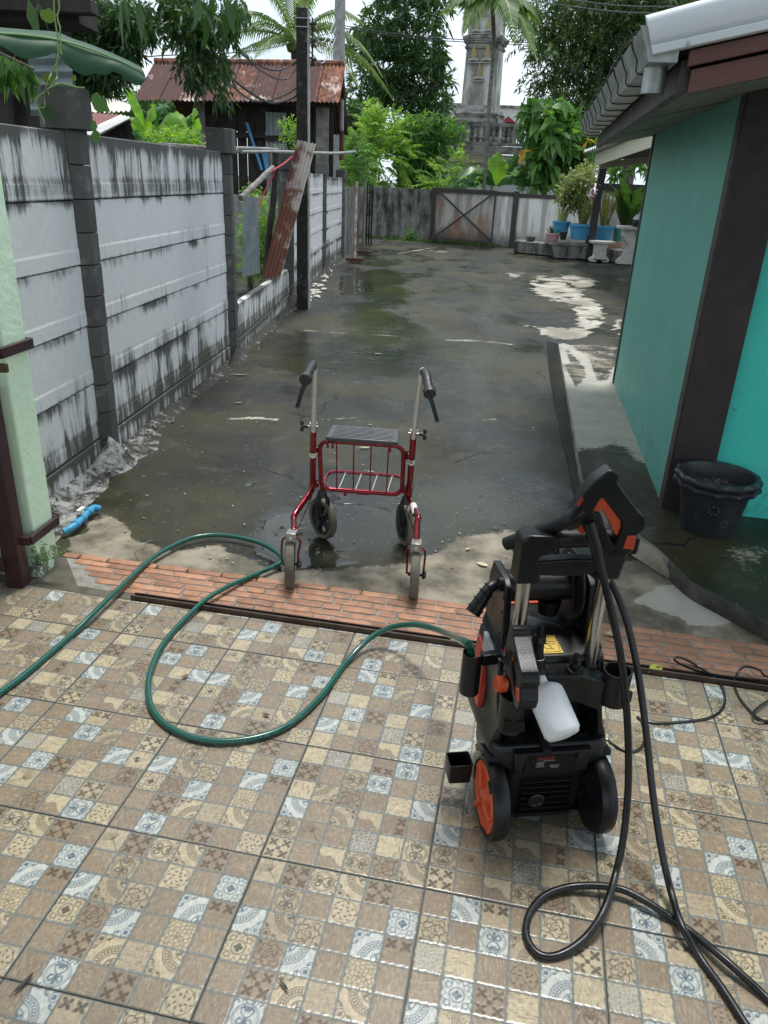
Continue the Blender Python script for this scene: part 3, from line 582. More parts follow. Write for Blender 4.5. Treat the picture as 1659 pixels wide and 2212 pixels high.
# ------------------------------------------------------------------ mint pillar and steel gate post at the left
t = NT('mint_paint'); v = t.pos(); nn = t.noise(v, 5, 6, .6); low = t.ramp(t.sep(v, 2), .22, .02)
pk = t.ramp(t.m2('ADD', t.noise(v, 16, 6, .7), t.m2('MULTIPLY', low, .22)), .66, .72)
m_mint = t.fin(t.mix(pk, t.mix(t.ramp(nn, .3, .7), (.68, .88, .64), (.75, .92, .70)), (.22, .22, .19)), .55, 0, t.bump(t.m2('SUBTRACT', t.noise(v, 22, 5, .65), t.m2('MULTIPLY', pk, .6)), .5, .012))
Pe = G(87, 1245); Pf = G(128, 1212)
md = (Pf - Pe); md.z = 0; mn = Vector((-1, .05, 0)).normalized()
gp = thing('gate_pillar', 'mint green rendered gate pillar with flaking paint at its foot', 'gate pillar', Pe)
mb = MB(); q = [Pe, Pf, Pf + mn * .5, Pe + mn * .5]; ns = 14
for k in range(ns):
    z0, z1 = -.04 + 2.6 * k / ns, -.04 + 2.6 * (k + 1) / ns
mb.hexa([p + Vector((0, 0, -.05)) for p in q] + [p + Vector((0, 0, 2.6)) for p in q]); mb.build('pillar_body', m_mint, parent=gp, bevel=.006)
m_mar = simple('maroon_gloss_paint', (.050, .018, .020), .38, c2=(.035, .015, .016), sc=9, b=.25, bs=45)
gpost = thing('gate_post', 'maroon square steel gate post standing in front of the mint pillar', 'gate post', G(45, 1270))
c = G(42, 1262); hw = .033
q = [c + Vector((-hw, -hw, 0)), c + Vector((hw, -hw, 0)), c + Vector((hw, hw, 0)), c + Vector((-hw, hw, 0))]
MB().hexa(q + [p + Vector((0, 0, .78)) for p in q]).build('post', m_mar, parent=gpost, bevel=.004)
def clampbar(zc, hh):
    mb = MB(); a = Pe + Vector((.012, -.055, zc)); b = Pf + Vector((.014, .008, zc)); mb.bar(a, b, .018, hh, up=(0, 0, 1)); b2 = b + Vector((-.02, .006, 0)); mb.bar(b2 + Vector((.016, .0, 0)), b2 + Vector((-.08, 0.004, 0)), .012, hh, up=(0, 0, 1)); mb.bar(a, a + Vector((-.16, 0, 0)), .02, hh, up=(0, 0, 1)); return mb.build('clamp_bar', m_mar, parent=gpost, bevel=.002)
clampbar(.185, .035); clampbar(.90, .036)
mb = MB(); mb.bar(c + Vector((-.2, -.04, .10)), c + Vector((-.02, -.045, .105)), .025, .045, up=(0, 0, 1)); mb.tube([c + Vector((-.12, -.075, .11)), c + Vector((-.05, -.078, .112))], .01, 8); mb.build('hinge', m_mar, parent=gpost, bevel=.002)
m_brass = simple('old_brass', (.12, .095, .05), .45, metal=.8)
mb = MB(); a = D(4, 795, 2.58); mb.box(a, (.04, .018, .03)); mb.tube([a + Vector((-.01, 0, .01)), a + Vector((-.01, 0, .05))], .004, 6); tag(mb.build('padlock_bolt', m_brass, bevel=.002), 'small brass bolt on the mint pillar edge above the maroon post', 'bolt')
# small weed in the pillar crack
m_leaf = {}
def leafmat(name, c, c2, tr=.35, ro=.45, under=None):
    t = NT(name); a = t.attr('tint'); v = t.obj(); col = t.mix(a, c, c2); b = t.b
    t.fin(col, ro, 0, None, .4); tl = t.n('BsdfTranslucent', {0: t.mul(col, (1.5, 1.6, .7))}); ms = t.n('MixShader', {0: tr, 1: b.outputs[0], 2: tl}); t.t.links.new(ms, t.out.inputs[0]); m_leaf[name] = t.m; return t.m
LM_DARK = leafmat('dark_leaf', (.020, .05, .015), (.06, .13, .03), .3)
LM_MANGO = leafmat('mango_leaf', (.030, .075, .026), (.12, .21, .075), .35)
LM_BRIGHT = leafmat('bright_leaf', (.10, .22, .035), (.30, .46, .09), .45)
LM_MID = leafmat('mid_leaf', (.055, .14, .036), (.17, .33, .075), .4)
LM_TAM = leafmat('feathery_leaf', (.035, .075, .026), (.13, .19, .065), .35)
LM_PALM = leafmat('palm_leaf', (.05, .11, .03), (.19, .27, .075), .4)
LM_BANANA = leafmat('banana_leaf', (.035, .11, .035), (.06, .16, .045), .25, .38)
LM_BANANA2 = leafmat('bright_banana_leaf', (.13, .30, .04), (.22, .40, .06), .45, .4)  # brighter, yellower green than the other banana leaves
LM_VARI = leafmat('variegated_leaf', (.14, .20, .07), (.42, .44, .22), .3)
LM_SNAKE = leafmat('snake_plant_leaf', (.04, .08, .03), (.28, .27, .09), .15)
m_bark = simple('bark', (.055, .045, .035), .9, c2=(.14, .12, .10), sc=9, b=.8, bs=30)
m_darkwood = simple('weathered_dark_wood', (.014, .012, .010), .85, c2=(.034, .029, .025), sc=7, b=.6, bs=40)
m_greywood = simple('grey_weathered_timber', (.13, .115, .10), .85, c2=(.26, .24, .215), sc=6, b=.6, bs=40)
def leaves(P, Dr, L, W, mat_, name, parent, droop=.0, seed=0, tint=None):
    """one folded six-point leaf per position; P, Dr: N x 3"""
    r = np.random.default_rng(seed); N = len(P); Dr = Dr / (np.linalg.norm(Dr, axis=1, keepdims=True) + 1e-9); rv = r.normal(size=(N, 3)); rv[:, 2] += 1.1
    Sd = np.cross(Dr, rv); Sd /= np.linalg.norm(Sd, axis=1, keepdims=True) + 1e-9; Nn = np.cross(Sd, Dr); L = np.broadcast_to(L, (N,))[:, None] * r.uniform(.7, 1.2, (N, 1)); W = np.broadcast_to(W, (N,))[:, None] * r.uniform(.8, 1.15, (N, 1))
    dz = np.array([0, 0, 1.]); b = P; m1 = P + Dr * L * .38 - dz * droop * L * .12; tp = P + Dr * L - dz * droop * L * .5
    V = np.stack([b, m1 + Sd * W * .5 + Nn * W * .16, tp, m1 - Sd * W * .5 + Nn * W * .16, m1], 1).reshape(-1, 3); o = np.arange(N)[:, None] * 5
    Q = np.concatenate([o + np.array([[0, 4, 1]]), o + np.array([[4, 2, 1]]), o + np.array([[0, 3, 4]]), o + np.array([[4, 3, 2]])]).reshape(-1, 3)
    tn = np.repeat(r.random(N) if tint is None else np.clip(tint + r.normal(0, .15, N), 0, 1), 5)
    return npmesh(name, V, Q, mat_, parent, attrs={'tint': ('POINT', 'FLOAT', tn)}, smooth=False)
def sprays(C, rad, nsp, per, L, W, mat_, name, parent, seed=0, out=.6, down=.3, splen=.25, flat=.5, droop=.3, keep=None):
    """twigs with leaves along them, spread through the clump centres C (N x 3) with radii rad"""
    r = np.random.default_rng(seed); P = []; Dd = []; Tn = []; C = np.asarray(C, float); rad = np.asarray(rad, float); cen = C.mean(0)
    wts = rad ** 2 / (rad ** 2).sum()
    idx = r.choice(len(C), nsp, p=wts)
    for i in idx:
        d = r.normal(size=3); d /= np.linalg.norm(d); q = C[i] + d * rad[i] * r.uniform(.45, 1.0) * np.array([1, 1, .8])
        if keep is not None and not keep(q): continue
        tw = d * out + r.normal(size=3) * .5 + np.array([0, 0, -down]); tw /= np.linalg.norm(tw); tb = r.random() * .6 + .25 * max(0, d[2]) 
        for k in range(per):
            a = (k + .5) / per; pp = q + tw * splen * a - np.array([0, 0, .35 * splen * a * a * droop]); sd = np.cross(tw, r.normal(size=3)); sd /= np.linalg.norm(sd) + 1e-9
            P.append(pp); Dd.append(tw * (.5 + .5 * a) + sd * .8 + np.array([0, 0, -down * .5])); Tn.append(tb)
    return leaves(np.array(P), np.array(Dd), L, W, mat_, name, parent, droop, seed + 1, np.array(Tn))
wd = thing('weed', 'small ferny weed growing from the crack between mint pillar and maroon post', 'weed', G(85, 1190, .07) )
b0 = Pe + Vector((.005, -.005, .06)); P = []; Dd = []
for a in (-.6, -.1, .35, .7):
    for k in range(9):
        q = b0 + Vector((.012 * k * math.sin(a) + .006 * k, -.002 * k, .012 * k * math.cos(a))); 
        for s in (-1, 1): P.append(q); Dd.append((math.cos(a) * s * .6 + .5, -.4, -.3 * s * math.sin(a) + .1))
leaves(np.array([tuple(p) for p in P]), np.array(Dd), .022, .010, LM_MID, 'foliage', wd)
# ------------------------------------------------------------------ PVC stub pipe with a white tap
m_pvc = simple('blue_pvc', (.05, .30, .52), .35); m_wp = simple('white_plastic', (.75, .74, .72), .35)
a, b = G(160, 1136, .02), G(200, 1098, .02); d = (b - a).normalized(); pv = thing('pvc_pipe', 'short blue pipe with a white tap half set in cement by the wall foot', 'pipe', a)
MB().tube(cat([a - d * .03 + Vector((-.03, -.012, -.012)), a, a.lerp(b, .5), b, b + d * .025 + Vector((.02, .004, -.012))], 5), .0155, 14).build('pipe_run', m_pvc, parent=pv)
for q in (.12, .45, .8): MB().tube([a.lerp(b, q) - d * .013, a.lerp(b, q) + d * .013], .0195, 14).build('coupling', m_pvc, parent=pv, bevel=.001)
mb = MB(); c = a.lerp(b, .45); mb.tube([c + Vector((0, 0, .01)), c + Vector((0, 0, .035))], .009, 10); mb.bar(c + Vector((0, 0, .04)) - d * .022 + Vector((-.008, 0, 0)), c + Vector((0, 0, .043)) + d * .022, .02, .012); mb.build('tap_handle', m_wp, parent=pv, bevel=.003)
# ------------------------------------------------------------------ teal house on the right
HA = R_(9.7); HH = Vector((math.sin(HA), math.cos(HA), 0)); HR = Vector((HH.y, -HH.x, 0)); W0 = Vector((1.387, 3.479, .06))
def HP(a, r, z): return Vector((W0.x, W0.y, 0)) + HH * a + HR * r + Vector((0, 0, z))
house = thing('teal_house', 'low teal rendered house with dark corner post under a metal roof', 'house', HP(0, 0, .06))
def teal(name, c, c2):
    t = NT(name); v = t.pos(); nn = t.noise(v, 3, 6, .6); sp = t.noise(v, 38, 4, .7); low = t.ramp(t.sep(v, 2), .40, .08)
    d = t.ramp(t.m2('ADD', t.noise(v, 9, 5, .7), t.m2('MULTIPLY', low, .14)), .61, .74); stn = t.ramp(t.noise(t.scale(v, (5, 5, .8)), 1, 5), .5, .75)
    c0 = t.mix(t.ramp(nn, .3, .7), c, c2); c0 = t.mix(t.m2('MULTIPLY', stn, .16), c0, (.30, .45, .40)); c0 = t.mix(t.m2('MULTIPLY', d, .35), c0, (.06, .12, .10))
    return t.fin(c0, .5, 0, t.bump(t.m2('ADD', sp, t.m2('MULTIPLY', t.noise(v, 7, 3), .8)), .35, .006), .4)
m_teal = teal('sea_green_wall_paint', (.11, .36, .295), (.13, .39, .325)); m_teal2 = teal('turquoise_wall_paint', (.055, .60, .50), (.065, .63, .53))
m_dkp = simple('dark_brown_paint', (.022, .017, .019), .55, c2=(.032, .026, .026), sc=6, b=.3, bs=70)
m_dkp2 = simple('brown_edge_paint', (.052, .042, .036), .5, c2=(.045, .034, .03), sc=6, b=.3, bs=70)
def wallbox(name, a0, a1, r0, r1, z0, z1, m, dz=(0, 0, 0, 0)):
    q = [HP(a0, r0, z0), HP(a1, r0, z0), HP(a1, r1, z0), HP(a0, r1, z0)]; q += [HP(a0, r0, z1), HP(a1, r0, z1), HP(a1, r1, z1), HP(a0, r1, z1)]
    return MB().hexa(q).build(name, m, parent=house, smooth=False)
wallbox('wall', .10, 2.74, .006, .14, .0, 1.96, m_teal)                # lane side
q = [HP(.03, .10, 0), HP(-.13, 3.2, 0), HP(.2, 3.2, 0), HP(.2, .10, 0)]
MB().hexa(q + [p + Vector((0, 0, 2.7)) for p in q]).build('wall', m_teal2, parent=house, smooth=False)   # gable side
mb = MB(); q = [HP(0, 0, -.02), HP(-.015, .20, -.02), HP(.10, .20, -.02), HP(.098, 0, -.02)]; mb.hexa(q + [p + Vector((0, 0, 2.0)) for p in q]); mb.build('corner_post', m_dkp, parent=house, bevel=.004)
mb = MB(); q = [HP(.012, -.003, -.01), HP(.10, -.003, -.01), HP(.10, .03, -.01), HP(.012, .03, -.01)]; mb.hexa(q + [p + Vector((0, 0, 1.95)) for p in q]); mb.build('corner_edge', m_dkp2, parent=house, smooth=False)
mb = MB(); q = [HP(2.74, -.004, -.01), HP(2.80, -.004, -.01), HP(2.80, .15, -.01), HP(2.74, .15, -.01)]; mb.hexa(q + [p + Vector((0, 0, 1.95)) for p in q]); mb.build('end_post', m_dkp2, parent=house, smooth=False)
m_soff = simple('grey_soffit_board', (.23, .235, .20), .8, c2=(.17, .175, .15), sc=4, b=.2, bs=60)
zs = lambda r: 1.805 + .22 * (r + .36)
mb = MB(); q = [HP(-.80, -.35, zs(-.35)), HP(3.02, -.35, zs(-.35)), HP(3.02, 3, zs(3)), HP(-.80, 3, zs(3))]; mb.hexa(q + [p + Vector((0, 0, .012)) for p in q]); mb.build('soffit', m_soff, parent=house, smooth=False)
mb = MB()
for a in (.38, 1.6): mb.bar(HP(a, -.33, zs(-.33) - .001), HP(a, 2, zs(2) - .001), .006, .003)
mb.build('soffit_joint', m_dkp2, parent=house, smooth=False)
m_fas = simple('dark_fascia_paint', (.040, .032, .030), .6, c2=(.062, .052, .048), sc=5, b=.3, bs=50)
mb = MB()
for a0, a1 in ((-.79, .52), (.524, 3.03)): mb.hexa([HP(a0, -.385, 1.795), HP(a1, -.385, 1.795), HP(a1, -.355, 1.795), HP(a0, -.355, 1.795), HP(a0, -.385, 1.885), HP(a1, -.385, 1.885), HP(a1, -.355, 1.885), HP(a0, -.355, 1.885)])
mb.build('fascia', m_fas, parent=house, bevel=.002)
# gutter with folded joints
m_galv = simple('galvanised_steel', (.30, .32, .32), .42, metal=.75, c2=(.44, .46, .46), sc=12, b=.05, bs=60)
gprof = [(-.405, 1.962), (-.405, 1.872), (-.492, 1.872), (-.502, 1.905), (-.518, 1.935), (-.53, 1.962), (-.525, 1.968), (-.512, 1.95), (-.495, 1.91), (-.487, 1.880), (-.412, 1.880), (-.412, 1.962)]
gut = None
def gsec(a0, a1, dz=0):
    n = len(gprof); mb = MB(); mb.add([HP(a0, r, z + dz) for r, z in gprof] + [HP(a1, r, z + dz) for r, z in gprof], [(i, (i + 1) % n, n + (i + 1) % n, n + i) for i in range(n)]); return mb
gut = gsec(-.838, 3.03).build('gutter', m_galv, parent=house, smooth=False)
m_seam = simple('dark_seam', (.03, .03, .03), .6)
for k in range(11):
    a = -.60 + k * .34; mb = MB(); o = [(r - (.003 if r < -.45 else 0), z - (.003 if z < 1.9 else 0)) for r, z in gprof[1:7]]
    mb.tube(cat([HP(a + .012 * (i % 2), r, z) for i, (r, z) in enumerate(o)] , 3), .0028, 5); mb.build('gutter_strap', m_seam, parent=gut)
for a in (-.836, 3.028):
    mb = MB(); ep = [(-.405, 1.962), (-.405, 1.872), (-.492, 1.872), (-.502, 1.905), (-.518, 1.935), (-.532, 1.970)]; mb.prism([ep], lambda p: HP(a - .002, p[0], p[1]), lambda p: HP(a + .002, p[0], p[1])); mb.build('gutter_end', m_galv, parent=gut, smooth=False)
mb = MB(); mb.tube(cat([HP(-.6, -.528, 1.978), HP(-.2, -.536, 1.982), HP(.6, -.532, 1.977), HP(1.6, -.536, 1.983), HP(2.8, -.532, 1.976)], 6), .003, 5); mb.tube([HP(-.58, -.53, 1.98), HP(-.575, -.54, 1.997), HP(-.56, -.53, 1.99)], .002, 5); mb.build('gutter_wire', m_seam, parent=gut)
mb = MB(); c = [HP(-.72, -.452, 1.796), HP(-.72, -.452, 1.872)]; mb.tube(c, .037, 20, caps=False); mb.tube([p for p in reversed(c)], .035, 20, caps=False); mb.build('downpipe', m_galv, parent=gut)
# rake: white metal cap over two brown boards, rising to the right
sl = math.tan(R_(12.5)); m_white = simple('white_roof_metal', (.62, .65, .67), .38, c2=(.56, .60, .62), sc=3, b=.06, bs=20)
def rakebar(name, r0, zb0, zt0, a0, a1, m, r1=3.0, bev=.002):
    q = [HP(a0, r0, zb0), HP(a1, r0, zb0), HP(a1, r1, zb0 + sl * (r1 - r0)), HP(a0, r1, zb0 + sl * (r1 - r0))]; u = [HP(a0, r0, zt0), HP(a1, r0, zt0), HP(a1, r1, zt0 + sl * (r1 - r0)), HP(a0, r1, zt0 + sl * (r1 - r0))]
    return MB().hexa(q + u).build(name, m, parent=house, bevel=bev)
cp = [(0, 1.888), (-.005, 1.892), (-.005, 1.911), (.006, 1.916), (-.001, 1.922), (-.004, 1.93), (-.004, 1.975), (.0, 1.988), (.01, 1.994), (.03, 1.998), (.03, 1.888)]
n = len(cp); mb = MB(); mb.add([HP(-.848 + a, -.482 - (z - 1.888) * .36, z) for a, z in cp] + [HP(-.848 + a, 3.0, z + sl * 3.49 + (.15 if z > 1.96 else .0)) for a, z in cp], [(i, (i + 1) % n, n + (i + 1) % n, n + i) for i in range(n)] + [tuple(range(n)), tuple(range(2 * n - 1, n - 1, -1))]); mb.build('barge_cap', m_white, parent=house, ang=50)
mb = MB(); p = HP(-.853, -.385, 1.921); mb.tube([p, p - HH * .004], .006, 10); mb.build('rivet', m_galv, parent=house)
t = NT('weathered_maroon_board'); v = t.pos(); sg = t.noise(t.scale(v, (7, 7, 60)), 1, 6, .7); m_barge = t.fin(t.mix(t.ramp(sg, .60, .72), t.mix(t.noise(v, 3, 4), (.095, .042, .034), (.145, .066, .053)), (.018, .012, .011)), .6, 0, t.bump(sg, .5, .006), .4)
rakebar('barge_board', -.372, 1.862, 1.907, -.845 + .012, -.80, m_barge); rakebar('barge_board', -.355, 1.79, 1.857, -.82, -.79, m_barge)
# roof sheet with corrugation
m_roofw = simple('zinc_roof', (.5, .52, .53), .45, metal=.3, c2=(.42, .44, .45), sc=2)
V = []; nx = 120; F = []
for k in range(nx + 1):
    a = -.81 + 3.86 * k / nx; cz = .012 * math.cos(k * math.pi / 2.0)
    V += [HP(a, -.45, 1.958 + cz), HP(a, 3, 1.958 + sl * 3.45 + cz)]
F = [(2 * k, 2 * k + 1, 2 * k + 3, 2 * k + 2) for k in range(nx)]
MB().add(V, F).build('roof', m_roofw, parent=house)
# ------------------------------------------------------------------ carport roof over the patio (it shades the tiles; just out of the picture above)
m_ceil = simple('carport_sheet', (.22, .22, .22), .8)
mb = MB(); q = [TP(-2.2, -4.2, 2.62), TP(3.2, -4.2, 2.62), TP(3.2, .1, 2.5), TP(-2.2, .1, 2.5)]; mb.hexa(q + [p + Vector((0, 0, .03)) for p in q])
tag(mb.build('carport_roof', m_ceil, smooth=False), kind='structure')
# ------------------------------------------------------------------ black pot
m_pot = simple('black_pot_plastic', (.020, .022, .027), .42, c2=(.045, .047, .05), sc=9, b=.15, bs=40, lo=.5, hi=.8)
t = NT('potting_ash'); v = t.pos(); m_soil = t.fin(t.mix(t.ramp(t.noise(v, 40, 5, .7), .4, .65), (.012, .012, .013), (.11, .11, .115)), .95, 0, t.bump(t.noise(v, 45, 5), 1, .02), .2)
pc = G(1525, 1140, AZ); pot = thing('plant_pot', 'large black plastic plant pot half full of ash by the dark corner post', 'plant pot', pc)
M = Matrix.Translation(pc)
prof = [(.10, 0), (.118, .004), (.128, .05), (.145, .15), (.158, .215), (.182, .217), (.188, .225), (.186, .238), (.174, .243), (.178, .246), (.186, .255), (.186, .268), (.176, .277), (.162, .275), (.155, .262), (.15, .2), (.146, .185)]
wav = [0, 0, 0, 0, 0, .025, .03, .02, .01, .012, .03, .028, .01, 0, 0, 0, 0, 13]
mb = MB(); mb.lathe(prof, 104, M, 0, wav); body = mb.build('pot_body', m_pot, parent=pot, ang=50)
mb = MB(); n = 20
V = []; F = []
for i in range(n + 1):
    for j in range(28):
        a = 2 * math.pi * j / 28; r = .149 * i / n; x, y = r * math.cos(a), r * math.sin(a); V.append((pc.x + x, pc.y + y, pc.z + .205 + .035 * noise.noise((x * 9, y * 9, 1)) + .015 * noise.noise((x * 30, y * 30, 1))))
for i in range(n):
    for j in range(28): F.append((i * 28 + j, (i + 1) * 28 + j, (i + 1) * 28 + (j + 1) % 28, i * 28 + (j + 1) % 28))
mb.add(V, F).build('soil', m_soil, parent=pot)
for ca, cz, rr in ((-1.9, .14, .030), (-1.45, .075, .026), (-2.4, .10, .022), (-1.1, .13, .02)):
    mb = MB()
    for k in range(7):
        a = 2 * math.pi * k / 7; rad = .128 + .016 * (cz + rr * math.sin(a) * .6) / .05 * .5; th = ca + rr * .7 * math.cos(a) / .145; zq = cz + rr * .7 * math.sin(a); rad = .1225 + (zq - .05) * .172
        mb.ball((pc.x + rad * math.cos(th), pc.y + rad * math.sin(th), pc.z + zq), rr * .42, 6, sq=(.8, .8, 1))
    mb.build('flower_relief', m_pot, parent=pot)
# ------------------------------------------------------------------ walker (rollator)
m_red = simple('red_metallic_tube', (.24, .008, .018), .22, metal=.75, c2=(.20, .008, .016), sc=10, Coat_Weight=.6, Coat_Roughness=.06)
m_chr = simple('chrome', (.66, .68, .69), .3, metal=.75)
m_rub = simple('black_rubber', (.018, .018, .019), .5, c2=(.03, .03, .03), sc=20, b=.1, bs=120)
m_blk_pl = simple('black_plastic', (.017, .017, .019), .42, c2=(.022, .022, .024), sc=9, b=.06, bs=160)
m_seat = simple('grey_seat_plastic', (.06, .066, .074), .45, c2=(.06, .065, .07), sc=12)
m_tyre = simple('worn_grey_tyre', (.115, .10, .075), .75, c2=(.17, .15, .115), sc=16, b=.2, bs=80)
m_plate = simple('bare_steel_plate', (.42, .41, .39), .35, metal=.9, c2=(.3, .29, .27), sc=30)
m_wlab = simple('white_label', (.72, .72, .66), .5)
WA = R_(-4.6); WM = Matrix.Translation((-.12, 2.62, LZ + .004)) @ Matrix.Rotation(WA, 4, 'Z')
walker = thing('walker', 'dark red four-wheeled walking frame with a black ribbed seat on the wet lane', 'walking frame', M=WM)
def wp(x, y, z): return WM @ Vector((x, y, z))
def wheel(c, yaw, r, wd, fork=None):
    M = WM @ Matrix.Translation(c) @ Matrix.Rotation(yaw, 4, 'Z') @ Matrix.Rotation(R_(90), 4, 'Y')
    prof = [(r * .74, -wd * .36), (r * .82, -wd * .48), (r * .93, -wd * .5), (r * .985, -wd * .34), (r, 0), (r * .985, wd * .34), (r * .93, wd * .5), (r * .82, wd * .48), (r * .74, wd * .36)]
    wh = MB().lathe(prof + [prof[0]], 40, M, caps=False).build('wheel', m_tyre, parent=walker)
    mb = MB(); pr = [(r * .66, -wd * .38), (r * .77, -wd * .44), (r * .77, wd * .44), (r * .66, wd * .38), (r * .66, -wd * .38)]; mb.lathe(pr, 36, M, caps=False); mb.lathe([(r * .2, -wd * .52), (r * .2, wd * .52)], 16, M); mb.lathe([(r * .08, -wd * .8), (r * .08, wd * .8)], 10, M)
    for k in range(5):
        a = k * 2 * math.pi / 5 + .4; A = Vector((math.cos(a), math.sin(a), 0)); mb.bar(M @ (A * r * .12), M @ (A * r * .72), wd * .5, r * .2, up=M.to_3x3() @ Vector((0, 0, 1)))
    mb.build('rim', m_blk_pl, parent=wh, bevel=.0015); return M
RW = .1
for s, xw in ((-1, -.247), (1, .252)):
    xb, xt = (-.21, -.166) if s < 0 else (.197, .221); xc = -.188 if s < 0 else .206; xk, yk, zk = (-.252, .15, .262) if s < 0 else (.245, .14, .298)
    xf = -.240 if s < 0 else .250
    wheel((xw, .02, RW), R_(-4 * s + 6), RW, .036)
    # red tube: post and bent leg down to the wheel fork
    pts = [wp(xf, .028, .212), wp(xf - .002 * s, .055, .235), wp(xk, yk - .03, zk - .018), wp(xk, yk, zk), wp(xb + .006 * s, .275, .305), wp(xb, .30, .335), wp(xb + (xc - xb) * .3, .27, .42), wp(xc, .2, .625)]
    MB().tube(cat(pts, 6), .0128, 14).build('leg_tube', m_red, parent=walker)
    M2 = wp(xf, .026, .215); mb = MB(); mb.box((xf, .006, .222), (.042, .006, .036), WM, taper=.96); mb.box((xf, .028, .238), (.04, .05, .005), WM); mb.build('fork_plate', m_plate, parent=walker, bevel=.002)
    mb = MB(); mb.tube([wp(xf, -.001, .222), wp(xf, .004, .222)], .007, 10); mb.build('bolt', m_chr, parent=walker)
    for q in (-1, 1):
        mb = MB(); mb.tube(cat([wp(xf + q * .019, .012, .222), wp(xf + q * .036, .014, .203), wp(xw + q * .034, .018, .15), wp(xw + q * .033, .02, RW)], 5), .0042, 8); mb.build('fork_rod', m_red, parent=walker)
    mb = MB(); mb.lathe([(.016, -.008), (.018, .0), (.012, .008)], 14, WM @ Matrix.Translation((xw + .036, .02, RW)) @ Matrix.Rotation(R_(90), 4, 'Y')); mb.build('axle_cap', m_blk_pl, parent=walker)
    # chrome handle tube and grip
    gx, gy, gz = (-.172, -.035, .868) if s < 0 else (.262, -.03, .848)
    top = wp(xt, .112, .868); pts = [wp(xc, .2, .60), wp(xc + (xt - xc) * .5, .158, .74), wp(xt, .118, .84), wp(xt + .002 * s, .105, .878), wp(xt + (gx - xt) * .3, .075, .895), wp(gx, gy + .03, gz + .008)]
    MB().tube(cat(pts, 7), .0108, 14).build('handle_tube', m_chr, parent=walker)
    mb = MB(); g = cat([wp(xt + (gx - xt) * .25, .088, .893), wp(xt + (gx - xt) * .6, .04, .886), wp(gx, gy, gz)], 6); mb.tube(g, [.0135 + .0035 * min(1, i / 3) - (.001 if i % 2 else 0) for i in range(len(g))], 14); mb.build('grip', m_rub, parent=walker)
    mb = MB(); dd = (g[-1] - g[-2]).normalized(); mb.tube([g[-1] - dd * .012, g[-1] + dd * .014], .0225, 20); mb.build('brake_housing', m_rub, parent=walker, bevel=.003)
    lx, ly, lz = (-.203, -.035, .765) if s < 0 else (.296, -.035, .748)
    a = g[-1] + WM.to_3x3() @ Vector((0, 0, -.012)); b = wp(lx, ly, lz); mb = MB(); P = cat([a, a.lerp(b, .35) + Vector((.002 * s, -.006, 0)), b], 6)
    for i in range(len(P) - 1): mb.bar(P[i], P[i + 1] + (P[i + 1] - P[i]) * .1, .017 - .004 * i / len(P), .008, up=(0, 1, 0))
    lev = mb.build('brake_lever', m_rub, parent=walker, bevel=.001)
    mb = MB(); mb.bar(b + (a - b).normalized() * .012, b - (a - b).normalized() * .004, .0145, .010, up=(0, 1, 0)); mb.build('lever_tip', m_blk_pl, parent=lev, bevel=.001)
    # clamp, knob, sticker, cable
    mb = MB(); mb.tube([wp(xc, .203, .612), wp(xc, .198, .634)], .0155, 14); mb.tube([wp(xc - .02, .188, .622), wp(xc + .02, .188, .622)], .005, 8); mb.build('clamp', m_plate, parent=walker)
    mb = MB(); k = wp(xc + .026 * s, .19, .622); e = WM.to_3x3() @ Vector((s, 0, 0)); mb.tube([k - e * .006, k + e * .012], .008, 10)
    for q in (-1, 1): mb.ball(k + e * .018 + Vector((0, 0, .012 * q)), .0105, 8, sq=(.75, .75, 1.1))
    mb.build('knob', m_blk_pl, parent=walker)
    zl = .47; q = (zl - .335) / (.625 - .335); ax = xb + (xc - xb) * min(1, .3 + q * .9) ; mb = MB(); P = cat(pts, 2)
    pA = wp(xb + (xc - xb) * .49, .2475, .478); pB = wp(xb + (xc - xb) * .57, .238, .502); st = MB().tube([pA, pB], .0135, 18, caps=False).build('sticker', m_wlab, parent=walker)
    mb = MB(); mb.tube([wp(xb + .002, .285, .30), wp(xb - .004, .25, .27), wp(xk + .012, .10, .20), wp(xw + .012, .05, .13)], .0025, 6); mb.build('brake_cable', m_rub, parent=walker)
    # castor
    cx, cy, yaw = (-.196, .485, R_(42)) if s < 0 else (.180, .485, R_(22)); sx = -.186 if s < 0 else .182
    wheel((cx, cy, RW), yaw, RW, .034)
    mb = MB(); mb.tube([wp(sx, .405, .268), wp(sx, .405, .325)], .011, 12); mb.tube(cat([wp(sx, .405, .318), wp(xb + .006, .36, .325), wp(xb, .30, .33)], 4), .010, 10); mb.build('stem_tube', m_red, parent=walker)
    ax = Vector((math.cos(yaw), math.sin(yaw), 0)); mb = MB(); mb.tube([wp(sx, .405, .236), wp(sx, .405, .27)], [.024, .017], 16)
    for q in (-1, 1):
        A = Vector((sx, .405, .245)) + ax * (.012 * q); B = Vector((sx + (cx - sx) * .3, .425, .2)) + ax * (.028 * q); Cc = Vector((cx, cy, RW)) + ax * (.026 * q)
        P = cat([wp(*A), wp(*B), wp(*Cc)], 5)
        for i in range(len(P) - 1): mb.bar(P[i], P[i + 1] + (P[i + 1] - P[i]) * .12, .008, .036 - .012 * i / len(P), up=WM.to_3x3() @ ax.cross(Vector((0, 0, 1))))
    mb.build('castor_fork', m_blk_pl, parent=walker, bevel=.002)
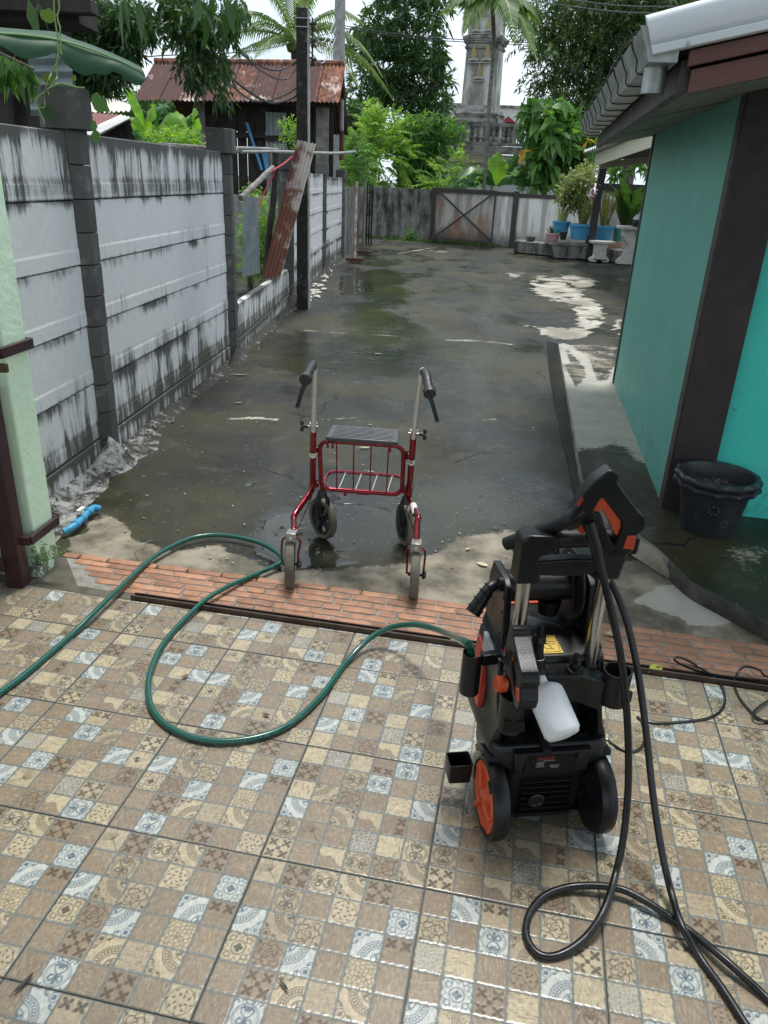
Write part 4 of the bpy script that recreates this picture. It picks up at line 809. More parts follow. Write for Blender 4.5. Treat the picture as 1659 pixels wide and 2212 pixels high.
    for zq, yq in ((.50, .268), (.335, .30)):
        mb = MB(); mb.bar(wp(xb * .98 + .002, yq, zq), wp(xb - .028 * s, yq, zq), .010, .02, up=(0, 0, 1)); mb.tube([wp(xb - .016 * s, yq - .004, zq - .012), wp(xb - .016 * s, yq - .004, zq + .024)], .0045, 8); mb.tube([wp(xb - .016 * s, yq - .004, zq + .016), wp(xb - .016 * s, yq - .004, zq + .024)], .0065, 8); mb.build('frame_hinge', m_red, parent=walker)
# front loop, basket loop, rods
def rrect(x0, x1, z0, z1, r, f, n=5):
    out = []
    for cx, cz, a0 in ((x1 - r, z1 - r, 0), (x0 + r, z1 - r, 90), (x0 + r, z0 + r, 180), (x1 - r, z0 + r, 270)):
        for k in range(n + 1): a = R_(a0 + 90 * k / n); out.append(f(cx + r * math.cos(a), cz + r * math.sin(a)))
    return out
fy = lambda z: .30 - .05 * (z - .31) / .23
MB().tube(rrect(-.172, .168, .318, .548, .04, lambda x, z: wp(x, fy(z), z)), .0095, 12, closed=True).build('seat_frame', m_red, parent=walker)
MB().tube(rrect(-.168, .162, .305, .462, .045, lambda x, q: wp(x, q, .318 + .02 * (q - .3) / .16)), .0075, 10, closed=True).build('basket_frame', m_red, parent=walker)
for x in (-.105, -.035, .035, .105): MB().tube([wp(x - .002, fy(.318), .318), wp(x + .002, fy(.55), .55)], .0028, 8).build('rod', m_red, parent=walker)
for x in (-.10, -.03, .04, .105): MB().tube([wp(x, .305, .319), wp(x + .008, .462, .338)], .0026, 8).build('basket_rod', m_chr, parent=walker)
mb = MB(); mb.tube([wp(-.02, .30, .316), wp(.03, .30, .316)], .0115, 12); mb.build('joint_sleeve', m_red, parent=walker); mb = MB(); mb.bar(wp(-.012, .462, .345), wp(.032, .462, .345), .006, .012, up=(0, 0, 1)); mb.build('basket_clip', m_plate, parent=walker, bevel=.001)
mb = MB(); mb.tube([wp(-.068, .297, .312), wp(-.068, .29, .296)], .008, 10); mb.build('stop_peg', m_red, parent=walker)
for x in (-.135, -.115, .115): MB().tube([wp(x, .225, .556), wp(x, .225, .526)], .0045, 8).build('seat_peg', m_red, parent=walker)
mb = MB(); mb.hexa([wp(-.140, .205, .560), wp(.146, .205, .560), wp(.140, .345, .566), wp(-.137, .345, .566), wp(-.143, .202, .580), wp(.149, .202, .580), wp(.141, .350, .586), wp(-.139, .350, .586)]); seat = mb.build('seat', m_seat, parent=walker, bevel=.007, seg=3)
for k in range(9): y = .214 + .0148 * k; MB().tube([wp(-.118 + .003 * (k % 2), y, .5805 + .0045 * k / 9), wp(.122, y, .5805 + .0045 * k / 9)], .0034, 8).build('rib', m_seat, parent=seat)
# lettering on the post bands
def text(s, size, M, mat_, name, parent, ext=.0002, align='CENTER'):
    cu = bpy.data.curves.new(name, 'FONT'); cu.body = s; cu.size = size; cu.extrude = ext; cu.align_x = align; cu.align_y = 'CENTER'; cu.resolution_u = 2
    o = bpy.data.objects.new(name, cu); COL.objects.link(o); dg = bpy.context.evaluated_depsgraph_get(); me = bpy.data.meshes.new_from_object(o.evaluated_get(dg)); bpy.data.objects.remove(o); bpy.data.curves.remove(cu)
    me.materials.clear(); me.materials.append(mat_); me.transform(M if parent is None else PM[parent.name].inverted() @ M); q = bpy.data.objects.new(name, me); COL.objects.link(q); q.parent = parent; PM[q.name] = PM.get(parent.name, Matrix()) if parent else Matrix(); return q
m_grn = simple('green_print', (.35, .45, .05), .5); m_inkb = simple('black_print', (.02, .02, .02), .5)
st = [o for o in walker.children if o.name.startswith('sticker')]
p = wp(-.1985, .242 - .0142, .491); text('CARE', .010, Matrix.Translation(p) @ Matrix.Rotation(R_(90) - .1, 4, 'X'), m_grn, 'lettering', st[0], .0001)
p = wp(.2015, .242 - .014, .491); mb = MB(); mb.tube(rrect(-.0075, .0075, -.0075, .0075, .0075, lambda x, z: p + Vector((x, 0, z))), .0008, 5, closed=True); mb.ball(p + Vector((-.002, 0, .002)), .0028, 6); mb.ball(p + Vector((.002, 0, -.002)), .0028, 6); mb.build('emblem', m_inkb, parent=st[1])
mb = MB(); A, B = wp(.216, .245, .308), wp(.236, .16, .294); mb.tube([A.lerp(B, .2), A.lerp(B, 1.0)], .0142, 16, caps=False); mb.build('leg_label', m_wlab, parent=walker)
# ------------------------------------------------------------------ pressure washer
m_body = simple('black_casing', (.0085, .0085, .0095), .36, c2=(.011, .011, .012), sc=5, b=.10, bs=300, spec=.4)
m_body2 = simple('matt_black_casing', (.006, .006, .0065), .55, b=.08, bs=200, spec=.3)
m_org = simple('orange_plastic', (.62, .085, .022), .42, c2=(.56, .075, .02), sc=8); m_orgd = simple('orange_red_plastic', (.55, .06, .025), .42)
m_alu = simple('brushed_aluminium', (.55, .53, .49), .26, metal=1, c2=(.48, .46, .42), sc=3)
m_gryp = simple('grey_plastic', (.42, .44, .47), .4)
m_yel = simple('yellow_sticker', (.62, .40, .02), .45)
QA = R_(8.4); QM = Matrix.Translation((.435, 1.45, 0)) @ Matrix.Rotation(QA, 4, 'Z'); Q3 = QM.to_3x3(); QY = Q3 @ Vector((0, 1, 0)); QX = Q3 @ Vector((1, 0, 0))
wash = thing('pressure_washer', 'black and orange upright pressure washer with hose reel, standing on the patterned tiles', 'pressure washer', M=QM)
def q_(x, y, z): return QM @ Vector((x, y, z))
def qp(zx, zy, y, k=(.3907, .3906, 945, 972)):   # photo crop coordinates at body depth y
    return PL(k[2] + zx * k[0], k[3] + zy * k[1], q_(0, y, 0), QY)
def loftx(secs, mi=0):
    """stack of rounded rectangles: (z, x0, x1, y0, y1, r)"""
    mb = MB(); n = None; rings = []
    for z, x0, x1, y0, y1, r in secs: rings.append(rrect(x0, x1, y0, y1, r, lambda x, y, z=z: q_(x, y, z), 4))
    n = len(rings[0]); vs = [p for R in rings for p in R]; fs = []
    for i in range(len(rings) - 1):
        for k in range(n): fs.append((i * n + k, i * n + (k + 1) % n, (i + 1) * n + (k + 1) % n, (i + 1) * n + k))
    fs += [tuple(range(n - 1, -1, -1)), tuple(range((len(rings) - 1) * n, len(rings) * n))]; return mb.add(vs, fs, mi)
# lower casing with flared hips, then the upper column
loftx([(.030, -.098, .098, .02, .30, .02), (.06, -.102, .102, .008, .31, .02), (.19, -.104, .104, .004, .31, .022), (.215, -.148, .148, .002, .30, .03), (.245, -.152, .152, .004, .295, .032), (.262, -.146, .146, .012, .29, .03)]).build('lower_casing', m_body, parent=wash, bevel=.003)
loftx([(.255, -.128, .128, .10, .29, .03), (.30, -.118, .118, .10, .285, .03), (.40, -.112, .112, .10, .28, .03), (.445, -.118, .118, .085, .275, .025), (.462, -.115, .115, .088, .27, .022)]).build('column_casing', m_body2, parent=wash, bevel=.003)
for s in (-1, 1):   # side shells that frame the recess and step down to the hips
    mb = MB(); prof = [(.03, .256), (.030, .300), (.06, .36), (.07, .42), (.085, .458), (.13, .47), (.26, .455), (.29, .36), (.295, .255)]
    mb.prism([prof], lambda p: q_(s * .150, p[0], p[1]) if p[1] < .3 else q_(s * .134, p[0], p[1]), lambda p: q_(s * (.118 if p[1] > .3 else .122), p[0], p[1])); mb.build('side_shell', m_body, parent=wash, bevel=.004)
    mb = MB(); mb.prism([[(.10, .27), (.10, .30), (.135, .41), (.20, .43), (.21, .28)]], lambda p: q_(s * .1535, p[0] + .05, p[1]) if p[1] < .31 else q_(s * .139, p[0] + .05, p[1]), lambda p: q_(s * .13, p[0] + .05, p[1])); mb.build('side_stripe', m_orgd if s < 0 else m_body, parent=wash, bevel=.003)
    mb = MB(); mb.prism([[(.12, .42), (.12, .465), (.20, .47), (.20, .42)]], lambda p: q_(s * .142, p[0], p[1]), lambda p: q_(s * .13, p[0], p[1])); mb.build('shoulder_trim', m_gryp if s < 0 else m_body, parent=wash, bevel=.003)
    # socket rings for the lance tubes
    mb = MB(); x = s * .082; mb.lathe([(.030, .0), (.032, .008), (.024, .008), (.022, -.10)], 20, QM @ Matrix.Translation((x, .062, .262)), caps=False); mb.build('lance_socket', m_body2, parent=wash)
mb = MB(); mb.hexa([q_(-.105, .02, .03), q_(.105, .02, .03), q_(.105, .06, .03), q_(-.105, .06, .03), q_(-.105, .003, .05), q_(.105, .003, .05), q_(.105, .06, .05), q_(-.105, .06, .05)]); mb.build('base_plate', m_body2, parent=wash, bevel=.004)
# recessed back panel with rating plate, slats below
mb = MB(); out = [(-.098, .256), (-.092, .196), (-.074, .170), (-.080, .030), (.080, .030), (.074, .170), (.092, .196), (.098, .256)]; hole = [(-.066, .248), (.062, .248), (.062, .182), (-.064, .182)]
mb.prism([out, hole[::-1]], lambda p: q_(p[0], -.012 + .02 * (p[1] < .19), p[1]), lambda p: q_(p[0], .03, p[1])); mb.build('back_frame', m_body, parent=wash, bevel=.003)
mb = MB(); mb.prism([hole], lambda p: q_(p[0], -.002, p[1]), lambda p: q_(p[0], .02, p[1])); bp = mb.build('back_panel', m_body2, parent=wash, smooth=False)
for x in (-.044, .052): MB().lathe([(.010, 0), (.010, .002), (.007, .003)], 14, QM @ Matrix.Translation((x, -.002, .222)) @ Matrix.Rotation(R_(90), 4, 'X')).build('screw_recess', m_body2, parent=bp)
for k in range(7): z = .160 - .0172 * k; MB().hexa([q_(-.068, -.004, z - .004), q_(.068, -.004, z - .004), q_(.068, .012, z - .004), q_(-.068, .012, z - .004), q_(-.067, -.009, z), q_(.067, -.009, z), q_(.067, .012, z + .004), q_(-.067, .012, z + .004)]).build('slat', m_body, parent=wash, bevel=.0015)
MB().lathe([(.021, 0), (.021, .006), (.017, .008), (.013, .004), (.0125, .004)], 24, QM @ Matrix.Translation((-.026, -.008, .105)) @ Matrix.Rotation(R_(90), 4, 'X')).build('vent_boss', m_body, parent=wash)
mb = MB(); mb.hexa([q_(-.027, -.014, .242), q_(-.007, -.014, .242), q_(-.007, .09, .242), q_(-.027, .09, .242), q_(-.027, -.012, .262), q_(-.007, -.012, .262), q_(-.005, .09, .285), q_(-.029, .09, .285)]); mb.build('latch_tab', m_body2, parent=wash, bevel=.002)
# rating plate: the printed words, no code square
PLM = QM @ Matrix.Translation((-.005, -.0028, .217)) @ Matrix.Rotation(R_(90), 4, 'X')
mb = MB(); mb.box((0, 0, 0), (.066, .036, .0008), PLM); rp_ = mb.build('rating_plate', m_body2, parent=wash)
m_logo = simple('red_print', (.55, .05, .03), .5); m_wprint = simple('white_print', (.5, .5, .5), .5)
text('BLACK+DECKER', .0052, PLM @ Matrix.Translation((-.009, .0135, .0006)), m_logo, 'lettering', rp_)
MB().tube(rrect(-.031, .012, .0095, .0175, .001, lambda x, y: PLM @ Vector((x, y, .0006)), 3), .0004, 5, closed=True).build('logo_border', m_logo, parent=rp_)
text('HIGH PRESSURE WASHER', .0026, PLM @ Matrix.Translation((0, .006, .0006)), m_wprint, 'lettering', rp_, align='CENTER'); text('MADE IN CHINA', .0024, PLM @ Matrix.Translation((.017, -.0165, .0006)), m_wprint, 'lettering', rp_)
for k in range(5):
    mb = MB(); y = .002 - .0036 * k; mb.box((-.02 - .0015 * (k % 3), y, .0006), (.022 - .004 * (k % 2), .0008, .0003), PLM); mb.build('print_line', m_wprint, parent=rp_, smooth=False)
for k in range(4): MB().tube(rrect(.004 + .006 * k, .009 + .006 * k, -.0135, -.0085, .0024, lambda x, y: PLM @ Vector((x, y, .0006)), 3), .0004, 4, closed=True).build('symbol', m_wprint, parent=rp_)
# wheels
for s in (-1, 1):
    x = .135 * s; M = QM @ Matrix.Translation((x, .012, .105)) @ Matrix.Rotation(R_(90 * s), 4, 'Y')
    pr = [(.02, -.020), (.08, -.024), (.099, -.020), (.105, -.008), (.105, .010), (.101, .018), (.094, .021), (.086, .016), (.02, .010)]; wh = MB().lathe(pr, 48, M).build('wheel', m_body, parent=wash, ang=30)
    mb = MB(); mb.lathe([(.088, .012), (.087, .020), (.074, .022), (.066, .015), (.03, .014), (.022, .022), (.004, .023)], 40, M); hub = mb.build('hub_cap', m_org, parent=wh, ang=30)
    for k in range(3):
        a = 2 * math.pi * k / 3 + .5; A = Vector((math.cos(a), math.sin(a), 0)); MB().bar(M @ (A * .02 + Vector((0, 0, .016))), M @ (A * .079 + Vector((0, 0, .016))), .012, .026, up=M.to_3x3() @ Vector((0, 0, 1))).build('spoke', m_org, parent=wh, bevel=.003)
        a += 1.05; A = Vector((math.cos(a), math.sin(a), 0)); M3 = M @ Matrix.Translation(A * .083 + Vector((0, 0, .0185))) @ Matrix.Rotation(a, 4, 'Z'); mb = MB(); mb.box((0, 0, 0), (.014, .03, .012), M3); mb.build('rim_notch', m_body, parent=wh, bevel=.002)
mb = MB(); prof = [(.012 + .128 * math.cos(R_(a)), .105 + .128 * math.sin(R_(a))) for a in range(35, 93, 8)] + [(.012 + .112 * math.cos(R_(a)), .105 + .112 * math.sin(R_(a))) for a in range(92, 31, -8)]
for s in (-1, 1):
    mb = MB(); mb.prism([prof], lambda p: q_(s * .112, p[0], p[1]), lambda p: q_(s * .158, p[0], p[1])); mb.build('wheel_arch', m_body, parent=wash, bevel=.003)
# side tray at the left
mb = MB(); 
def opentray(x0, x1, y0, y1, z0, z1, t_=.003):
    mb = MB(); o = rrect(x0, x1, y0, y1, .006, lambda x, y: (x, y), 3); i = rrect(x0 + t_, x1 - t_, y0 + t_, y1 - t_, .005, lambda x, y: (x, y), 3); n = len(o); k = .90; cx, cy = (x0 + x1) / 2, (y0 + y1) / 2
    f = lambda p, z, q: q_(cx + (p[0] - cx) * q, cy + (p[1] - cy) * q, z); vs = [f(p, z0, k) for p in o] + [f(p, z1, 1) for p in o] + [f(p, z1, 1) for p in i] + [f(p, z0 + .004, k) for p in i]
    fs = [(a * n + j, a * n + (j + 1) % n, (a + 1) * n + (j + 1) % n, (a + 1) * n + j) for a in range(3) for j in range(n)] + [tuple(range(n)), tuple(range(3 * n, 4 * n))]; return mb.add(vs, fs)
opentray(-.228, -.165, .085, .14, .080, .138).build('side_tray', m_body, parent=wash)
# top deck, warning sticker, connection block
loftx([(.452, -.128, .128, .075, .285, .02), (.468, -.125, .125, .08, .285, .02), (.485, -.112, .112, .135, .30, .02), (.492, -.10, .10, .15, .30, .02)]).build('top_deck', m_body, parent=wash, bevel=.003)
mb = MB(); mb.hexa([q_(-.085, .285, .478), q_(.045, .285, .478), q_(.045, .30, .478), q_(-.085, .30, .478), q_(-.085, .286, .4965), q_(.045, .286, .4965), q_(.045, .30, .496), q_(-.085, .30, .496)]); mb.build('deck_stripe', m_orgd, parent=wash, bevel=.002)
sA = [q_(-.052, .088, .4715), q_(.028, .088, .4715), q_(.022, .142, .4865), q_(-.046, .142, .4865)]; un = (sA[1] - sA[0]).cross(sA[3] - sA[0]).normalized()
mb = MB(); mb.hexa([p + un * .0008 for p in sA] + [p + un * .0016 for p in sA]); stk_ = mb.build('warning_sticker', m_yel, parent=wash, smooth=False)
SX = (sA[1] - sA[0]).normalized(); SY = un.cross(SX); SC = sum(sA, Vector()) / 4 + un * .0018; SM = Matrix(((SX.x, SY.x, un.x, SC.x), (SX.y, SY.y, un.y, SC.y), (SX.z, SY.z, un.z, SC.z), (0, 0, 0, 1)))
sv = lambda x, y: SM @ Vector((x, y, .0002))
MB().tube(rrect(-.034, .034, -.024, .024, .003, sv, 3), .0006, 4, closed=True).build('sticker_border', m_inkb, parent=stk_)
for pts in ([(-.01, .014), (.016, -.010)], [(-.012, -.008), (.014, .014)], [(.0, .002), (-.022, .014)], [(.0, .002), (-.024, .006)], [(.0, .002), (-.022, -.002)], [(.002, .003), (.012, .003), (.014, .008), (.026, .008), (.026, .0), (.014, .0), (.012, .003)], [(-.004, -.006), (.004, -.016), (.01, -.012), (.02, -.016)]):
    MB().tube([sv(*p) for p in pts], .0008, 4).build('symbol', m_inkb, parent=stk_)
text('0', .009, SM @ Matrix.Translation((-.012, -.016, .0004)), m_inkb, 'lettering', stk_)
# steel handle tubes, brackets and cross bars
TL = (q_(-.094, .082, .44), q_(-.100, .075, .715)); TRt = (q_(.096, .085, .425), q_(.088, .075, .715))
for a, b in (TL, TRt): MB().tube([a, b], .0165, 24).build('handle_tube', m_alu, parent=wash); 
for a, b in (TL, TRt): d = (b - a).normalized(); MB().tube([a - d * .02, a + d * .018], [.024, .021], 20).build('tube_collar', m_body, parent=wash, bevel=.002)
for s, x0 in ((-1, -.100), (1, .088)):
    out = [(x0 - .025, .685), (x0 + .030, .685), (x0 + .030, .722), (x0 + .02, .742), (x0 + .022, .752), (x0 + .062, .765), (x0 + .062, .802), (x0 - .008, .806), (x0 - .023, .795)] if s < 0 else [(x0 - .03, .69), (x0 + .028, .69), (x0 + .04, .752), (x0 + .062, .757), (x0 + .062, .795), (x0 + .045, .806), (x0 - .008, .804), (x0 - .01, .765), (x0 - .022, .748), (x0 - .024, .72)]
    mb = MB(); mb.prism([out], lambda p: q_(p[0], .052, p[1]), lambda p: q_(p[0], .108, p[1])); br = mb.build('handle_bracket', m_body, parent=wash, bevel=.006, seg=3)
    MB().lathe([(.0085, 0), (.0085, .0015), (.0055, .0015), (.005, -.004)], 14, QM @ Matrix.Translation((x0 + .036, .052, .785)) @ Matrix.Rotation(R_(90), 4, 'X')).build('bolt_hole', m_body2, parent=br)
g = [q_(-.05, .082, .784), q_(.14, .082, .784)]; MB().tube([g[0].lerp(g[1], k / 12) for k in range(13)], [.0215 - (.0006 if k % 2 else 0) for k in range(13)], 20).build('handle_grip', m_body, parent=wash)
mb = MB(); mb.prism([[(-.078, .738), (.0, .742), (.07, .738), (.07, .702), (.0, .698), (-.078, .702)]], lambda p: q_(p[0], .06, p[1]), lambda p: q_(p[0], .092, p[1])); mb.build('cross_bar', m_body, parent=wash, bevel=.005, seg=3)
# hose reel: two cheeks, drum, flanges, crank
for s, x in ((-1, -.112), (1, .098)):
    mb = MB(); out = [(.11, .47), (.12, .54), (.135, .63), (.16, .645), (.25, .645), (.27, .60), (.28, .49)]; mb.prism([out], lambda p: q_(x - .009, p[0], p[1]), lambda p: q_(x + .009, p[0], p[1])); ck = mb.build('reel_cheek', m_body, parent=wash, bevel=.004, seg=3)
    for z in (.50, .56, .60): MB().tube([q_(x - .0105, .14, z), q_(x - .008, .14, z)], .004, 8).build('cheek_screw', m_body2, parent=ck)
MB().tube([q_(-.103, .2, .60), q_(.09, .2, .60)], .040, 28).build('reel_drum', m_body, parent=wash)
for x, aa in ((-.086, (25, 185)), (.068, (0, 360))):
    mb = MB(); n = 32; vs = []; mb.lathe([(.038, -.003), (.090, -.003), (.092, .0), (.090, .003), (.038, .003), (.038, -.003)], 40, QM @ Matrix.Translation((x, .2, .60)) @ Matrix.Rotation(R_(90), 4, 'Y'), caps=False) if x > 0 else mb.prism([[(.2 + .115 * math.cos(R_(a)), .60 + .115 * math.sin(R_(a))) for a in range(60, 205, 8)] + [(.2 + .09 * math.cos(R_(a)), .60 + .09 * math.sin(R_(a))) for a in range(204, 56, -8)]], lambda p: q_(x - .003, p[0], p[1]), lambda p: q_(x + .003, p[0], p[1])); mb.build('reel_flange', m_body, parent=wash, bevel=.001)
mb = MB(); mb.prism([[(.19, .63), (.205, .70), (.225, .70), (.26, .63)]], lambda p: q_(.012, p[0], p[1] + .012), lambda p: q_(.028, p[0], p[1] + .012)); mb.build('reel_fin', m_body, parent=wash, bevel=.003)
mb = MB(); mb.prism([[(.165, .47), (.15, .56), (.165, .66), (.20, .69), (.235, .60), (.25, .48)]], lambda p: q_(.058 + (.6 - p[1]) * .12, p[0], p[1]), lambda p: q_(.068 + (.6 - p[1]) * .12, p[0], p[1])); mb.build('reel_web', m_body, parent=wash, bevel=.003)
mb = MB(); P = cat([q_(-.122, .2, .605), q_(-.142, .19, .60), q_(-.165, .175, .575), q_(-.186, .165, .545)], 5); mb.tube(P, [.012 + .008 * i / len(P) for i in range(len(P))], 14); cr_ = mb.build('crank_handle', m_body, parent=wash)
for k in range(4): p = P[4 + 3 * k] if 4 + 3 * k < len(P) else P[-1]; MB().tube([p, p + (P[-1] - P[-4]).normalized() * .003], .0185 + .0008 * k, 14).build('grip_ring', m_body2, parent=cr_)
MB().lathe([(.013, 0), (.013, .01), (.009, .012), (.008, .008)], 16, QM @ Matrix.Translation((-.121, .16, .632)) @ Matrix.Rotation(R_(-90), 4, 'Y')).build('reel_nut', m_body2, parent=wash)
MB().lathe([(.02, 0), (.021, .004), (.021, .016), (.016, .019)], 16, QM @ Matrix.Translation((.108, .2, .545)) @ Matrix.Rotation(R_(90), 4, 'Y')).build('reel_lock', m_org, parent=wash)
MB().tube([q_(.02, .2, .56), q_(.02, .2, .52)], [.03, .026], 16, caps=True).build('reel_inlet', m_body2, parent=wash)
# hose clip holding the green hose at the left, orange knob
def halfpipe(c0, c1, r, a0, a1, t_=.003):
    mb = MB(); X, Y, d = fr(c1 - c0); n = 16; vs = []
    for c in (c0, c1):
        for rr in (r, r - t_):
            for k in range(n + 1): a = R_(a0 + (a1 - a0) * k / n); vs.append(c + (QX * math.cos(a) + QY * math.sin(a)) * rr)
    m = n + 1; fs = []
    for k in range(n): fs += [(k, k + 1, 2 * m + k + 1, 2 * m + k), (m + k, 3 * m + k, 3 * m + k + 1, m + k + 1), (k, m + k, m + k + 1, k + 1), (2 * m + k, 2 * m + k + 1, 3 * m + k + 1, 3 * m + k)]
    fs += [(0, 2 * m, 3 * m, m), (n, m + n, 3 * m + n, 2 * m + n)]; return mb.add(vs, fs)
HC = q_(-.196, .095, .48); HB = q_(-.196, .095, .365)
halfpipe(HB, HC, .024, 80, 380).build('hose_clip', m_body, parent=wash, bevel=.001)
mb = MB(); mb.bar(q_(-.172, .10, .455), q_(-.12, .11, .455), .022, .03, up=(0, 0, 1)); mb.build('clip_arm', m_body, parent=wash, bevel=.003)
MB().lathe([(.018, 0), (.0195, .006), (.0195, .022), (.014, .026)], 18, QM @ Matrix.Translation((-.128, .03, .43)) @ Matrix.Rotation(R_(-80), 4, 'Y')).build('hose_knob', m_org, parent=wash)
# nozzle bar across the back, accessory cup at the right, spare connector
mb = MB(); mb.prism([[(-.13, .435), (-.06, .452), (.05, .452), (.10, .435), (.135, .42), (.145, .36), (.10, .35), (.05, .375), (-.06, .385), (-.13, .36)]], lambda p: q_(p[0], .018 + .25 * abs(p[0] - .02) ** 1.6, p[1]), lambda p: q_(p[0], .088, p[1])); mb.build('nozzle_bar', m_body, parent=wash, bevel=.004)
CU_ = q_(.148, .04, .365); CT = q_(.148, .04, .455)
mb = MB(); Mc = Matrix.Translation(q_(.148, .035, .36)); mb.lathe([(.026, .0), (.034, .004), (.034, .094), (.030, .094), (.030, .006)], 28, Mc, caps=False); cup = mb.build('accessory_cup', m_body, parent=wash)
mb = MB(); mb.bar(q_(.155, .002, .392), q_(.18, .018, .392), .018, .03, up=(0, 0, 1)); mb.build('cup_window', m_body2, parent=cup, bevel=.003)
Mn = QM @ Matrix.Translation((.042, .045, .425)); MB().lathe([(.020, .0), (.0215, .03), (.0205, .034), (.012, .036), (.0135, .05), (.009, .053), (.012, .060), (.0075, .064), (.0075, .072), (.004, .072)], 22, Mn).build('spare_connector', m_body, parent=wash, ang=30)
mb = MB(); mb.lathe([(.028, 0), (.031, .004), (.031, .10), (.027, .10), (.027, .006)], 24, Matrix.Translation(q_(-.112, .012, .315)), caps=False); mb.build('gun_holster', m_body, parent=wash)
mb = MB(); mb.hexa([q_(-.140, -.018, .330), q_(-.085, -.022, .330), q_(-.085, -.018, .330), q_(-.140, -.012, .330), q_(-.138, -.0185, .362), q_(-.088, -.0225, .362), q_(-.088, -.018, .362), q_(-.138, -.012, .362)]); mb.build('holster_window', m_body2, parent=wash, bevel=.002)
for k in range(3): MB().hexa([q_(-.06, .09, .375 - .02 * k), q_(-.02, .09, .375 - .02 * k), q_(-.02, .104, .375 - .02 * k), q_(-.06, .104, .375 - .02 * k), q_(-.06, .094, .382 - .02 * k), q_(-.02, .094, .382 - .02 * k), q_(-.02, .104, .382 - .02 * k), q_(-.06, .104, .382 - .02 * k)]).build('vent_slat', m_body, parent=wash)
# ------------------------------------------------------------------ spray gun lying across the handle, and the second gun in the holster
GK = (.2441, .2441, 1026, 972)
OUT = [(822, 592), (905, 450), (940, 362), (1040, 250), (1150, 162), (1185, 151), (1240, 172), (1246, 222), (1232, 252), (1262, 292), (1330, 390), (1420, 510), (1465, 545), (1470, 590), (1462, 650), (1400, 700), (1372, 830), (1300, 895), (1240, 920), (1170, 905), (1110, 830), (1050, 720), (1000, 682), (960, 690), (930, 640), (862, 652)]
HOL = [(1026, 522), (1066, 440), (1098, 398), (1130, 408), (1200, 500), (1268, 592), (1270, 650), (1238, 728), (1205, 832), (1180, 770), (1125, 640), (1100, 545)]
ORG = [(1026, 522), (1066, 440), (1098, 398), (1130, 408), (1200, 500), (1268, 592), (1270, 650), (1238, 728), (1215, 715), (1165, 600), (1112, 508), (1060, 528)]
ctr = qp(1130, 530, .045, GK)
def g2(p): v = qp(p[0], p[1], .045, GK) - ctr; return (v.dot(QX), v.z)
O2 = [g2(p) for p in OUT]; H2 = [g2(p) for p in HOL]; G2o = [g2(p) for p in ORG]; SL = [g2(p) for p in ((1312, 710), (1386, 706), (1360, 828), (1272, 822))]; LG = [g2(p) for p in ((905, 440), (940, 394), (930, 425), (893, 478))]; BR = [g2((870, 620)), g2((690, 760)), g2((520, 930))]; HSE = [g2((1030, 700)), g2((1085, 880)), g2((1135, 1010))]
def spray_gun(root, M, barrel=.17, bend=0):
    f = lambda p, y: M @ Vector((p[0], y, p[1])); T_ = .021
    mb = MB(); mb.prism([O2, H2[::-1]], lambda p: f(p, -T_), lambda p: f(p, T_)); mb.build('gun_shell', m_body, parent=root, bevel=.008, seg=3)
    mb = MB(); mb.prism([G2o], lambda p: f(p, -T_ + .006), lambda p: f(p, T_ - .006)); mb.build('trigger_guard', m_org, parent=root, bevel=.002)
    mb = MB(); mb.prism([SL], lambda p: f(p, -T_ - .003), lambda p: f(p, T_ + .001)); sl_ = mb.build('slide_lock', m_org, parent=root, bevel=.002)
    for k in range(6): a = Vector((*SL[0], 0)).lerp(Vector((*SL[3], 0)), (k + .6) / 6.4); b = Vector((*SL[1], 0)).lerp(Vector((*SL[2], 0)), (k + .6) / 6.4); MB().tube([f((a.x, a.y), -T_ - .003), f((b.x, b.y), -T_ - .003)], .0013, 6).build('lock_ridge', m_orgd, parent=sl_)
    mb = MB(); d = (Vector((*BR[1], 0)) - Vector((*BR[0], 0))).normalized(); a = BR[0]; P = [f((a[0] + d.x * q, a[1] + d.y * q), max(0, q) * bend) for q in (-.03, .0, .012, .014, barrel)]; mb.tube(P, [.0245, .0225, .0225, .0165, .0155], 20); mb.build('barrel', m_body, parent=root)
    mb = MB(); c = Vector((*g2((945, 690)), 0)); mb.tube([f((c.x, c.y), -.012), f((c.x, c.y), .012)], .010, 12); mb.build('release_button', m_orgd, parent=root)
    n = len(LG); q = sum((Vector((*p, 0)) for p in LG), Vector()) / 4; mb = MB(); mb.tube([f(p, -T_ - .0008) for p in LG], .0009, 5, closed=True); lo = mb.build('logo_border', m_logo, parent=root)
    ex = (Vector((*LG[1], 0)) - Vector((*LG[0], 0))); an = math.atan2(ex.y, ex.x); TM = M @ Matrix.Translation((q.x, -T_ - .0006, q.y)) @ Matrix.Rotation(-an, 4, 'Y') @ Matrix.Rotation(R_(90), 4, 'X'); text('BLACK+', .0055, TM @ Matrix.Translation((0, .0035, 0)), m_logo, 'lettering', lo); text('DECKER', .0055, TM @ Matrix.Translation((0, -.003, 0)), m_logo, 'lettering', lo)
gun = thing('spray_gun', 'black spray gun with orange trigger lying across the washer handle', 'spray gun', ctr)
GM = Matrix.Translation(ctr) @ Matrix.Rotation(QA + R_(-6), 4, 'Z'); spray_gun(gun, GM, .16, .55)
gun2 = thing('spray_gun', 'black spray gun standing upright in the left holster of the washer', 'spray gun', q_(-.112, .012, .33))
c2 = q_(-.118, -.018, .525); M2 = Matrix.Translation(c2) @ Matrix.Rotation(QA + R_(-92), 4, 'Z') @ Matrix.Rotation(R_(-24), 4, 'Y') @ Matrix.Diagonal((.86, 1, .86, 1)); spray_gun(gun2, M2, .20)
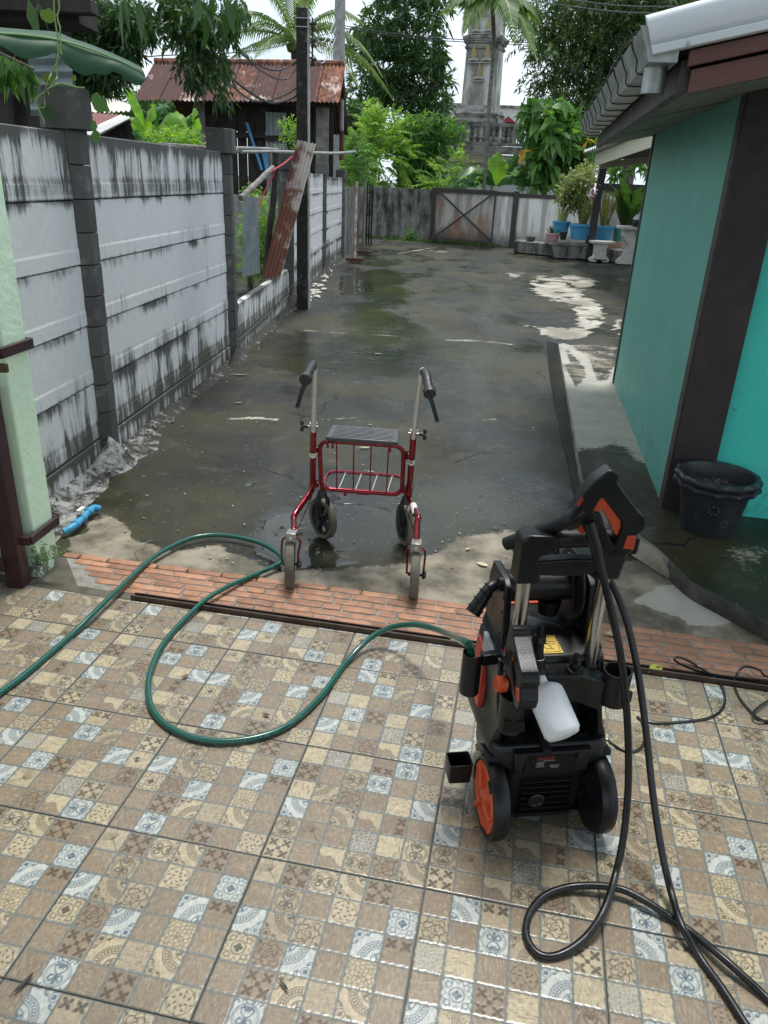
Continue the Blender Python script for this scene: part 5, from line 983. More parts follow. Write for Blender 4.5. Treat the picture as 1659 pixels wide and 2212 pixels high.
# foam bottle
BA = q_(-.050, .028, .447); BB = q_(-.018, -.088, .368); bd = (BB - BA).normalized(); X, Y, Z = fr(bd); BM = Matrix(((X.x, Y.x, Z.x, BA.x), (X.y, Y.y, Z.y, BA.y), (X.z, Y.z, Z.z, BA.z), (0, 0, 0, 1)))
foam = thing('foam_bottle', 'white translucent soap bottle with black foam nozzle hanging on the washer back', 'bottle', BA); L = (BB - BA).length
t = NT('milky_polyethylene'); m_milk = t.fin((.80, .83, .85), .30, 0, None, .5, Subsurface_Weight=.35, Subsurface_Radius=(.03, .03, .03), Subsurface_Scale=.6)
MB().lathe([(.016, -.002), (.016, .014), (.019, .018), (.034, .026), (.042, .036), (.043, .05), (.043, L - .03), (.0425, L - .012), (.036, L - .002), (.02, L + .001), (.001, L - .003)], 40, BM, wav=[0, 0, 0, .005, .008, .010, .010, .006, 0, 0, 0, 8]).build('bottle_body', m_milk, parent=foam, ang=60)
MB().lathe([(.021, -.026), (.0235, -.022), (.0235, -.002), (.020, .0)], 28, BM).build('cap', m_body, parent=foam)
NM = Matrix.Translation(BA + bd * -.03) ; pz = BA - bd * .022
mb = MB(); mb.tube([pz - Vector((0, 0, .01)), pz + Vector((0, 0, .03)), pz + Vector((0, .004, .034)), pz + Vector((.0, .006, .07)), pz + Vector((0, .006, .072)), pz + Vector((.001, .01, .088)), pz + Vector((.001, .01, .09)), pz + Vector((.002, .013, .112))], [.021, .021, .0155, .0135, .017, .016, .0085, .0075], 18); mb.build('foam_nozzle', m_body, parent=foam)
m_wire = simple('steel_wire', (.6, .6, .6), .25, metal=1); mb = MB(); mb.tube(rrect(-.017, .017, -.017, .017, .016, lambda x, y: pz + Vector((x, y, .036)), 4), .0012, 6, closed=True); mb.build('wire_clip', m_wire, parent=foam)
# ------------------------------------------------------------------ hoses and cords
t = NT('green_braided_hose'); v = t.attr('along', 0); 
uvx = t.sep(t.n('UVMap'), 0) if False else None
vv = t.obj(); wv = t.n('TexWave', {'Vector': vv, 'Scale': 75, 'Distortion': 0}, out=1, wave_type='BANDS', bands_direction='DIAGONAL'); wv2 = t.n('TexWave', {'Vector': t.scale(vv, (1, -1, 1)), 'Scale': 75}, out=1, bands_direction='DIAGONAL')
m_green = t.fin(t.mix(t.ramp(t.m2('MULTIPLY', wv, wv2), .1, .5), (.006, .062, .046), (.018, .15, .115)), .28, 0, None, .5, Coat_Weight=.3)
m_hose = simple('black_rubber_hose', (.007, .007, .008), .36, c2=(.010, .010, .011), sc=14, b=.08, bs=120); m_cord = simple('black_cord', (.009, .009, .010), .32)
R1 = .0098
gpx = [(-420, 1790), (-200, 1645), (-60, 1545), (0, 1497), (60, 1452), (150, 1375), (200, 1327), (250, 1278), (330, 1205), (400, 1167), (450, 1156), (500, 1158), (560, 1172), (597, 1192), (609, 1207), (600, 1219), (540, 1246), (490, 1268), (440, 1299), (390, 1347), (350, 1395), (327, 1445), (320, 1490), (331, 1535), (368, 1572), (430, 1596), (500, 1601), (580, 1586), (640, 1554), (700, 1496), (750, 1428)]
zz_ = [R1 + .002 + (.016 if abs(p[0] - 250) < 60 and p[1] < 1330 else .012 if abs(p[1] - 1290) < 40 else 0) for p in gpx]
P = [G(x, y, z) for (x, y), z in zip(gpx, zz_)] + [G(x, y, z) for x, y, z in ((800, 1378, .045), (850, 1354, .085), (905, 1350, .145), (960, 1366, .235))] + [PL(1003, 1386, q_(0, .085, 0), QY), HC + Vector((-.008, 0, .012)), HC + Vector((0.002, 0, -.05)), HB]
tag(MB().tube(cat(P, 7), R1, 12).build('garden_hose', m_green), 'green braided garden hose looping over the tiles to the washer', 'hose')
bx = [(1285, 1170, 1.47), (1300, 1230, 1.455), (1318, 1310, 1.44), (1338, 1400, 1.42), (1351, 1500, 1.40), (1357, 1600, 1.375), (1357, 1700, 1.35), (1348, 1800, 1.315), (1332, 1880, 1.275)]
P = [D(x, y, Y) for x, y, Y in bx]; R2 = .0085
P += [G(x, y, z) for x, y, z in ((1305, 1965, .045), (1265, 2025, .02), (1210, 2062, R2), (1165, 2062, R2), (1138, 2025, R2), (1142, 1978, R2), (1172, 1938, R2 + .002), (1225, 1917, R2 + .008), (1290, 1913, .024), (1345, 1922, .024), (1400, 1950, R2 + .012), (1480, 2004, R2), (1560, 2068, .022), (1659, 2158, R2), (1760, 2260, R2))]
bh = thing('pressure_hose', 'thick black high pressure hose hanging from the spray gun and curling on the tiles', 'hose', G(1305, 1965, 0))
MB().tube(cat(P, 7), R2, 12).build('hose_run', m_hose, parent=bh); bo = P[0]
MB().tube([D(1272, 1128, 1.475), D(1287, 1180, 1.468), D(1298, 1232, 1.455)], [.013, .0135, .0108], 14).build('hose_sleeve', m_body, parent=bh)
bx2 = [(1300, 1235, 1.62), (1322, 1262, 1.60), (1350, 1330, 1.56), (1372, 1420, 1.52), (1388, 1520, 1.48), (1400, 1620, 1.43), (1411, 1720, 1.375), (1428, 1830, 1.31), (1448, 1920, 1.25)]
P = [q_(.05, .19, .60)] + [D(x, y, Y) for x, y, Y in bx2] + [G(x, y, z) for x, y, z in ((1472, 1998, .03), (1512, 2068, R2), (1562, 2138, R2), (1625, 2235, R2), (1700, 2340, R2))]
tag(MB().tube(cat(P, 7), R2, 12).build('reel_hose', m_hose), 'black hose running from the washer reel down to the lower right tiles', 'hose')
R3 = .0042
P = [q_(.11, .16, .33), G(1270, 1520, .12), G(1281, 1555, .05)] + [G(x, y, R3) for x, y in ((1305, 1592), (1335, 1615), (1362, 1624), (1385, 1615), (1393, 1592), (1388, 1562), (1377, 1549), (1386, 1553), (1420, 1562), (1500, 1557), (1545, 1545), (1565, 1520), (1562, 1490), (1545, 1465), (1510, 1440))] + [G(1475, 1422, .02), G(1458, 1421, .03), G(1462, 1430, .022), G(1500, 1447, .014), G(1560, 1460, .016), G(1659, 1470, .016), G(1740, 1480, R3)]
cord = tag(MB().tube(cat(P, 6), R3, 8).build('power_cord', m_cord), 'thin black power cord trailing from the washer to the gate rail', 'cord')
P = [G(x, y, z) for x, y, z in ((1740, 1468, .012), (1659, 1462, .03), (1640, 1447, .035), (1610, 1440, .03), (1592, 1455, .012), (1587, 1480, R3), (1596, 1505, R3), (1615, 1530, R3), (1640, 1552, R3), (1700, 1575, R3), (1760, 1560, R3), (1720, 1530, R3), (1680, 1508, .006), (1650, 1520, .013), (1628, 1540, .014), (1640, 1556, .013), (1700, 1557, R3), (1800, 1570, R3))]
tag(MB().tube(cat(P, 6), R3, 8).build('cord_coil', m_cord), 'loose coil of thin black cord on the tiles beside the rail', 'cord')
# ------------------------------------------------------------------ things along and behind the left wall
t = NT('black_mould_concrete'); v = t.pos(); nn = t.noise(v, 9, 6, .65); m_pole = t.fin(t.mix(t.ramp(nn, .52, .78), (.020, .019, .016), (.12, .115, .10)), .85, 0, t.bump(nn, .4, .01), .3)
m_polel = simple('pale_concrete', (.34, .34, .33), .8, c2=(.22, .22, .21), sc=8, b=.4, bs=60, world=True)
t = NT('rusty_corrugated_iron'); v = t.pos(); rr = t.rand(); a = t.noise(t.scale(v, (9, 9, 1.3)), 1, 6, .65); b_ = t.noise(v, 2.2, 5, .6)
c0 = t.mix(t.ramp(t.m2('ADD', a, t.m2('MULTIPLY_ADD', rr, .34, -.20)), .46, .70), (.085, .042, .037), (.30, .12, .062)); c0 = t.mix(t.ramp(t.m2('ADD', b_, t.m2('MULTIPLY_ADD', a, .5, t.m2('MULTIPLY_ADD', rr, .16, -.08))), .84, .98), c0, (.50, .42, .37))
m_rust = t.fin(c0, .8, 0, t.bump(a, .3, .01), .3)
t = NT('galvanised_rust_sheet'); v = t.pos(); a = t.noise(v, 5, 7, .65, .4); m_rust2 = t.fin(t.mix(t.ramp(t.m2('ADD', a, t.m2('MULTIPLY_ADD', t.sep(v, 0), .9, 1.06)), .42, .62), (.12, .045, .03), (.34, .31, .28)), .7, 0, t.bump(a, .25, .01), .3)
m_zinc = simple('dull_zinc', (.20, .23, .24), .55, metal=.25, c2=(.30, .33, .34), sc=7, b=.2, bs=30, world=True)
m_rope = simple('red_rope', (.55, .07, .10), .7); m_bamboo = simple('grey_bamboo', (.26, .24, .21), .7, c2=(.12, .10, .09), sc=14, b=.3, bs=40); m_bluep = simple('faded_blue_pipe', (.06, .22, .42), .45); m_wirep = simple('cable_sheath', (.05, .05, .052), .6); m_wirel = simple('grey_wire', (.35, .36, .38), .6)
pb = G(655, 664); up = thing('utility_pole', 'short square black mouldy concrete pole with insulators beside the panel wall', 'utility pole', pb)
mb = MB(); mb.hexa([pb + Vector((x, y, -.05)) for x, y in ((-.078, -.02), (.060, -.02), (.060, .14), (-.078, .14))] + [pb + Vector((x, y, 3.16)) for x, y in ((-.070, -.015), (.050, -.015), (.050, .125), (-.070, .125))]); mb.build('shaft', m_pole, parent=up, bevel=.006)
mb = MB(); mb.hexa([pb + Vector((x, y, -.03)) for x, y in ((.0605, -.012), (.074, -.006), (.074, .14), (.0605, .14))] + [pb + Vector((x, y, 3.14)) for x, y in ((.0505, -.01), (.064, -.004), (.064, .125), (.0505, .125))]); mb.build('shaft_edge', m_polel, parent=up, smooth=False)
m_cer = simple('brown_ceramic', (.035, .025, .022), .25)
mb = MB(); mb.bar(pb + Vector((.10, .06, 2.62)), pb + Vector((.10, .06, 3.08)), .02, .008, up=(0, 1, 0)); mb.bar(pb + Vector((.05, .06, 2.7)), pb + Vector((.1, .06, 2.7)), .02, .02); mb.bar(pb + Vector((.05, .06, 3.02)), pb + Vector((.1, .06, 3.02)), .02, .02); mb.build('insulator_rack', m_rail, parent=up)
for z in (2.66, 2.84, 3.0): MB().lathe([(.012, -.04), (.032, -.038), (.034, -.022), (.02, -.01), (.02, .01), (.034, .022), (.032, .038), (.012, .04)], 14, Matrix.Translation(pb + Vector((.115, .05, z)))).build('insulator', m_cer, parent=up)
for z in (2.98, 3.06): MB().tube(rrect(-.078, .066, -.022, .13, .01, lambda x, y: pb + Vector((x, y, z)), 2), .006, 5, closed=True).build('wire_band', m_wirel, parent=up)
# steel tube standing on the last block pillar, and the square concrete pole behind
a = D(737, 346, 16.4); sp = thing('steel_pole', 'tall thin grey steel pole with a rusty foot standing on a wall pillar', 'pole', a)
MB().tube([a + Vector((0, 0, .5)), D(742, -40, 16.4)], .042, 14).build('pole_tube', m_polel, parent=sp); MB().tube([a, a + Vector((0, 0, .52))], .043, 14).build('rusty_foot', m_rust, parent=sp)
b = D(724, 310, 18.5); cp_ = thing('concrete_pole', 'tall pale square concrete pole behind the grey steel pole', 'pole', Vector((b.x, b.y, 0)))
MB().bar(Vector((b.x, b.y, 0)), Vector((b.x + .06, b.y, 6.6)), .17, .17).build('shaft', m_polel, parent=cp_, smooth=False)
# dark block post at the wall gap, its rough head
b = D(615, 330, 10.6); bpst = thing('block_post', 'dark block post with rough pebbly head behind the leaning rusty sheet', 'post', Vector((b.x, b.y, 0)))
for k in range(10):
    mb = MB(); mb.prism([octo(.17, .17)], lambda p: Vector((b.x + p[0], b.y + p[1], .153 * k + .002)), lambda p: Vector((b.x + p[0], b.y + p[1], .153 * (k + 1) - .002))); mb.build('block', m_blk, parent=bpst, smooth=False)
m_peb = simple('pebbly_concrete', (.05, .048, .042), .9, c2=(.25, .24, .21), sc=60, b=1, bs=70, lo=.5, hi=.6)
mb = MB(); mb.box((b.x, b.y, 1.635), (.21, .21, .19)); mb.build('head', m_peb, parent=bpst, bevel=.01)
# corrugated sheets
def csheet(A, B, C_, D_, waves, amp, n=6, m=2):
    """A-B bottom edge, D-C top edge; ridges run bottom to top"""
    k = waves * n; V = []; F = []; nn = (B - A).cross(D_ - A).normalized()
    for j in range(m + 1):
        for i in range(k + 1): u = i / k; w_ = j / m; V.append(A.lerp(B, u).lerp(D_.lerp(C_, u), w_) + nn * amp * math.cos(2 * math.pi * waves * u))
    for j in range(m):
        for i in range(k): q = j * (k + 1) + i; F.append((q, q + 1, q + k + 2, q + k + 1))
    return MB().add(V, F)
o = csheet(D(566, 600, 8.7), D(606, 600, 8.75), D(683, 311, 9.5), D(643, 302, 9.5), 5, .010).build('rusty_sheet', m_rust2); tag(o, 'long rusty corrugated sheet leaning against the black utility pole', 'metal sheet')
o = csheet(D(522, 600, 7.6), D(560, 590, 7.9), D(556, 428, 7.9), D(523, 424, 7.6), 5, .010).build('zinc_sheet', m_zinc); tag(o, 'short bluish zinc sheet standing in the wall gap beside the block pillar', 'metal sheet')
o = MB().tube(cat([D(573, 600, 9.0), D(582, 500, 9.0), D(592, 420, 9.0), D(595, 330, 9.0)], 5), [.036 + .006 * math.sin(i * 2.1) for i in range(16)], 8).build('stake', m_darkwood); tag(o, 'crooked dark wooden stake standing in the wall gap', 'stake')
o = MB().tube(cat([D(520, 428, 8.3), D(552, 398, 8.6), D(590, 362, 8.95)], 5), [.030 + (.004 if i % 4 == 0 else 0) for i in range(11)], 8).build('bamboo_brace', m_bamboo); tag(o, 'knotty grey bamboo brace slanting up to the dark stake', 'bamboo pole')
o = MB().tube(cat([D(555, 452, 8.8), D(572, 415, 8.85), D(590, 378, 8.9), D(594, 366, 8.9), D(615, 352, 9.1), D(632, 337, 9.4)], 5), .008, 6).build('red_rope', m_rope); mb = MB(); tag(o, 'red rope knotted round the dark stake in the wall gap', 'rope')
for (pts, r, lab) in (([(344, 312, 9.5), (430, 318, 9.3), (515, 326, 9.0)], .022, 'long grey bamboo pole resting above the wall top left of the second pillar'), ([(400, 320, 9.6), (520, 320, 9.8), (600, 323, 10.2)], .018, 'upper thin bamboo pole crossing in front of the dark shed'), ([(522, 328, 9.2), (620, 328, 10.2), (720, 331, 11.5), (768, 328, 12)], .018, 'pale straight bamboo pole running behind the rusty sheet towards the steel pole')):
    o = MB().tube(cat([D(*p) for p in pts], 6), r, 8).build('bamboo_pole', m_bamboo if r > .02 else m_polel); tag(o, lab, 'bamboo pole', 'bamboo poles along the wall top')
# prop stands and dark gate leaf at the far end of the wall
for x0, yt, yb, m_, lab in ((767, 391, 566, m_wp, 'whitish rusty prop stand on a plank foot, nearer of the two'), (785, 390, 549, m_greywood, 'brown prop stand on a plank foot, farther of the two beside the dark gate')):
    b = G(x0 - 1, yb); s_ = thing('prop_stand', lab, 'prop stand', b, group='prop stands at the wall end'); MB().tube([b + Vector((0, 0, .05)), Vector((b.x, b.y, D(x0, yt, b.y).z))], .028, 8).build('stick', m_rust if m_ is m_wp and False else m_ if m_ is not m_wp else simple('flaking_white_paint', (.55, .5, .47), .7, c2=(.30, .16, .10), sc=9, world=True), parent=s_)
    mb = MB(); mb.box(b + Vector((0, 0, .05)), (.34, .12, .05)); mb.box(b + Vector((0, 0, .012)), (.22, .16, .024)); mb.build('foot', m_rust, parent=s_)
b = G(792, 530); dg = thing('dark_gate', 'narrow black folded gate leaf standing at the far end of the wall', 'gate', b)
for k in range(4): MB().bar(b + Vector((-.08 + .06 * k, .05 * k, 0)), b + Vector((-.08 + .06 * k, .05 * k, 1.42 - .02 * k)), .045, .035).build('upright', m_darkwood, parent=dg, smooth=False)
for z in (.25, .7, 1.2): MB().bar(b + Vector((-.08, .02, z)), b + Vector((.1, .17, z)), .03, .03).build('rail', m_darkwood, parent=dg, smooth=False)
# pale lime flakes beside the wall foot
m_flake = simple('lime_flake', (.62, .60, .54), .8)
mb = MB()
for k in range(46):
    x = rnd.uniform(668, 722); y = 645 - (x - 668) * 1.35 + rnd.gauss(0, 9); p = G(x, y, LZ + .012); s_ = rnd.uniform(.02, .09); a = rnd.random() * 6.3; q = [(math.cos(a + k2 * 1.2566 + rnd.uniform(-.3, .3)) * s_ * rnd.uniform(.3, 1), math.sin(a + k2 * 1.2566) * s_ * rnd.uniform(.5, 1)) for k2 in range(5)]
    zt = rnd.uniform(.004, .02); mb.add([p + Vector((u, w_, 0)) for u, w_ in q] + [p + Vector((u * .8, w_ * .8, zt)) for u, w_ in q], [(0, 1, 2, 3, 4), (5, 6, 7, 8, 9)] + [(i, (i + 1) % 5, 5 + (i + 1) % 5, 5 + i) for i in range(5)])
tag(mb.build('lime_flakes', m_flake, smooth=False), 'scatter of pale lime flakes along the wall foot past the black pole', 'flakes', kind='stuff')
# ------------------------------------------------------------------ rusty roofed shed
YE, YR, YB, YW = 14.2, 15.6, 17.3, 15.0
shed = thing('rusty_shed', 'raised dark timber shed under a rusty corrugated roof behind the wall', 'shed', D(590, 380, YW))
EL, ER = D(290, 216, YE), D(728, 221, YE); RL, RR = D(326, 134, YR), D(728, 139, YR); RR.x = ER.x; RL.x = EL.x; BL, BR_ = D(404, 264, YB), None; BL = Vector((EL.x, YB, 2.28)); BR_ = Vector((ER.x, YB, 2.3))
ns = 9
for k in range(ns):
    a0, a1 = k / ns - .002, (k + 1) / ns + .012; dz = Vector((0, -.002, .004 * (k % 2))); o = csheet(EL.lerp(ER, a0) + dz, EL.lerp(ER, a1) + dz, RL.lerp(RR, a1) + dz, RL.lerp(RR, a0) + dz, 6, .014, 6).build('roof_sheet', m_rust, parent=shed)
o = csheet(BR_, BL, RL, RR, 50, .014, 4).build('back_roof', m_rust, parent=shed)
MB().tube([RL + Vector((-.02, 0, .02)), RR + Vector((.02, 0, .02))], .05, 8).build('ridge_cap', m_rust, parent=shed)
zb, zt = 1.0, 2.62
for k in range(14):
    x0 = -3.62 + 2.42 * k / 14; MB().box((x0 + .085, YW + .02 * (k % 3), (zb + zt) / 2), (.165, .025, zt - zb)).build('wall_board', m_darkwood, parent=shed, smooth=False)
for px in (437, 703, 690): p = D(px, 280, YW - .12); MB().bar(Vector((p.x, YW - .12, 0)), Vector((p.x, YW - .12, 2.6)), .11, .11).build('post', m_greywood, parent=shed, smooth=False)
p0, p1 = D(575, 300, YW - .05), D(620, 300, YW - .05); csheet(Vector((p0.x, YW - .05, 1.15)), Vector((p1.x, YW - .05, 1.15)), Vector((p1.x, YW - .05, 2.5)), Vector((p0.x, YW - .05, 2.5)), 5, .012).build('zinc_panel', m_zinc, parent=shed)
for y in (292, 300): p0, p1 = D(455, y, YW - .09), D(640, y + 2, YW - .09)
for x0, x1, y in ((450, 532, 292), (572, 618, 299), (533, 572, 292)): MB().bar(D(x0, y, YW - .09), D(x1, y, YW - .09), .05, .09, up=(0, 0, 1)).build('cross_rail', m_darkwood, parent=shed, smooth=False)
MB().bar(Vector((-3.7, YE + .25, 2.62)), Vector((-1.1, YE + .25, 2.66)), .06, .1, up=(0, 0, 1)).build('eave_beam', m_darkwood, parent=shed, smooth=False); MB().bar(Vector((-4.2, YB, 0)), Vector((-4.2, YB, 2.4)), .12, .12).build('post', m_darkwood, parent=shed, smooth=False)
for a, b, lab in (((533, 265), (566, 368), 'long blue pipe leaning steeply on the dark shed wall'), ((566, 322), (576, 368), 'short blue pipe beside the long one at the shed wall'), ((571, 318), (579, 368), 'rightmost of the short blue pipes at the shed wall')):
    tag(MB().tube([D(*a, YW - .2), D(*b, YW - .35)], .026, 8).build('blue_pipe', m_bluep), lab, 'pipe', 'blue pipes leaning on the shed')
tag(MB().bar(Vector((-3.6, 13.2, .55)), Vector((-1.35, 13.2, .55)), .12, 1.25, up=(0, 0, 1)).build('low_wall', m_polel, smooth=False), 'low grey concrete wall below the shed seen through the wall gap', 'wall')
p = D(478, 280, 7.2); tag(MB().tube([p + Vector((0, 0, -.3)), p], [.042, .04], 10).build('cut_post', m_greywood), 'grey sawn timber post head rising behind the second wall pillar', 'post')
# neighbours' roofs on the left
nb = thing('neighbour_house', 'house with red and white sheet roof beyond the wall at the left', 'house', D(240, 320, 13))
mb = MB(); q = [D(175, 300, 12.6), D(200, 296, 12.6), D(285, 252, 12.6), D(205, 244, 14), D(150, 244, 14)]
csheet(D(150, 300, 12.5), D(196, 299, 12.5), D(286, 254, 12.8), D(262, 248, 13.4), 3, .01).build('white_sheet', simple('white_roof_sheet', (.6, .6, .58), .6, c2=(.45, .44, .42), sc=2, world=True), parent=nb)
csheet(D(130, 276, 13.0), D(232, 272, 13.0), D(262, 248, 14.4), D(150, 240, 14.4), 12, .014).build('red_sheet', simple('red_roof_sheet', (.23, .07, .055), .6, c2=(.15, .05, .04), sc=3, world=True), parent=nb)
mb = MB(); mb.hexa([D(200, 330, 13.1), D(330, 330, 13.1), D(330, 330, 13.6), D(200, 330, 13.6), D(205, 298, 13.1), D(284, 256, 13.1), D(284, 256, 13.6), D(205, 298, 13.6)]); mb.build('gable_wall', m_darkwood, parent=nb, smooth=False)
nb2 = thing('pale_roofed_house', 'distant house with cream corrugated roof behind the red sheet roof', 'house', D(250, 260, 20)); csheet(D(120, 246, 20), D(282, 240, 20), D(284, 226, 22), D(225, 208, 22), 16, .02).build('roof', simple('cream_roof', (.62, .58, .50), .6), parent=nb2)
mb = MB(); a = D(140, 246, 20.4); b = D(280, 242, 20.4); mb.bar(Vector((a.x, 20.6, a.z / 2)), Vector((b.x, 20.6, a.z / 2)), .15, a.z, up=(0, 0, 1)); mb.build('wall', m_polel, parent=nb2, smooth=False)
# dark timber hut at the top left
hut = thing('timber_hut', 'dark old timber hut with plank eaves behind the wall at the far left', 'hut', D(40, 300, 6))
MB().bar(D(-80, 25, 5.2), D(190, 33, 5.2), .30, .13, up=(0, 0, 1)).build('eave_board', m_darkwood, parent=hut, smooth=False); MB().bar(D(-80, 8, 5.0), D(205, 18, 5.0), .12, .06, up=(0, 0, 1)).build('roof_edge', m_darkwood, parent=hut, smooth=False)
for x0, y0, x1, y1, w_ in ((88, 40, 92, 300, .16), (128, 45, 122, 180, .12), (10, 40, 30, 330, .2)): MB().bar(D(x0, y0, 5.6), D(x1, y1, 5.6), w_, .12).build('post', m_darkwood, parent=hut, smooth=False)
mb = MB(); mb.hexa([D(-150, 330, 6.6), D(95, 330, 6.6), D(95, 330, 6.7), D(-150, 330, 6.7), D(-150, 120, 6.6), D(75, 130, 6.6), D(75, 130, 6.7), D(-150, 120, 6.7)]); mb.build('wall_planks', m_darkwood, parent=hut, smooth=False)
mb = csheet(D(66, 250, 5.0), D(60, 112, 5.0), D(155, 112, 5.1), D(160, 250, 5.1), 5, .016); tag(mb.build('grey_sheet', m_zinc), 'grey corrugated sheet upright behind the first wall pillar', 'metal sheet')
# ------------------------------------------------------------------ far yard wall, mesh gate
t = NT('stained_white_wall'); v = t.pos(); s1 = t.noise(t.scale(v, (4.5, 4.5, .5)), 1, 6, .65); s2 = t.noise(t.scale(v, (2.4, 2.4, .6)), 1, 5, .6); zz = t.sep(v, 2); og = t.m2('MULTIPLY', t.ramp(s2, .44, .58), t.m2('MULTIPLY', t.ramp(t.sep(v, 0), 3.0, 2.2), t.ramp(zz, 1.35, .9)))
c0 = t.mix(t.ramp(s1, .42, .60), (.84, .82, .77), (.46, .44, .41)); c0 = t.mix(t.m2('MULTIPLY', og, .85), c0, (.55, .27, .15)); c0 = t.mix(t.m2('MULTIPLY', t.ramp(t.m2('ADD', zz, t.m2('MULTIPLY_ADD', s1, .9, -.45)), .42, .05), .75), c0, (.06, .055, .045))
m_ywall = t.fin(c0, .85, 0, t.bump(s1, .2, .01), .3)
YA, YBp, YC, YD, YE2 = Vector((-1.3, 23.1, 0)), Vector((.95, 22.16, 0)), Vector((2.44, 21.71, 0)), Vector((3.08, 21.45, 0)), Vector((5.6, 20.6, 0))
def wseg(name, a, b, h0, h1, th, m, parent, off=0):
    d = (b - a).normalized(); n = Vector((d.y, -d.x, 0)); q = [a + n * off, b + n * off, b + n * (off - th), a + n * (off - th)]; mb = MB(); mb.hexa([p + Vector((0, 0, h0)) for p in q] + [p + Vector((0, 0, h1)) for p in q]); return mb.build(name, m, parent=parent, smooth=False)
bw_ = thing('block_wall', 'blackened mouldy block wall at the far left of the yard', 'wall', YA); wseg('wall_face', YA, YBp, -.1, 1.3, .15, m_mould, bw_)
for r in range(6):
    for k in range(7):
        L = 2.4 / 6; x = (k - (.5 if r % 2 else 0)) * L; d = (YBp - YA).normalized(); 
        if x < 0: continue
        a = YA + d * (x + .006); b = YA + d * min(x + L - .006, 2.43)
        if (b - a).length > .05 and (b - YA).length < 2.44: wseg('block', a, b, .02 + r * .21, .02 + r * .21 + .2, .012, m_mould, bw_, .012)
yw = thing('yard_wall', 'white yard wall with brown posts and rust stains at the far end', 'wall', YC)
wseg('wall_panel', YBp, YD, -.1, 1.24, .1, m_ywall, yw); wseg('wall_panel', YD, YE2, -.1, 1.22, .1, m_ywall, yw); wseg('coping', YBp, YD, 1.24, 1.33, .16, m_fas, yw, .03); wseg('coping', YD, YE2, 1.22, 1.31, .16, m_fas, yw, .03)
for p in (YD, YBp + Vector((.02, -.02, 0))): MB().bar(p + Vector((0, -.04, -.05)), p + Vector((0, -.04, 1.36)), .13, .13).build('post', m_fas, parent=yw, smooth=False)
gt = thing('mesh_gate', 'brown steel gate leaf with cross brace and chain link against the white wall', 'gate', YBp)
dd = (YC - YBp).normalized(); nn_ = Vector((dd.y, -dd.x, 0)); ga = YBp + dd * .1 + nn_ * .16; gb = ga + dd * 1.62; zt = 1.34
gq = lambda u, z: ga.lerp(gb, u) + Vector((0, 0, z))
for a, b in (((0, .02), (0, 1.36)), ((1, -.02), (1, 1.34)), ((0, 1.34), (1, 1.33)), ((0, .10), (1, .07)), ((.0, .09), (1, 1.32)), ((0, 1.33), (1, .09))): MB().bar(gq(*a), gq(*b), .045, .045).build('frame_bar' if a[0] == b[0] or abs(a[1] - b[1]) < .1 else 'brace', m_fas, parent=gt, smooth=False)
mb = MB(); nw = 26
for k in range(-nw, nw * 2):
    for s in (1, -1):
        u0, u1 = k / nw, k / nw + s * .8; a, b = (u0, .1), (u1, 1.33)
        if s == -1: a = (k / nw, .1); b = (k / nw - .8, 1.33)
        def clip(a, b):
            t0, t1 = 0, 1; du = b[0] - a[0]
            for lim, sg in ((0, 1), (1, -1)):
                f0 = sg * (a[0] - lim); f1 = sg * (b[0] - lim)
                if f0 < 0 and f1 < 0: return None
                if f0 < 0: t0 = max(t0, f0 / (f0 - f1))
                elif f1 < 0: t1 = min(t1, f0 / (f0 - f1))
            if t0 >= t1: return None
            L = lambda t_: (a[0] + du * t_, a[1] + (b[1] - a[1]) * t_); return L(t0), L(t1)
        r_ = clip(a, b)
        if r_: mb.bar(gq(*r_[0]), gq(*r_[1]), .0045, .0045)
tag(mb.build('wire_mesh', simple('mesh_wire', (.20, .19, .18), .5, metal=.5), parent=gt, smooth=False), kind='stuff')
# dark black tub edge at the foot of the block wall
tag(MB().lathe([(.30, 0), (.33, .3), (.34, .55), (.30, .55), (.28, .1)], 24, Matrix.Translation(G(806, 506)) @ Matrix.Rotation(R_(70), 4, 'X') @ Matrix.Rotation(R_(10), 4, 'Z')).build('black_drum', m_darkwood), 'round black plastic tub lying by the blackened block wall', 'tub')
# ------------------------------------------------------------------ right rear: awning, white wall, planter, pots
PY = 19.3
yw2 = thing('carport_wall', 'cream wall with a dark top rail behind the potted plants', 'wall', D(1340, 480, 20.2)); a = D(1296, 400, 20.2); b = D(1460, 400, 20.2)
MB().hexa([Vector((a.x, 20.2, 0)), Vector((b.x, 19.9, 0)), Vector((b.x, 20.1, 0)), Vector((a.x, 20.4, 0)), Vector((a.x, 20.2, 1.50)), Vector((b.x, 19.9, 1.50)), Vector((b.x, 20.1, 1.50)), Vector((a.x, 20.4, 1.50))]).build('wall_face', simple('cream_wall', (.55, .52, .46), .8, c2=(.42, .39, .34), sc=1.5, world=True), parent=yw2, smooth=False)
MB().bar(Vector((a.x - .05, 20.16, 1.56)), Vector((b.x, 19.86, 1.56)), .1, .16, up=(0, 0, 1)).build('top_rail', m_dkp, parent=yw2, smooth=False)
aw = thing('carport_awning', 'cream edged awning on dark posts beyond the teal house', 'awning', D(1290, 350, 17.8))
A, B = D(1285, 346, 17.8), D(1425, 292, 11.5); hv = Vector((0, 0, .24)); mb = MB(); mb.hexa([A + Vector((0, 0, -.12)), B + Vector((0, 0, -.12)), B + Vector((.03, .05, -.12)), A + Vector((.03, .05, -.12)), A + Vector((0, 0, .13)), B + Vector((0, 0, .09)), B + Vector((.03, .05, .09)), A + Vector((.03, .05, .13))]); mb.build('fascia', simple('cream_board', (.56, .53, .40), .6), parent=aw, smooth=False)
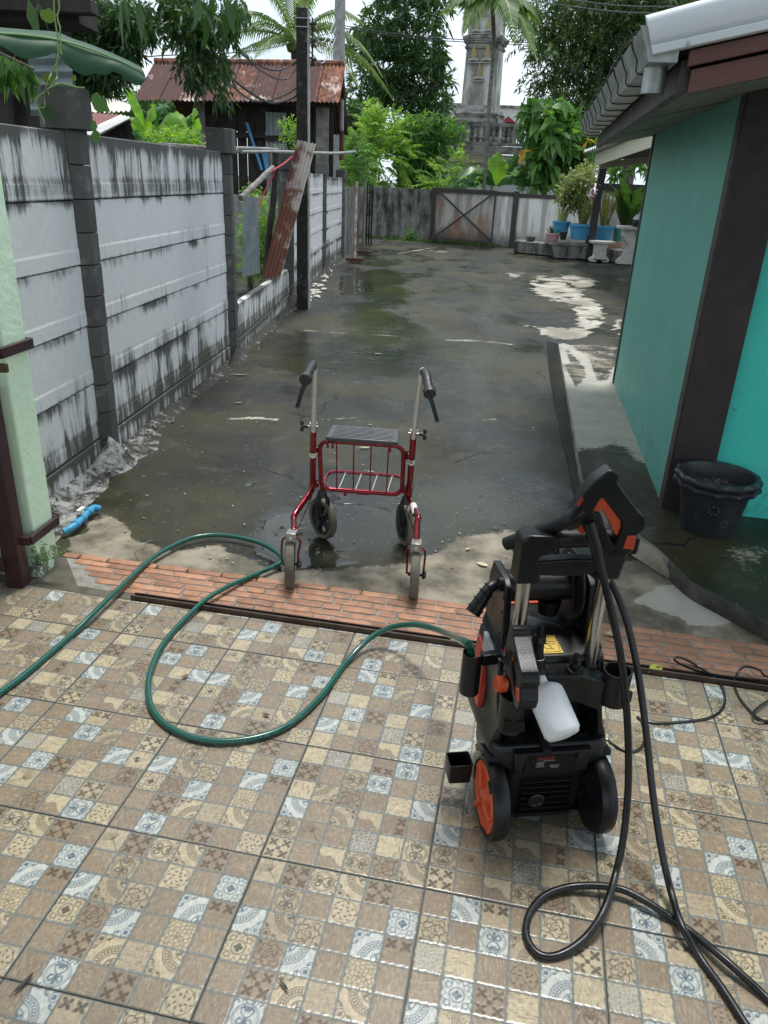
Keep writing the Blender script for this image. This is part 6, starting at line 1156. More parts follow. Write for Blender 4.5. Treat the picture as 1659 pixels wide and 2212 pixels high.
E_ = Vector((4.2, 1.5, .35)); csheet(A + Vector((-.25, 0, .16)), B + Vector((-.05, 0, .12)), B + E_, A + E_, 30, .03).build('roof_sheet', m_white, parent=aw)
MB().hexa([A + Vector((.05, .1, .0)), B + Vector((.05, .1, .0)), B + E_, A + E_, A + Vector((.05, .1, .05)), B + Vector((.05, .1, .05)), B + E_ + Vector((0, 0, .05)), A + E_ + Vector((0, 0, .05))]).build('underside', m_dkp, parent=aw, smooth=False)
p = G(1271, 562); MB().bar(p, Vector((p.x + .02, p.y, 2.05)), .13, .13).build('post', m_dkp, parent=aw, smooth=False); p = D(1281, 500, 19.5); MB().bar(Vector((p.x - .1, 19.5, 0)), Vector((p.x + .05, 19.5, 2.05)), .13, .13).build('post', m_fas, parent=aw, smooth=False)
MB().bar(D(1297, 358, 17.9), D(1440, 340, 17.0), .1, .12, up=(0, 0, 1)).build('beam', simple('beige_beam', (.40, .37, .30), .7), parent=aw, smooth=False)
pl = thing('planter_ledge', 'low mouldy concrete ledge holding the potted plants', 'ledge', G(1190, 552)); A, B = G(1109, 545), G(1268, 561); B2 = B + (B - A) * 1.1
u = Vector((.25, .95, 0)); mb = MB(); mb.hexa([A, B2, B2 + u * .9, A + u * .6] + [p + Vector((0, 0, .27)) for p in (A, B2, B2 + u * .9, A + u * .6)]); mb.build('ledge_body', m_mould, parent=pl, bevel=.02)
a = D(1190, 525, 18.7); mb = MB(); mb.box((D(1225, 521, 18.55).x, 18.6, .30), (.95, .35, .05)); mb.build('slab', m_mould, parent=pl, bevel=.01); mb = MB(); x0 = D(1230, 540, 18.5).x; mb.hexa([Vector((x0 - .33, 18.5, 0)), Vector((x0 + .30, 18.5, 0)), Vector((x0 + .30, 18.8, 0)), Vector((x0 - .33, 18.8, 0)), Vector((x0 - .42, 18.45, .28)), Vector((x0 + .42, 18.45, .28)), Vector((x0 + .42, 18.8, .28)), Vector((x0 - .42, 18.8, .28))]); mb.build('trough', m_mould, parent=pl, smooth=False)
m_bluepot = simple('blue_pot_plastic', (.06, .30, .52), .45, c2=(.09, .36, .58), sc=4); m_greenpot = simple('green_pot_plastic', (.10, .34, .27), .45); m_pinkpot = simple('pink_pot', (.50, .27, .27), .5); m_dsoil = simple('dark_soil', (.03, .025, .02), .95)
def bigpot(px, py_rim, wpx, hpx, Y, m, lab, name='flower_pot', grp='plant pots on the ledge', ribs=0):
    c = D(px, py_rim + hpx, Y); k = (Y * math.cos(PITCH) + .6) / F_; R = wpx * k / 2; H = hpx * k * 1.06; o = thing(name, lab, 'plant pot', c, group=grp)
    MB().lathe([(R * .66, 0), (R * .72, .01), (R * .90, H * .80), (R * .98, H * .82), (R, H * .86), (R, H * .97), (R * .96, H), (R * .9, H), (R * .86, H * .88)], 28, Matrix.Translation(c), caps=True, wav=([0, .02, .03, 0, 0, 0, 0, 0, 0, ribs] if ribs else None)).build('pot_body', m, parent=o)
    MB().lathe([(.001, H * .90), (R * .88, H * .90)], 20, Matrix.Translation(c), caps=False).build('soil', m_dsoil, parent=o, smooth=False); return c, R, H
PT = [bigpot(1210, 481, 39, 24, 19.1, m_bluepot, 'small blue pot at the back with a yellow striped plant'), bigpot(1250, 488, 48, 29, 18.75, m_bluepot, 'large blue pot under the variegated shrub'), bigpot(1298, 491, 49, 31, 18.75, m_bluepot, 'blue pot with snake plant right of the black post'),
      bigpot(1333, 493, 24, 28, 18.9, m_greenpot, 'green pot behind the stone table'), bigpot(1192, 506, 30, 18, 18.8, m_pinkpot, 'small pink ribbed pot with a tuft of leaves', ribs=22), bigpot(1216, 503, 17, 15, 18.7, m_pot, 'tiny black nursery pot between the pink and blue pots'), bigpot(1145, 512, 22, 10, 19.0, m_mould, 'low grey empty pot at the left end of the ledge'), bigpot(1376, 500, 26, 20, 19.0, m_greenpot, 'green pot half hidden by the teal house')]
m_stone = simple('white_cast_stone', (.52, .50, .45), .75, c2=(.22, .21, .18), sc=10, b=.4, bs=40, lo=.5, hi=.8)
bc = G(1294, 566); bn = thing('stone_bench', 'low whitish cast stone bench on a scrolled foot', 'bench', bc); k = .0108
MB().box(bc + Vector((.03, .1, .415)), (.52, .34, .06)).build('seat', m_stone, parent=bn, bevel=.015); mb = MB(); mb.prism([[(-.20, 0), (-.21, .06), (-.15, .1), (-.12, .14), (-.13, .3), (-.15, .385), (.17, .385), (.14, .3), (.14, .14), (.18, .1), (.23, .06), (.22, 0), (.08, 0), (.06, .05), (-.04, .05), (-.06, 0)]], lambda p: bc + Vector((p[0], .0, p[1])), lambda p: bc + Vector((p[0], .2, p[1]))); mb.build('pedestal', m_stone, parent=bn, bevel=.012)
tcn = G(1352, 571); tb = thing('stone_table', 'white cast stone garden table with curved leg by the teal house', 'table', tcn)
ztop = D(1350, 492, tcn.y).z; MB().box(tcn + Vector((.18, .1, ztop)), (.85, .6, .06)).build('table_top', m_stone, parent=tb, bevel=.015); mb = MB(); mb.prism([[(-.2, 0), (-.2, .08), (-.10, .16), (-.06, .28), (.02, .38), (-.10, .5), (-.17, .6), (-.16, ztop - .03), (.10, ztop - .03), (.10, .6), (.16, .5), (.2, .4), (.14, .26), (.16, .12), (.22, .06), (.22, 0)]], lambda p: tcn + Vector((p[0], .0, p[1])), lambda p: tcn + Vector((p[0], .18, p[1]))); mb.build('table_leg', m_stone, parent=tb, bevel=.012)
hc_ = tcn + Vector((.14, .05, ztop + .03)); hm = thing('helmet', 'black and white motorcycle helmet on the stone table', 'helmet', hc_)
MB().lathe([(.11, 0), (.125, .05), (.13, .11), (.115, .18), (.07, .235), (.001, .25)], 20, Matrix.Translation(hc_)).build('shell', m_pot, parent=hm); MB().lathe([(.13, .145), (.122, .18), (.075, .242), (.001, .257)], 20, Matrix.Translation(hc_), caps=False).build('white_band', m_white, parent=hm)
mb = MB(); n = 8; mb.tube([hc_ + Vector((.13 * math.cos(a), .13 * math.sin(a), .085)) for a in np.linspace(-2.6, -.5, 9)], .035, 8); mb.build('visor', simple('dark_visor', (.02, .02, .025), .08), parent=hm)
tag(MB().box(D(1325, 530, 18.6), (.33, .2, .13)).build('clay_block', m_brick, bevel=.008), 'loose red clay block lying on the ledge beside the bench', 'brick')
# ------------------------------------------------------------------ temple building, balustrade, tower
m_old = simple('old_grey_stucco', (.34, .33, .31), .85, c2=(.10, .097, .09), sc=2.2, b=.3, bs=12, world=True, lo=.42, hi=.62); m_oldl = simple('weathered_white_stucco', (.66, .65, .63), .85, c2=(.34, .335, .32), sc=1.6, world=True, b=.2, bs=10)
YB3 = 33.0; hall = thing('temple_hall', 'white temple hall with a weathered grey balustrade terrace behind the trees', 'building', D(1050, 400, YB3))
def pbox(name, x0, y0, x1, y1, Y, dep, m, parent, bev=0):
    a, b = D(x0, y1, Y), D(x1, y0, Y); xm, ym = D(x1, y1, Y), D(x0, y0, Y); xc_ = min(max((x0 + x1) / 2, 1000), 1110); z0 = D(xc_, y1, Y).z; z1 = D(xc_, y0, Y).z
    return MB().box(((a.x + b.x) / 2, Y + dep / 2, (z0 + z1) / 2), (b.x - a.x, dep, z1 - z0)).build(name, m, parent=parent, bevel=bev, smooth=False)
m_wht = simple('white_plaster', (.60, .61, .62), .8, c2=(.50, .51, .52), sc=.8, world=True)
pbox('wall', 860, 352, 1290, 470, YB3 + .6, .3, m_wht, hall); pbox('beam', 930, 334, 1190, 352, YB3 + .2, .4, simple('cream_beam', (.60, .56, .44), .8), hall); pbox('terrace_slab', 860, 316, 1290, 332, YB3 - .1, .5, m_old, hall); pbox('terrace_rail', 880, 266, 1290, 274, YB3, .3, m_old, hall); pbox('terrace_kerb', 880, 308, 1290, 315, YB3, .3, m_old, hall)
for x in (1000, 1112, 905): pbox('rail_post', x - 7, 268, x + 7, 314, YB3 - .05, .36, m_old, hall)
base_z, top_z = D(1040, 311, YB3).z, D(1040, 273, YB3).z; Hb = top_z - base_z; bal = None
for k in range(26):
    px = 885 + 13.4 * k
    if min(abs(px - q) for q in (1000, 1112, 905)) < 9: continue
    p = D(px, 300, YB3 + .15); prof = [(.10, 0), (.10, .1), (.06, .14), (.11, .30), (.105, .38), (.05, .48), (.05, .52), (.085, .56), (.05, .6), (.085, .66), (.05, .72), (.075, .80), (.09, .9), (.10, 1)]
    if bal is None: bal = MB().lathe([(r, z * Hb) for r, z in prof], 10).build('baluster', m_old, parent=hall, local=True); o = bal
    else: o = bal.copy(); COL.objects.link(o)
    o.location = PM[hall.name].inverted() @ Vector((p.x, p.y, base_z))
for x0, x1 in ((1060, 1072), (1148, 1155)): pbox('door_post', x0 - 2, 352, x0 + 8, 470, YB3 + .45, .2, m_dkp, hall)
pr_ = thing('temple_wall', 'long white parapet wall stained grey far behind the tower', 'wall', D(1100, 250, 44)); pbox('parapet', 930, 230, 1330, 300, 44, .4, m_oldl, pr_); pbox('parapet_cap', 928, 228, 1332, 233, 43.9, .6, m_old, pr_)
rg = thing('red_gable', 'small red gabled roof right of the grey tower', 'roof', D(1098, 268, 38)); a, b, c_ = D(1078, 268, 38), D(1118, 268, 38), D(1098, 251, 38)
for k, s_ in enumerate((1, .78, .55)):
    q = lambda p: c_.lerp(p, s_) + Vector((0, -.06 * k, -.04 * k)); mb = MB(); mb.prism([[(q(a).x, q(a).z), (q(b).x, q(b).z), (q(c_).x, q(c_).z)]], lambda p: Vector((p[0], 38 - .1 * k, p[1])), lambda p: Vector((p[0], 38.4 - .1 * k, p[1]))); mb.build('gable_panel', simple('red_gable_paint', (.20 + .05 * k, .05, .05), .6), parent=rg, smooth=False)
pbox('gable_base', 1082, 268, 1114, 312, 38.2, 1, m_dkp, rg)
YT = 35.5; tw = thing('temple_tower', 'tall weathered grey temple tower with small gilded lotus reliefs', 'tower', D(1043, 262, YT))
cx = D(1044, 250, YT).x - .08; zb = D(1044, 263, YT).z; TMt = Matrix.Translation((cx, YT + .7, 0)) @ Matrix.Rotation(R_(-19), 4, 'Z')
def redent(w_, d=.09): 
    a = w_ / 2; b = a - d; c = a - 2 * d; return [(-a, -c), (-b, -c), (-b, -b), (-c, -b), (-c, -a), (c, -a), (c, -b), (b, -b), (b, -c), (a, -c), (a, c), (b, c), (b, b), (c, b), (c, a), (-c, a), (-c, b), (-b, b), (-b, c), (-a, c)]
def tsec(name, w0, w1, z0, z1, m):
    A, B = redent(w0), redent(w1); n = len(A); vs = [TMt @ Vector((x, y, z0)) for x, y in A] + [TMt @ Vector((x, y, z1)) for x, y in B]; return MB().add(vs, [tuple(range(n - 1, -1, -1)), tuple(range(n, 2 * n))] + [(i, (i + 1) % n, n + (i + 1) % n, n + i) for i in range(n)]).build(name, m, parent=tw, smooth=False)
zy = lambda y: D(1044, y, YT).z
t = NT('tower_stucco'); v = t.pos(); s1 = t.noise(t.scale(v, (2.2, 2.2, .7)), 1, 6, .65); m_tow = t.fin(t.mix(t.ramp(s1, .38, .62), (.58, .57, .54), (.22, .215, .20)), .85, 0, t.bump(s1, .2, .03), .3)
tsec('plinth', 1.9, 1.9, zb - 2.2, zy(256), m_old); tsec('plinth_step', 1.75, 1.85, zy(256), zy(247), m_old); tsec('plinth_step', 1.95, 1.75, zy(247), zy(237), m_old); tsec('plinth_step', 1.6, 1.48, zy(237), zy(228), m_old); tsec('shaft', 1.42, 1.34, zy(228), zy(104), m_tow)
for y0, y1, w0, w1 in ((104, 98, 1.42, 1.50), (98, 92, 1.40, 1.40), (92, 82, 1.50, 1.62), (82, 76, 1.66, 1.66)): tsec('cornice', w0, w1, zy(y0), zy(y1), m_old)
tsec('upper_shaft', 1.34, 1.18, zy(76), zy(-60), m_tow)
m_gold = simple('worn_gilding', (.42, .30, .10), .5, metal=.3, c2=(.30, .28, .24), sc=5, lo=.4, hi=.6); m_rel = simple('relief_stucco', (.40, .39, .37), .8)
def lotus(u, y, s_, face=-1.0):
    zc = zy(y); f = lambda x, z, o: TMt @ Vector((u + x * s_, -.70 - o, zc + z * s_)); mb = MB(); mb.prism([[(0, .62), (.13, .25), (.17, .05), (.10, -.12), (-.10, -.12), (-.17, .05), (-.13, .25)]], lambda p: f(p[0], p[1], .0), lambda p: f(p[0] * .8, p[1], .05)); g_ = mb.build('lotus_relief', m_gold, parent=tw)
    for q in range(5): a = -1.2 + .6 * q; MB().ball(f(.22 * math.sin(a), -.18 + .05 * math.cos(a), .03), .075 * s_, 6).build('scroll', m_rel, parent=g_)
    MB().bar(f(-.32, -.27, .02), f(.32, -.27, .02), .06, .05 * s_, up=(0, 0, 1)).build('scroll', m_rel, parent=g_)
lotus(-.28, 122, .8); lotus(.28, 122, .8); lotus(0, 162, .8); lotus(-.25, 60, .7); lotus(.25, 60, .7); lotus(0, 20, .7)
mb = MB()
for k in range(20): pass
for px, lab in ((1011, 'a'),): pass
# ------------------------------------------------------------------ overhead wires
def wire(pts, r, lab, m=m_wirep): tag(MB().tube(cat([D(*p) for p in pts], 6), r, 5).build('overhead_wire', m), lab, 'wire', 'overhead wires')
wire([(325, -15, 6.5), (420, 75, 7.5), (490, 160, 8.6), (560, 212, 9.3), (600, 222, 9.6), (648, 200, 9.7), (655, 150, 9.65)], .013, 'thick black cable sagging from the top branches to the utility pole')
wire([(330, -15, 6.5), (430, 85, 7.5), (478, 160, 8.6), (500, 185, 9.2), (560, 220, 9.4), (640, 190, 9.7), (660, 130, 9.65)], .010, 'second black cable sagging just under the thick one')
wire([(390, -15, 6.5), (480, 75, 7.6), (540, 130, 8.8), (600, 152, 9.5), (655, 120, 9.65), (668, 80, 9.7)], .009, 'black cable reaching the utility pole at its middle insulator')
wire([(400, -15, 6.5), (500, 85, 7.6), (560, 150, 8.8), (620, 170, 9.5), (664, 105, 9.65)], .008, 'lowest thin black cable curving up to the utility pole')
wire([(140, 52, 15), (300, 45, 17), (500, -20, 22)], .012, 'thin wire crossing the sky high at the left'); wire([(250, 130, 16), (350, 120, 18), (560, 108, 22), (720, 70, 28)], .012, 'thin wire crossing behind the coconut palm')
for k, (dy, lab) in enumerate(((0, 'thin upper wire crossing the sky before the tower'), (5, 'thin lower wire crossing the sky before the tower'))): wire([(740, 55 + dy, 24), (880, 76 + dy, 26), (1050, 88 + dy, 28), (1300, 95 + dy, 30), (1500, 75 + dy, 32)], .013, lab)
for k, (dy, lab) in enumerate(((0, 'upper wire in front of the big tree above the roof'), (14, 'lower wire in front of the big tree above the roof'))): wire([(1150, -12 + dy, 20), (1300, 8 + dy, 18), (1400, 14 + dy, 16), (1560, 12 + dy, 14)], .010, lab)
for k in range(3): wire([(668, 60 + 25 * k, 9.7), (700, 90 + 22 * k, 13), (726, 40 + 20 * k, 18.4)], .008, ['pale wire from the top insulator to the concrete pole', 'pale wire from the middle insulator to the concrete pole', 'pale wire from the lowest insulator to the concrete pole'][k], m_wirel)
# ------------------------------------------------------------------ plants and trees
def tree(name, lab, cat_, base, H, r0, crown_fn, limbs, group=None, lean=(0, 0)):
    t_ = thing(name, lab, cat_, base, group=group); b = Vector(base); top = b + Vector((lean[0], lean[1], H))
    P = cat([b + Vector((0, 0, -.2)), b.lerp(top, .35) + Vector((.05 * H * .3, 0, 0)), b.lerp(top, .7), top], 5); MB().tube(P, [r0 * (1 - .75 * i / len(P)) for i in range(len(P))], 9).build('trunk', m_bark, parent=t_)
    for (f0, d, L, r) in limbs:
        s_ = b.lerp(top, f0); e = s_ + Vector(d).normalized() * L; MB().tube(cat([s_, s_.lerp(e, .5) + Vector((0, 0, -.06 * L)), e], 5), [r * (1 - .7 * i / 11) for i in range(11)], 6).build('limb', m_bark, parent=t_)
    crown_fn(t_); return t_
def pxclumps(L, Y, dep, seed, n):
    """clump centres spread inside an outline traced as discs (px, py, radius px)"""
    r = random.Random(seed); C, Rr = [], []; W_ = [q[2] ** 2 for q in L]
    for _ in range(n):
        x, y, R = r.choices(L, W_)[0]; a = r.random() * 6.28; q = R * math.sqrt(r.random()); Yy = Y + r.uniform(-dep, dep); p = D(x + q * math.cos(a), y + q * math.sin(a), Yy); C.append(tuple(p)); Rr.append(1)
    return np.array(C), np.array(Rr, float)
# mango tree: whorls of long drooping leaves
def whorls(C, n, L, W, mat_, parent, seed, droop=.5, spread=.9, name='crown'):
    r = np.random.default_rng(seed); P = []; Dd = []; T_ = []
    for c in C:
        ax = r.normal(size=3) * .6 + np.array([0, -.3, .5]); ax /= np.linalg.norm(ax); tb = r.random() * .7
        for k in range(n):
            d = r.normal(size=3); d -= ax * d.dot(ax) * .6; d /= np.linalg.norm(d); P.append(c + ax * r.uniform(-.25, .1) * L); Dd.append(d * spread + ax * .35 + np.array([0, 0, -.25])); T_.append(tb)
    return leaves(np.array(P), np.array(Dd), L, W, mat_, name, parent, droop, seed, np.array(T_))
mang = [(880, 40, 95), (850, 120, 85), (900, 180, 85), (850, 240, 75), (925, 250, 60), (800, 100, 55), (800, 200, 55), (790, 285, 45), (870, 300, 45), (930, 130, 40), (880, -60, 90)]
C, _ = pxclumps(mang, 30, 1.6, 3, 1050)
tree('mango_tree', 'tall dense mango tree with drooping leaves left of the temple tower', 'tree', (1.0, 30, 0), 6.5, .2, lambda t_: whorls(C, 12, .36, .075, LM_MANGO, t_, 5, .5), [(.4, (-1, 0, .8), 1.5, .09), (.5, (.6, .2, 1), 1.3, .08), (.6, (-.6, -.4, 1), 1.3, .07), (.7, (.5, .3, 1), 1.1, .06)])
C2, _ = pxclumps([(735, 330, 30), (760, 260, 40), (720, 270, 30), (700, 320, 20), (770, 310, 25)], 27, .8, 33, 130)
tree('small_mango', 'smaller dark tree below the palm frond behind the steel pole', 'tree', (-1.4, 27, 0), 3.0, .1, lambda t_: whorls(C2, 10, .36, .085, LM_MANGO, t_, 6, .5), [(.6, (1, 0, .8), .9, .04)])
# big feathery tree at the upper right
big = [(1220, 60, 75), (1290, 40, 90), (1200, 150, 55), (1260, 150, 75), (1330, 150, 70), (1400, 80, 90), (1480, 30, 80), (1290, 215, 45), (1225, 215, 30), (1180, 20, 40), (1330, -40, 110), (1450, -60, 90)]
C3, R3_ = pxclumps(big, 28, 1.5, 8, 460)
tree('feathery_tree', 'huge feathery dark green tree rising behind the house roof', 'tree', (7.6, 28, 0), 7, .28, lambda t_: sprays(C3, R3_ * .42, 2900, 11, .22, .055, LM_TAM, 'crown', t_, 9, out=.7, down=.35, splen=.62), [(.4, (-1, 0, .9), 3.0, .12), (.5, (-.4, -.6, 1), 2.8, .11), (.55, (.8, 0, 1), 2.6, .11), (.65, (-.9, .3, .6), 2.6, .09), (.6, (.2, -.8, .6), 2, .08)])
# bushes over the far wall
b1 = [(830, 320, 48), (800, 355, 40), (850, 370, 40), (790, 300, 25), (780, 385, 28), (820, 270, 22)]; C4, R4 = pxclumps(b1, 24.4, .5, 11, 90)
def fronds_bush(C, t_, seed, L=.62, n=260, mat_=LM_BRIGHT, lw=(.10, .034)):
    r = np.random.default_rng(seed); P = []; Dd = []; T_ = []; cen = C.mean(0)
    for i in range(n):
        c = C[r.integers(len(C))]; o = c - cen; d = o / (np.linalg.norm(o) + 1e-6) * .8 + r.normal(size=3) * .45 + np.array([0, -.35, .35]); d /= np.linalg.norm(d); sd = np.cross(d, [0, 0, 1.]); sd /= np.linalg.norm(sd) + 1e-9; tb = r.random()
        for k in range(11):
            a = k / 10; pp = c + d * L * a - np.array([0, 0, .22 * L * a * a])
            for s in (-1, 1): P.append(pp); Dd.append(sd * s + d * .55 + np.array([0, 0, -.25 - .3 * a])); T_.append(tb)
    return leaves(np.array(P), np.array(Dd), lw[0], lw[1], mat_, 'foliage', t_, .4, seed, np.array(T_))
o = thing('ferny_bush', 'bright green ferny bush over the blackened wall', 'bush', (-.5, 24.4, 0)); fronds_bush(C4, o, 12, .7, 330, LM_BRIGHT, (.145, .05)); MB().tube([(-.1, 24.4, 0), (0, 24.4, 1.4), (.2, 24.4, 2.2)], [.05, .04, .02], 7).build('stem', m_bark, parent=o)
C5, _ = pxclumps([(900, 305, 45), (930, 275, 35), (960, 300, 35), (905, 360, 45), (940, 380, 35), (985, 275, 20), (870, 270, 25), (890, 400, 30)], 24.8, .5, 14, 230)
o = thing('leafy_bush', 'mid green bush with long narrow leaves above the mesh gate wall', 'bush', (1.0, 24.8, 0)); whorls(C5, 11, .30, .065, LM_MID, o, 15, .5, name='foliage'); MB().tube([(.9, 24.8, 0), (1.0, 24.8, 1.5), (1.1, 24.8, 2.4)], [.05, .04, .02], 7).build('stem', m_bark, parent=o)
C6, _ = pxclumps([(975, 370, 28), (955, 395, 28), (1000, 385, 18), (985, 350, 12)], 23.4, .3, 17, 40)
o = thing('cycad_bush', 'low light green bush with feather leaves left of the young banana plant', 'bush', (1.9, 23.4, 0)); fronds_bush(C6, o, 18, .55, 90, LM_BRIGHT, (.13, .04)); MB().tube([(1.9, 23.4, 0), (1.9, 23.4, 1.4)], [.05, .03], 7).build('stem', m_bark, parent=o)
C7, _ = pxclumps([(705, 345, 18), (755, 345, 30), (725, 310, 15)], 20.5, .4, 27, 40); o = thing('fern_bush', 'soft green fern bush behind the block pillars by the steel pole', 'bush', (-1.3, 20.5, 0)); fronds_bush(C7, o, 28, .55, 110, LM_MID, (.13, .04)); MB().tube([(-1.3, 20.5, 0), (-1.2, 20.5, 1.4)], [.04, .02], 6).build('stem', m_bark, parent=o)
# noni tree with broad veined leaves
C8, _ = pxclumps([(1165, 270, 45), (1205, 260, 45), (1250, 290, 45), (1180, 320, 40), (1230, 340, 40), (1155, 360, 35), (1200, 385, 35), (1265, 330, 25), (1140, 395, 28), (1135, 250, 20), (1240, 385, 25)], 22.6, .6, 20, 210)
tree('broadleaf_tree', 'broad leaved green tree over the white wall between banana plant and house', 'tree', (4.3, 22.6, 0), 2.6, .08, lambda t_: whorls(C8, 7, .40, .20, LM_MID, t_, 21, .75), [(.4, (-1, 0, 1), 1.0, .035), (.5, (1, 0, .9), .9, .03), (.6, (-.6, -.3, .5), .9, .03)])
MB_yl = None
C9, _ = pxclumps([(1130, 320, 6), (1265, 300, 6), (1172, 330, 5)], 22.0, .1, 22, 7); 
LM_YEL = leafmat('yellow_leaf', (.55, .30, .03), (.62, .36, .05), .3); o = [q for q in sc.objects if q.name == 'broadleaf_tree'][0]; whorls(C9, 2, .30, .14, LM_YEL, o, 23, .8, name='yellow_leaves')
C10, R10 = pxclumps([(1380, 345, 30), (1330, 360, 22), (1420, 350, 25)], 24, .6, 41, 60); o = thing('rear_bush', 'green bushes seen under the awning beyond the cream wall', 'bush', (6.5, 24, 0)); whorls(C10, 9, .30, .10, LM_MID, o, 42, .5, name='foliage'); MB().tube([(6.5, 24, 0), (6.5, 24, 1.8)], [.06, .03], 6).build('stem', m_bark, parent=o)
# palms
def frond(base, d, L, mat_, parent, n=34, ll=.55, lw=.035, droop=.55, hang=.5, seed=0, name='frond', vshape=.25):
    r = np.random.default_rng(seed); d = Vector(d).normalized(); b = Vector(base); P = []; T_ = []
    pts = []
    for i in range(n + 1):
        a = i / n; pts.append(b + d * L * a + Vector((0, 0, -droop * L * a ** 2.1)))
    V = []; F = []; tint = []
    for i in range(2, n + 1):
        for s in (-1, 1):
            tg = (pts[i] - pts[i - 1]).normalized(); sd = tg.cross(Vector((0, 0, 1))); sd = sd.normalized() if sd.length > .05 else Vector((1, 0, 0)); upv = sd.cross(tg); a = i / n
            q = ll * math.sin(math.pi * min(.98, .12 + .86 * a) ** .8) * r.uniform(.88, 1.08); dr = (sd * s * .85 + tg * .55 + upv * vshape).normalized(); p0 = pts[i]; p1 = p0 + dr * q * .5 + Vector((0, 0, -hang * q * .14)); p2 = p0 + dr * q * .88 + Vector((0, 0, -hang * q * .75)); wv_ = tg * lw
            k = len(V); V += [p0 - wv_ * .3, p0 + wv_ * .3, p1 + wv_ * .5, p1 - wv_ * .5, p2]; F += [(k, k + 1, k + 2, k + 3), (k + 3, k + 2, k + 4, k + 4)]; tint += [r.uniform(0, .8)] * 5
    mb = MB(); mb.tube(pts[::2], [.022 * L / 2 * (1 - .8 * i / len(pts[::2])) + .004 for i in range(len(pts[::2]))], 5, mi=1); b0 = len(mb.v); nv0 = b0
    for f in F: pass
    mb.add(V, [f if f[2] != f[3] else f[:3] for f in F]); o = mb.build(name, [mat_, m_rachis], parent=parent, smooth=False, fix=False); at = o.data.attributes.new('tint', 'FLOAT', 'POINT'); at.data.foreach_set('value', [.9] * nv0 + tint); return o
m_rachis = simple('yellow_green_rachis', (.30, .32, .08), .5)
cb = D(640, 92, 20.5); palm = thing('coconut_palm', 'coconut palm with long arching fronds behind the rusty shed', 'palm', (cb.x + .2, 20.5, 0))
MB().tube(cat([(cb.x + .25, 20.5, -.1), (cb.x + .1, 20.5, 2), (cb.x, 20.5, cb.z)], 6), .14, 10).build('trunk', m_bark, parent=palm)
for k, (dx, dy, dz, L, dr) in enumerate(((-1, -.1, .95, 2.3, .55), (-1, .1, .45, 2.4, .5), (-1, -.4, .15, 1.8, .5), (-.55, -.2, 1.3, 2.3, .45), (-.1, .2, 1.5, 2.2, .3), (.35, -.2, 1.3, 2.2, .4), (.8, .1, 1.0, 2.5, .6), (1, -.2, .75, 2.6, .85), (1, .2, .35, 2.5, .75), (.9, -.6, .2, 1.9, .7), (-.5, -.9, .3, 1.6, .6), (.2, -1, .6, 1.6, .7), (-.8, .6, .8, 2.2, .5), (.5, .8, .9, 2.2, .5))): frond(cb, (dx, dy, dz), L, LM_PALM, palm, 40, .62, .042, dr, .75, k)
for k in range(7): a = k * .9; MB().ball(cb + Vector((.16 * math.cos(a), .16 * math.sin(a) - .1, -.10 - .04 * (k % 2))), .075, 7).build('coconut', simple('green_coconut', (.16, .18, .04), .5) if k == 0 else bpy.data.materials['green_coconut'], parent=palm)
ab = D(1064, 6, 22.8); ar = thing('areca_palm', 'slender areca palm with hanging leaves in front of the temple tower', 'palm', (D(1052, 410, 22.8).x, 22.8, 0))
MB().tube(cat([(D(1048, 420, 22.8).x, 22.8, 0), tuple(D(1055, 250, 22.8)), tuple(D(1066, 110, 22.8)), tuple(ab)], 8), .055, 10).build('trunk', simple('ringed_trunk', (.10, .10, .08), .8, c2=(.22, .22, .19), sc=12, b=.5, bs=30, world=True), parent=ar)
for k, (dx, dy, dz, L, dr) in enumerate(((-1, -.1, .55, 1.45, .7), (-.7, -.4, .9, 1.3, .9), (1, -.1, .5, 1.35, .75), (.8, .3, .85, 1.3, .8), (.15, -.5, .25, 1.7, 1.05), (.5, -.5, .1, 1.5, 1.0), (-.3, -.4, .2, 1.3, 1.0), (0, .5, 1, 1.2, .5))): frond(ab, (dx, dy, dz), L * 1.05, LM_PALM, ar, 30, .72, .11, dr, .8, 50 + k)
# banana leaves
def blade(mid, wid, up, mat_, parent, name='leaf', fold=.25, wave=.03, seed=0, tears=()):
    """leaf along a midrib (3D points) with half widths; up: side direction hint"""
    M_ = cat(mid, 5); n = len(M_); V = []; F = []; upv = Vector(up); K = 6; r = random.Random(seed)
    for i, p in enumerate(M_):
        a = i / (n - 1); tg = (M_[min(i + 1, n - 1)] - M_[max(i - 1, 0)]).normalized(); sd = tg.cross(upv).normalized(); nn = sd.cross(tg); wd_ = np.interp(a, np.linspace(0, 1, len(wid)), wid)
        for k in range(-K, K + 1): q = k / K; V.append(p + sd * wd_ * q + nn * (-fold * wd_ * abs(q) ** 1.3 + wave * math.sin(a * 17 + 2 * (k > 0) + seed) * abs(q) ** 2))
    m = 2 * K + 1
    for i in range(n - 1):
        for k in range(m - 1):
            if any(abs(i / n - tt) < .6 / n and (k < 3 if sd_ < 0 else k > m - 5) for tt, sd_ in tears): continue
            q = i * m + k; F.append((q, q + 1, q + m + 1, q + m))
    mb = MB().add(V, F); o = mb.build(name, mat_, parent=parent, ang=80); at = o.data.attributes.new('tint', 'FLOAT', 'POINT'); at.data.foreach_set('value', [(1.0 if abs((j % m) - K) < 1 else .25 + .5 * ((j // m) % 2)) for j in range(len(V))])
    return o
bc_ = D(1072, 412, 23.2); bp_ = thing('young_banana', 'young banana plant with one bright upright leaf behind the white wall', 'banana plant', (bc_.x, 23.2, 0)); MB().tube([(bc_.x, 23.2, 0), tuple(bc_)], [.08, .05], 8).build('stem', simple('banana_stem', (.12, .07, .04), .6, c2=(.14, .2, .06), sc=6), parent=bp_)
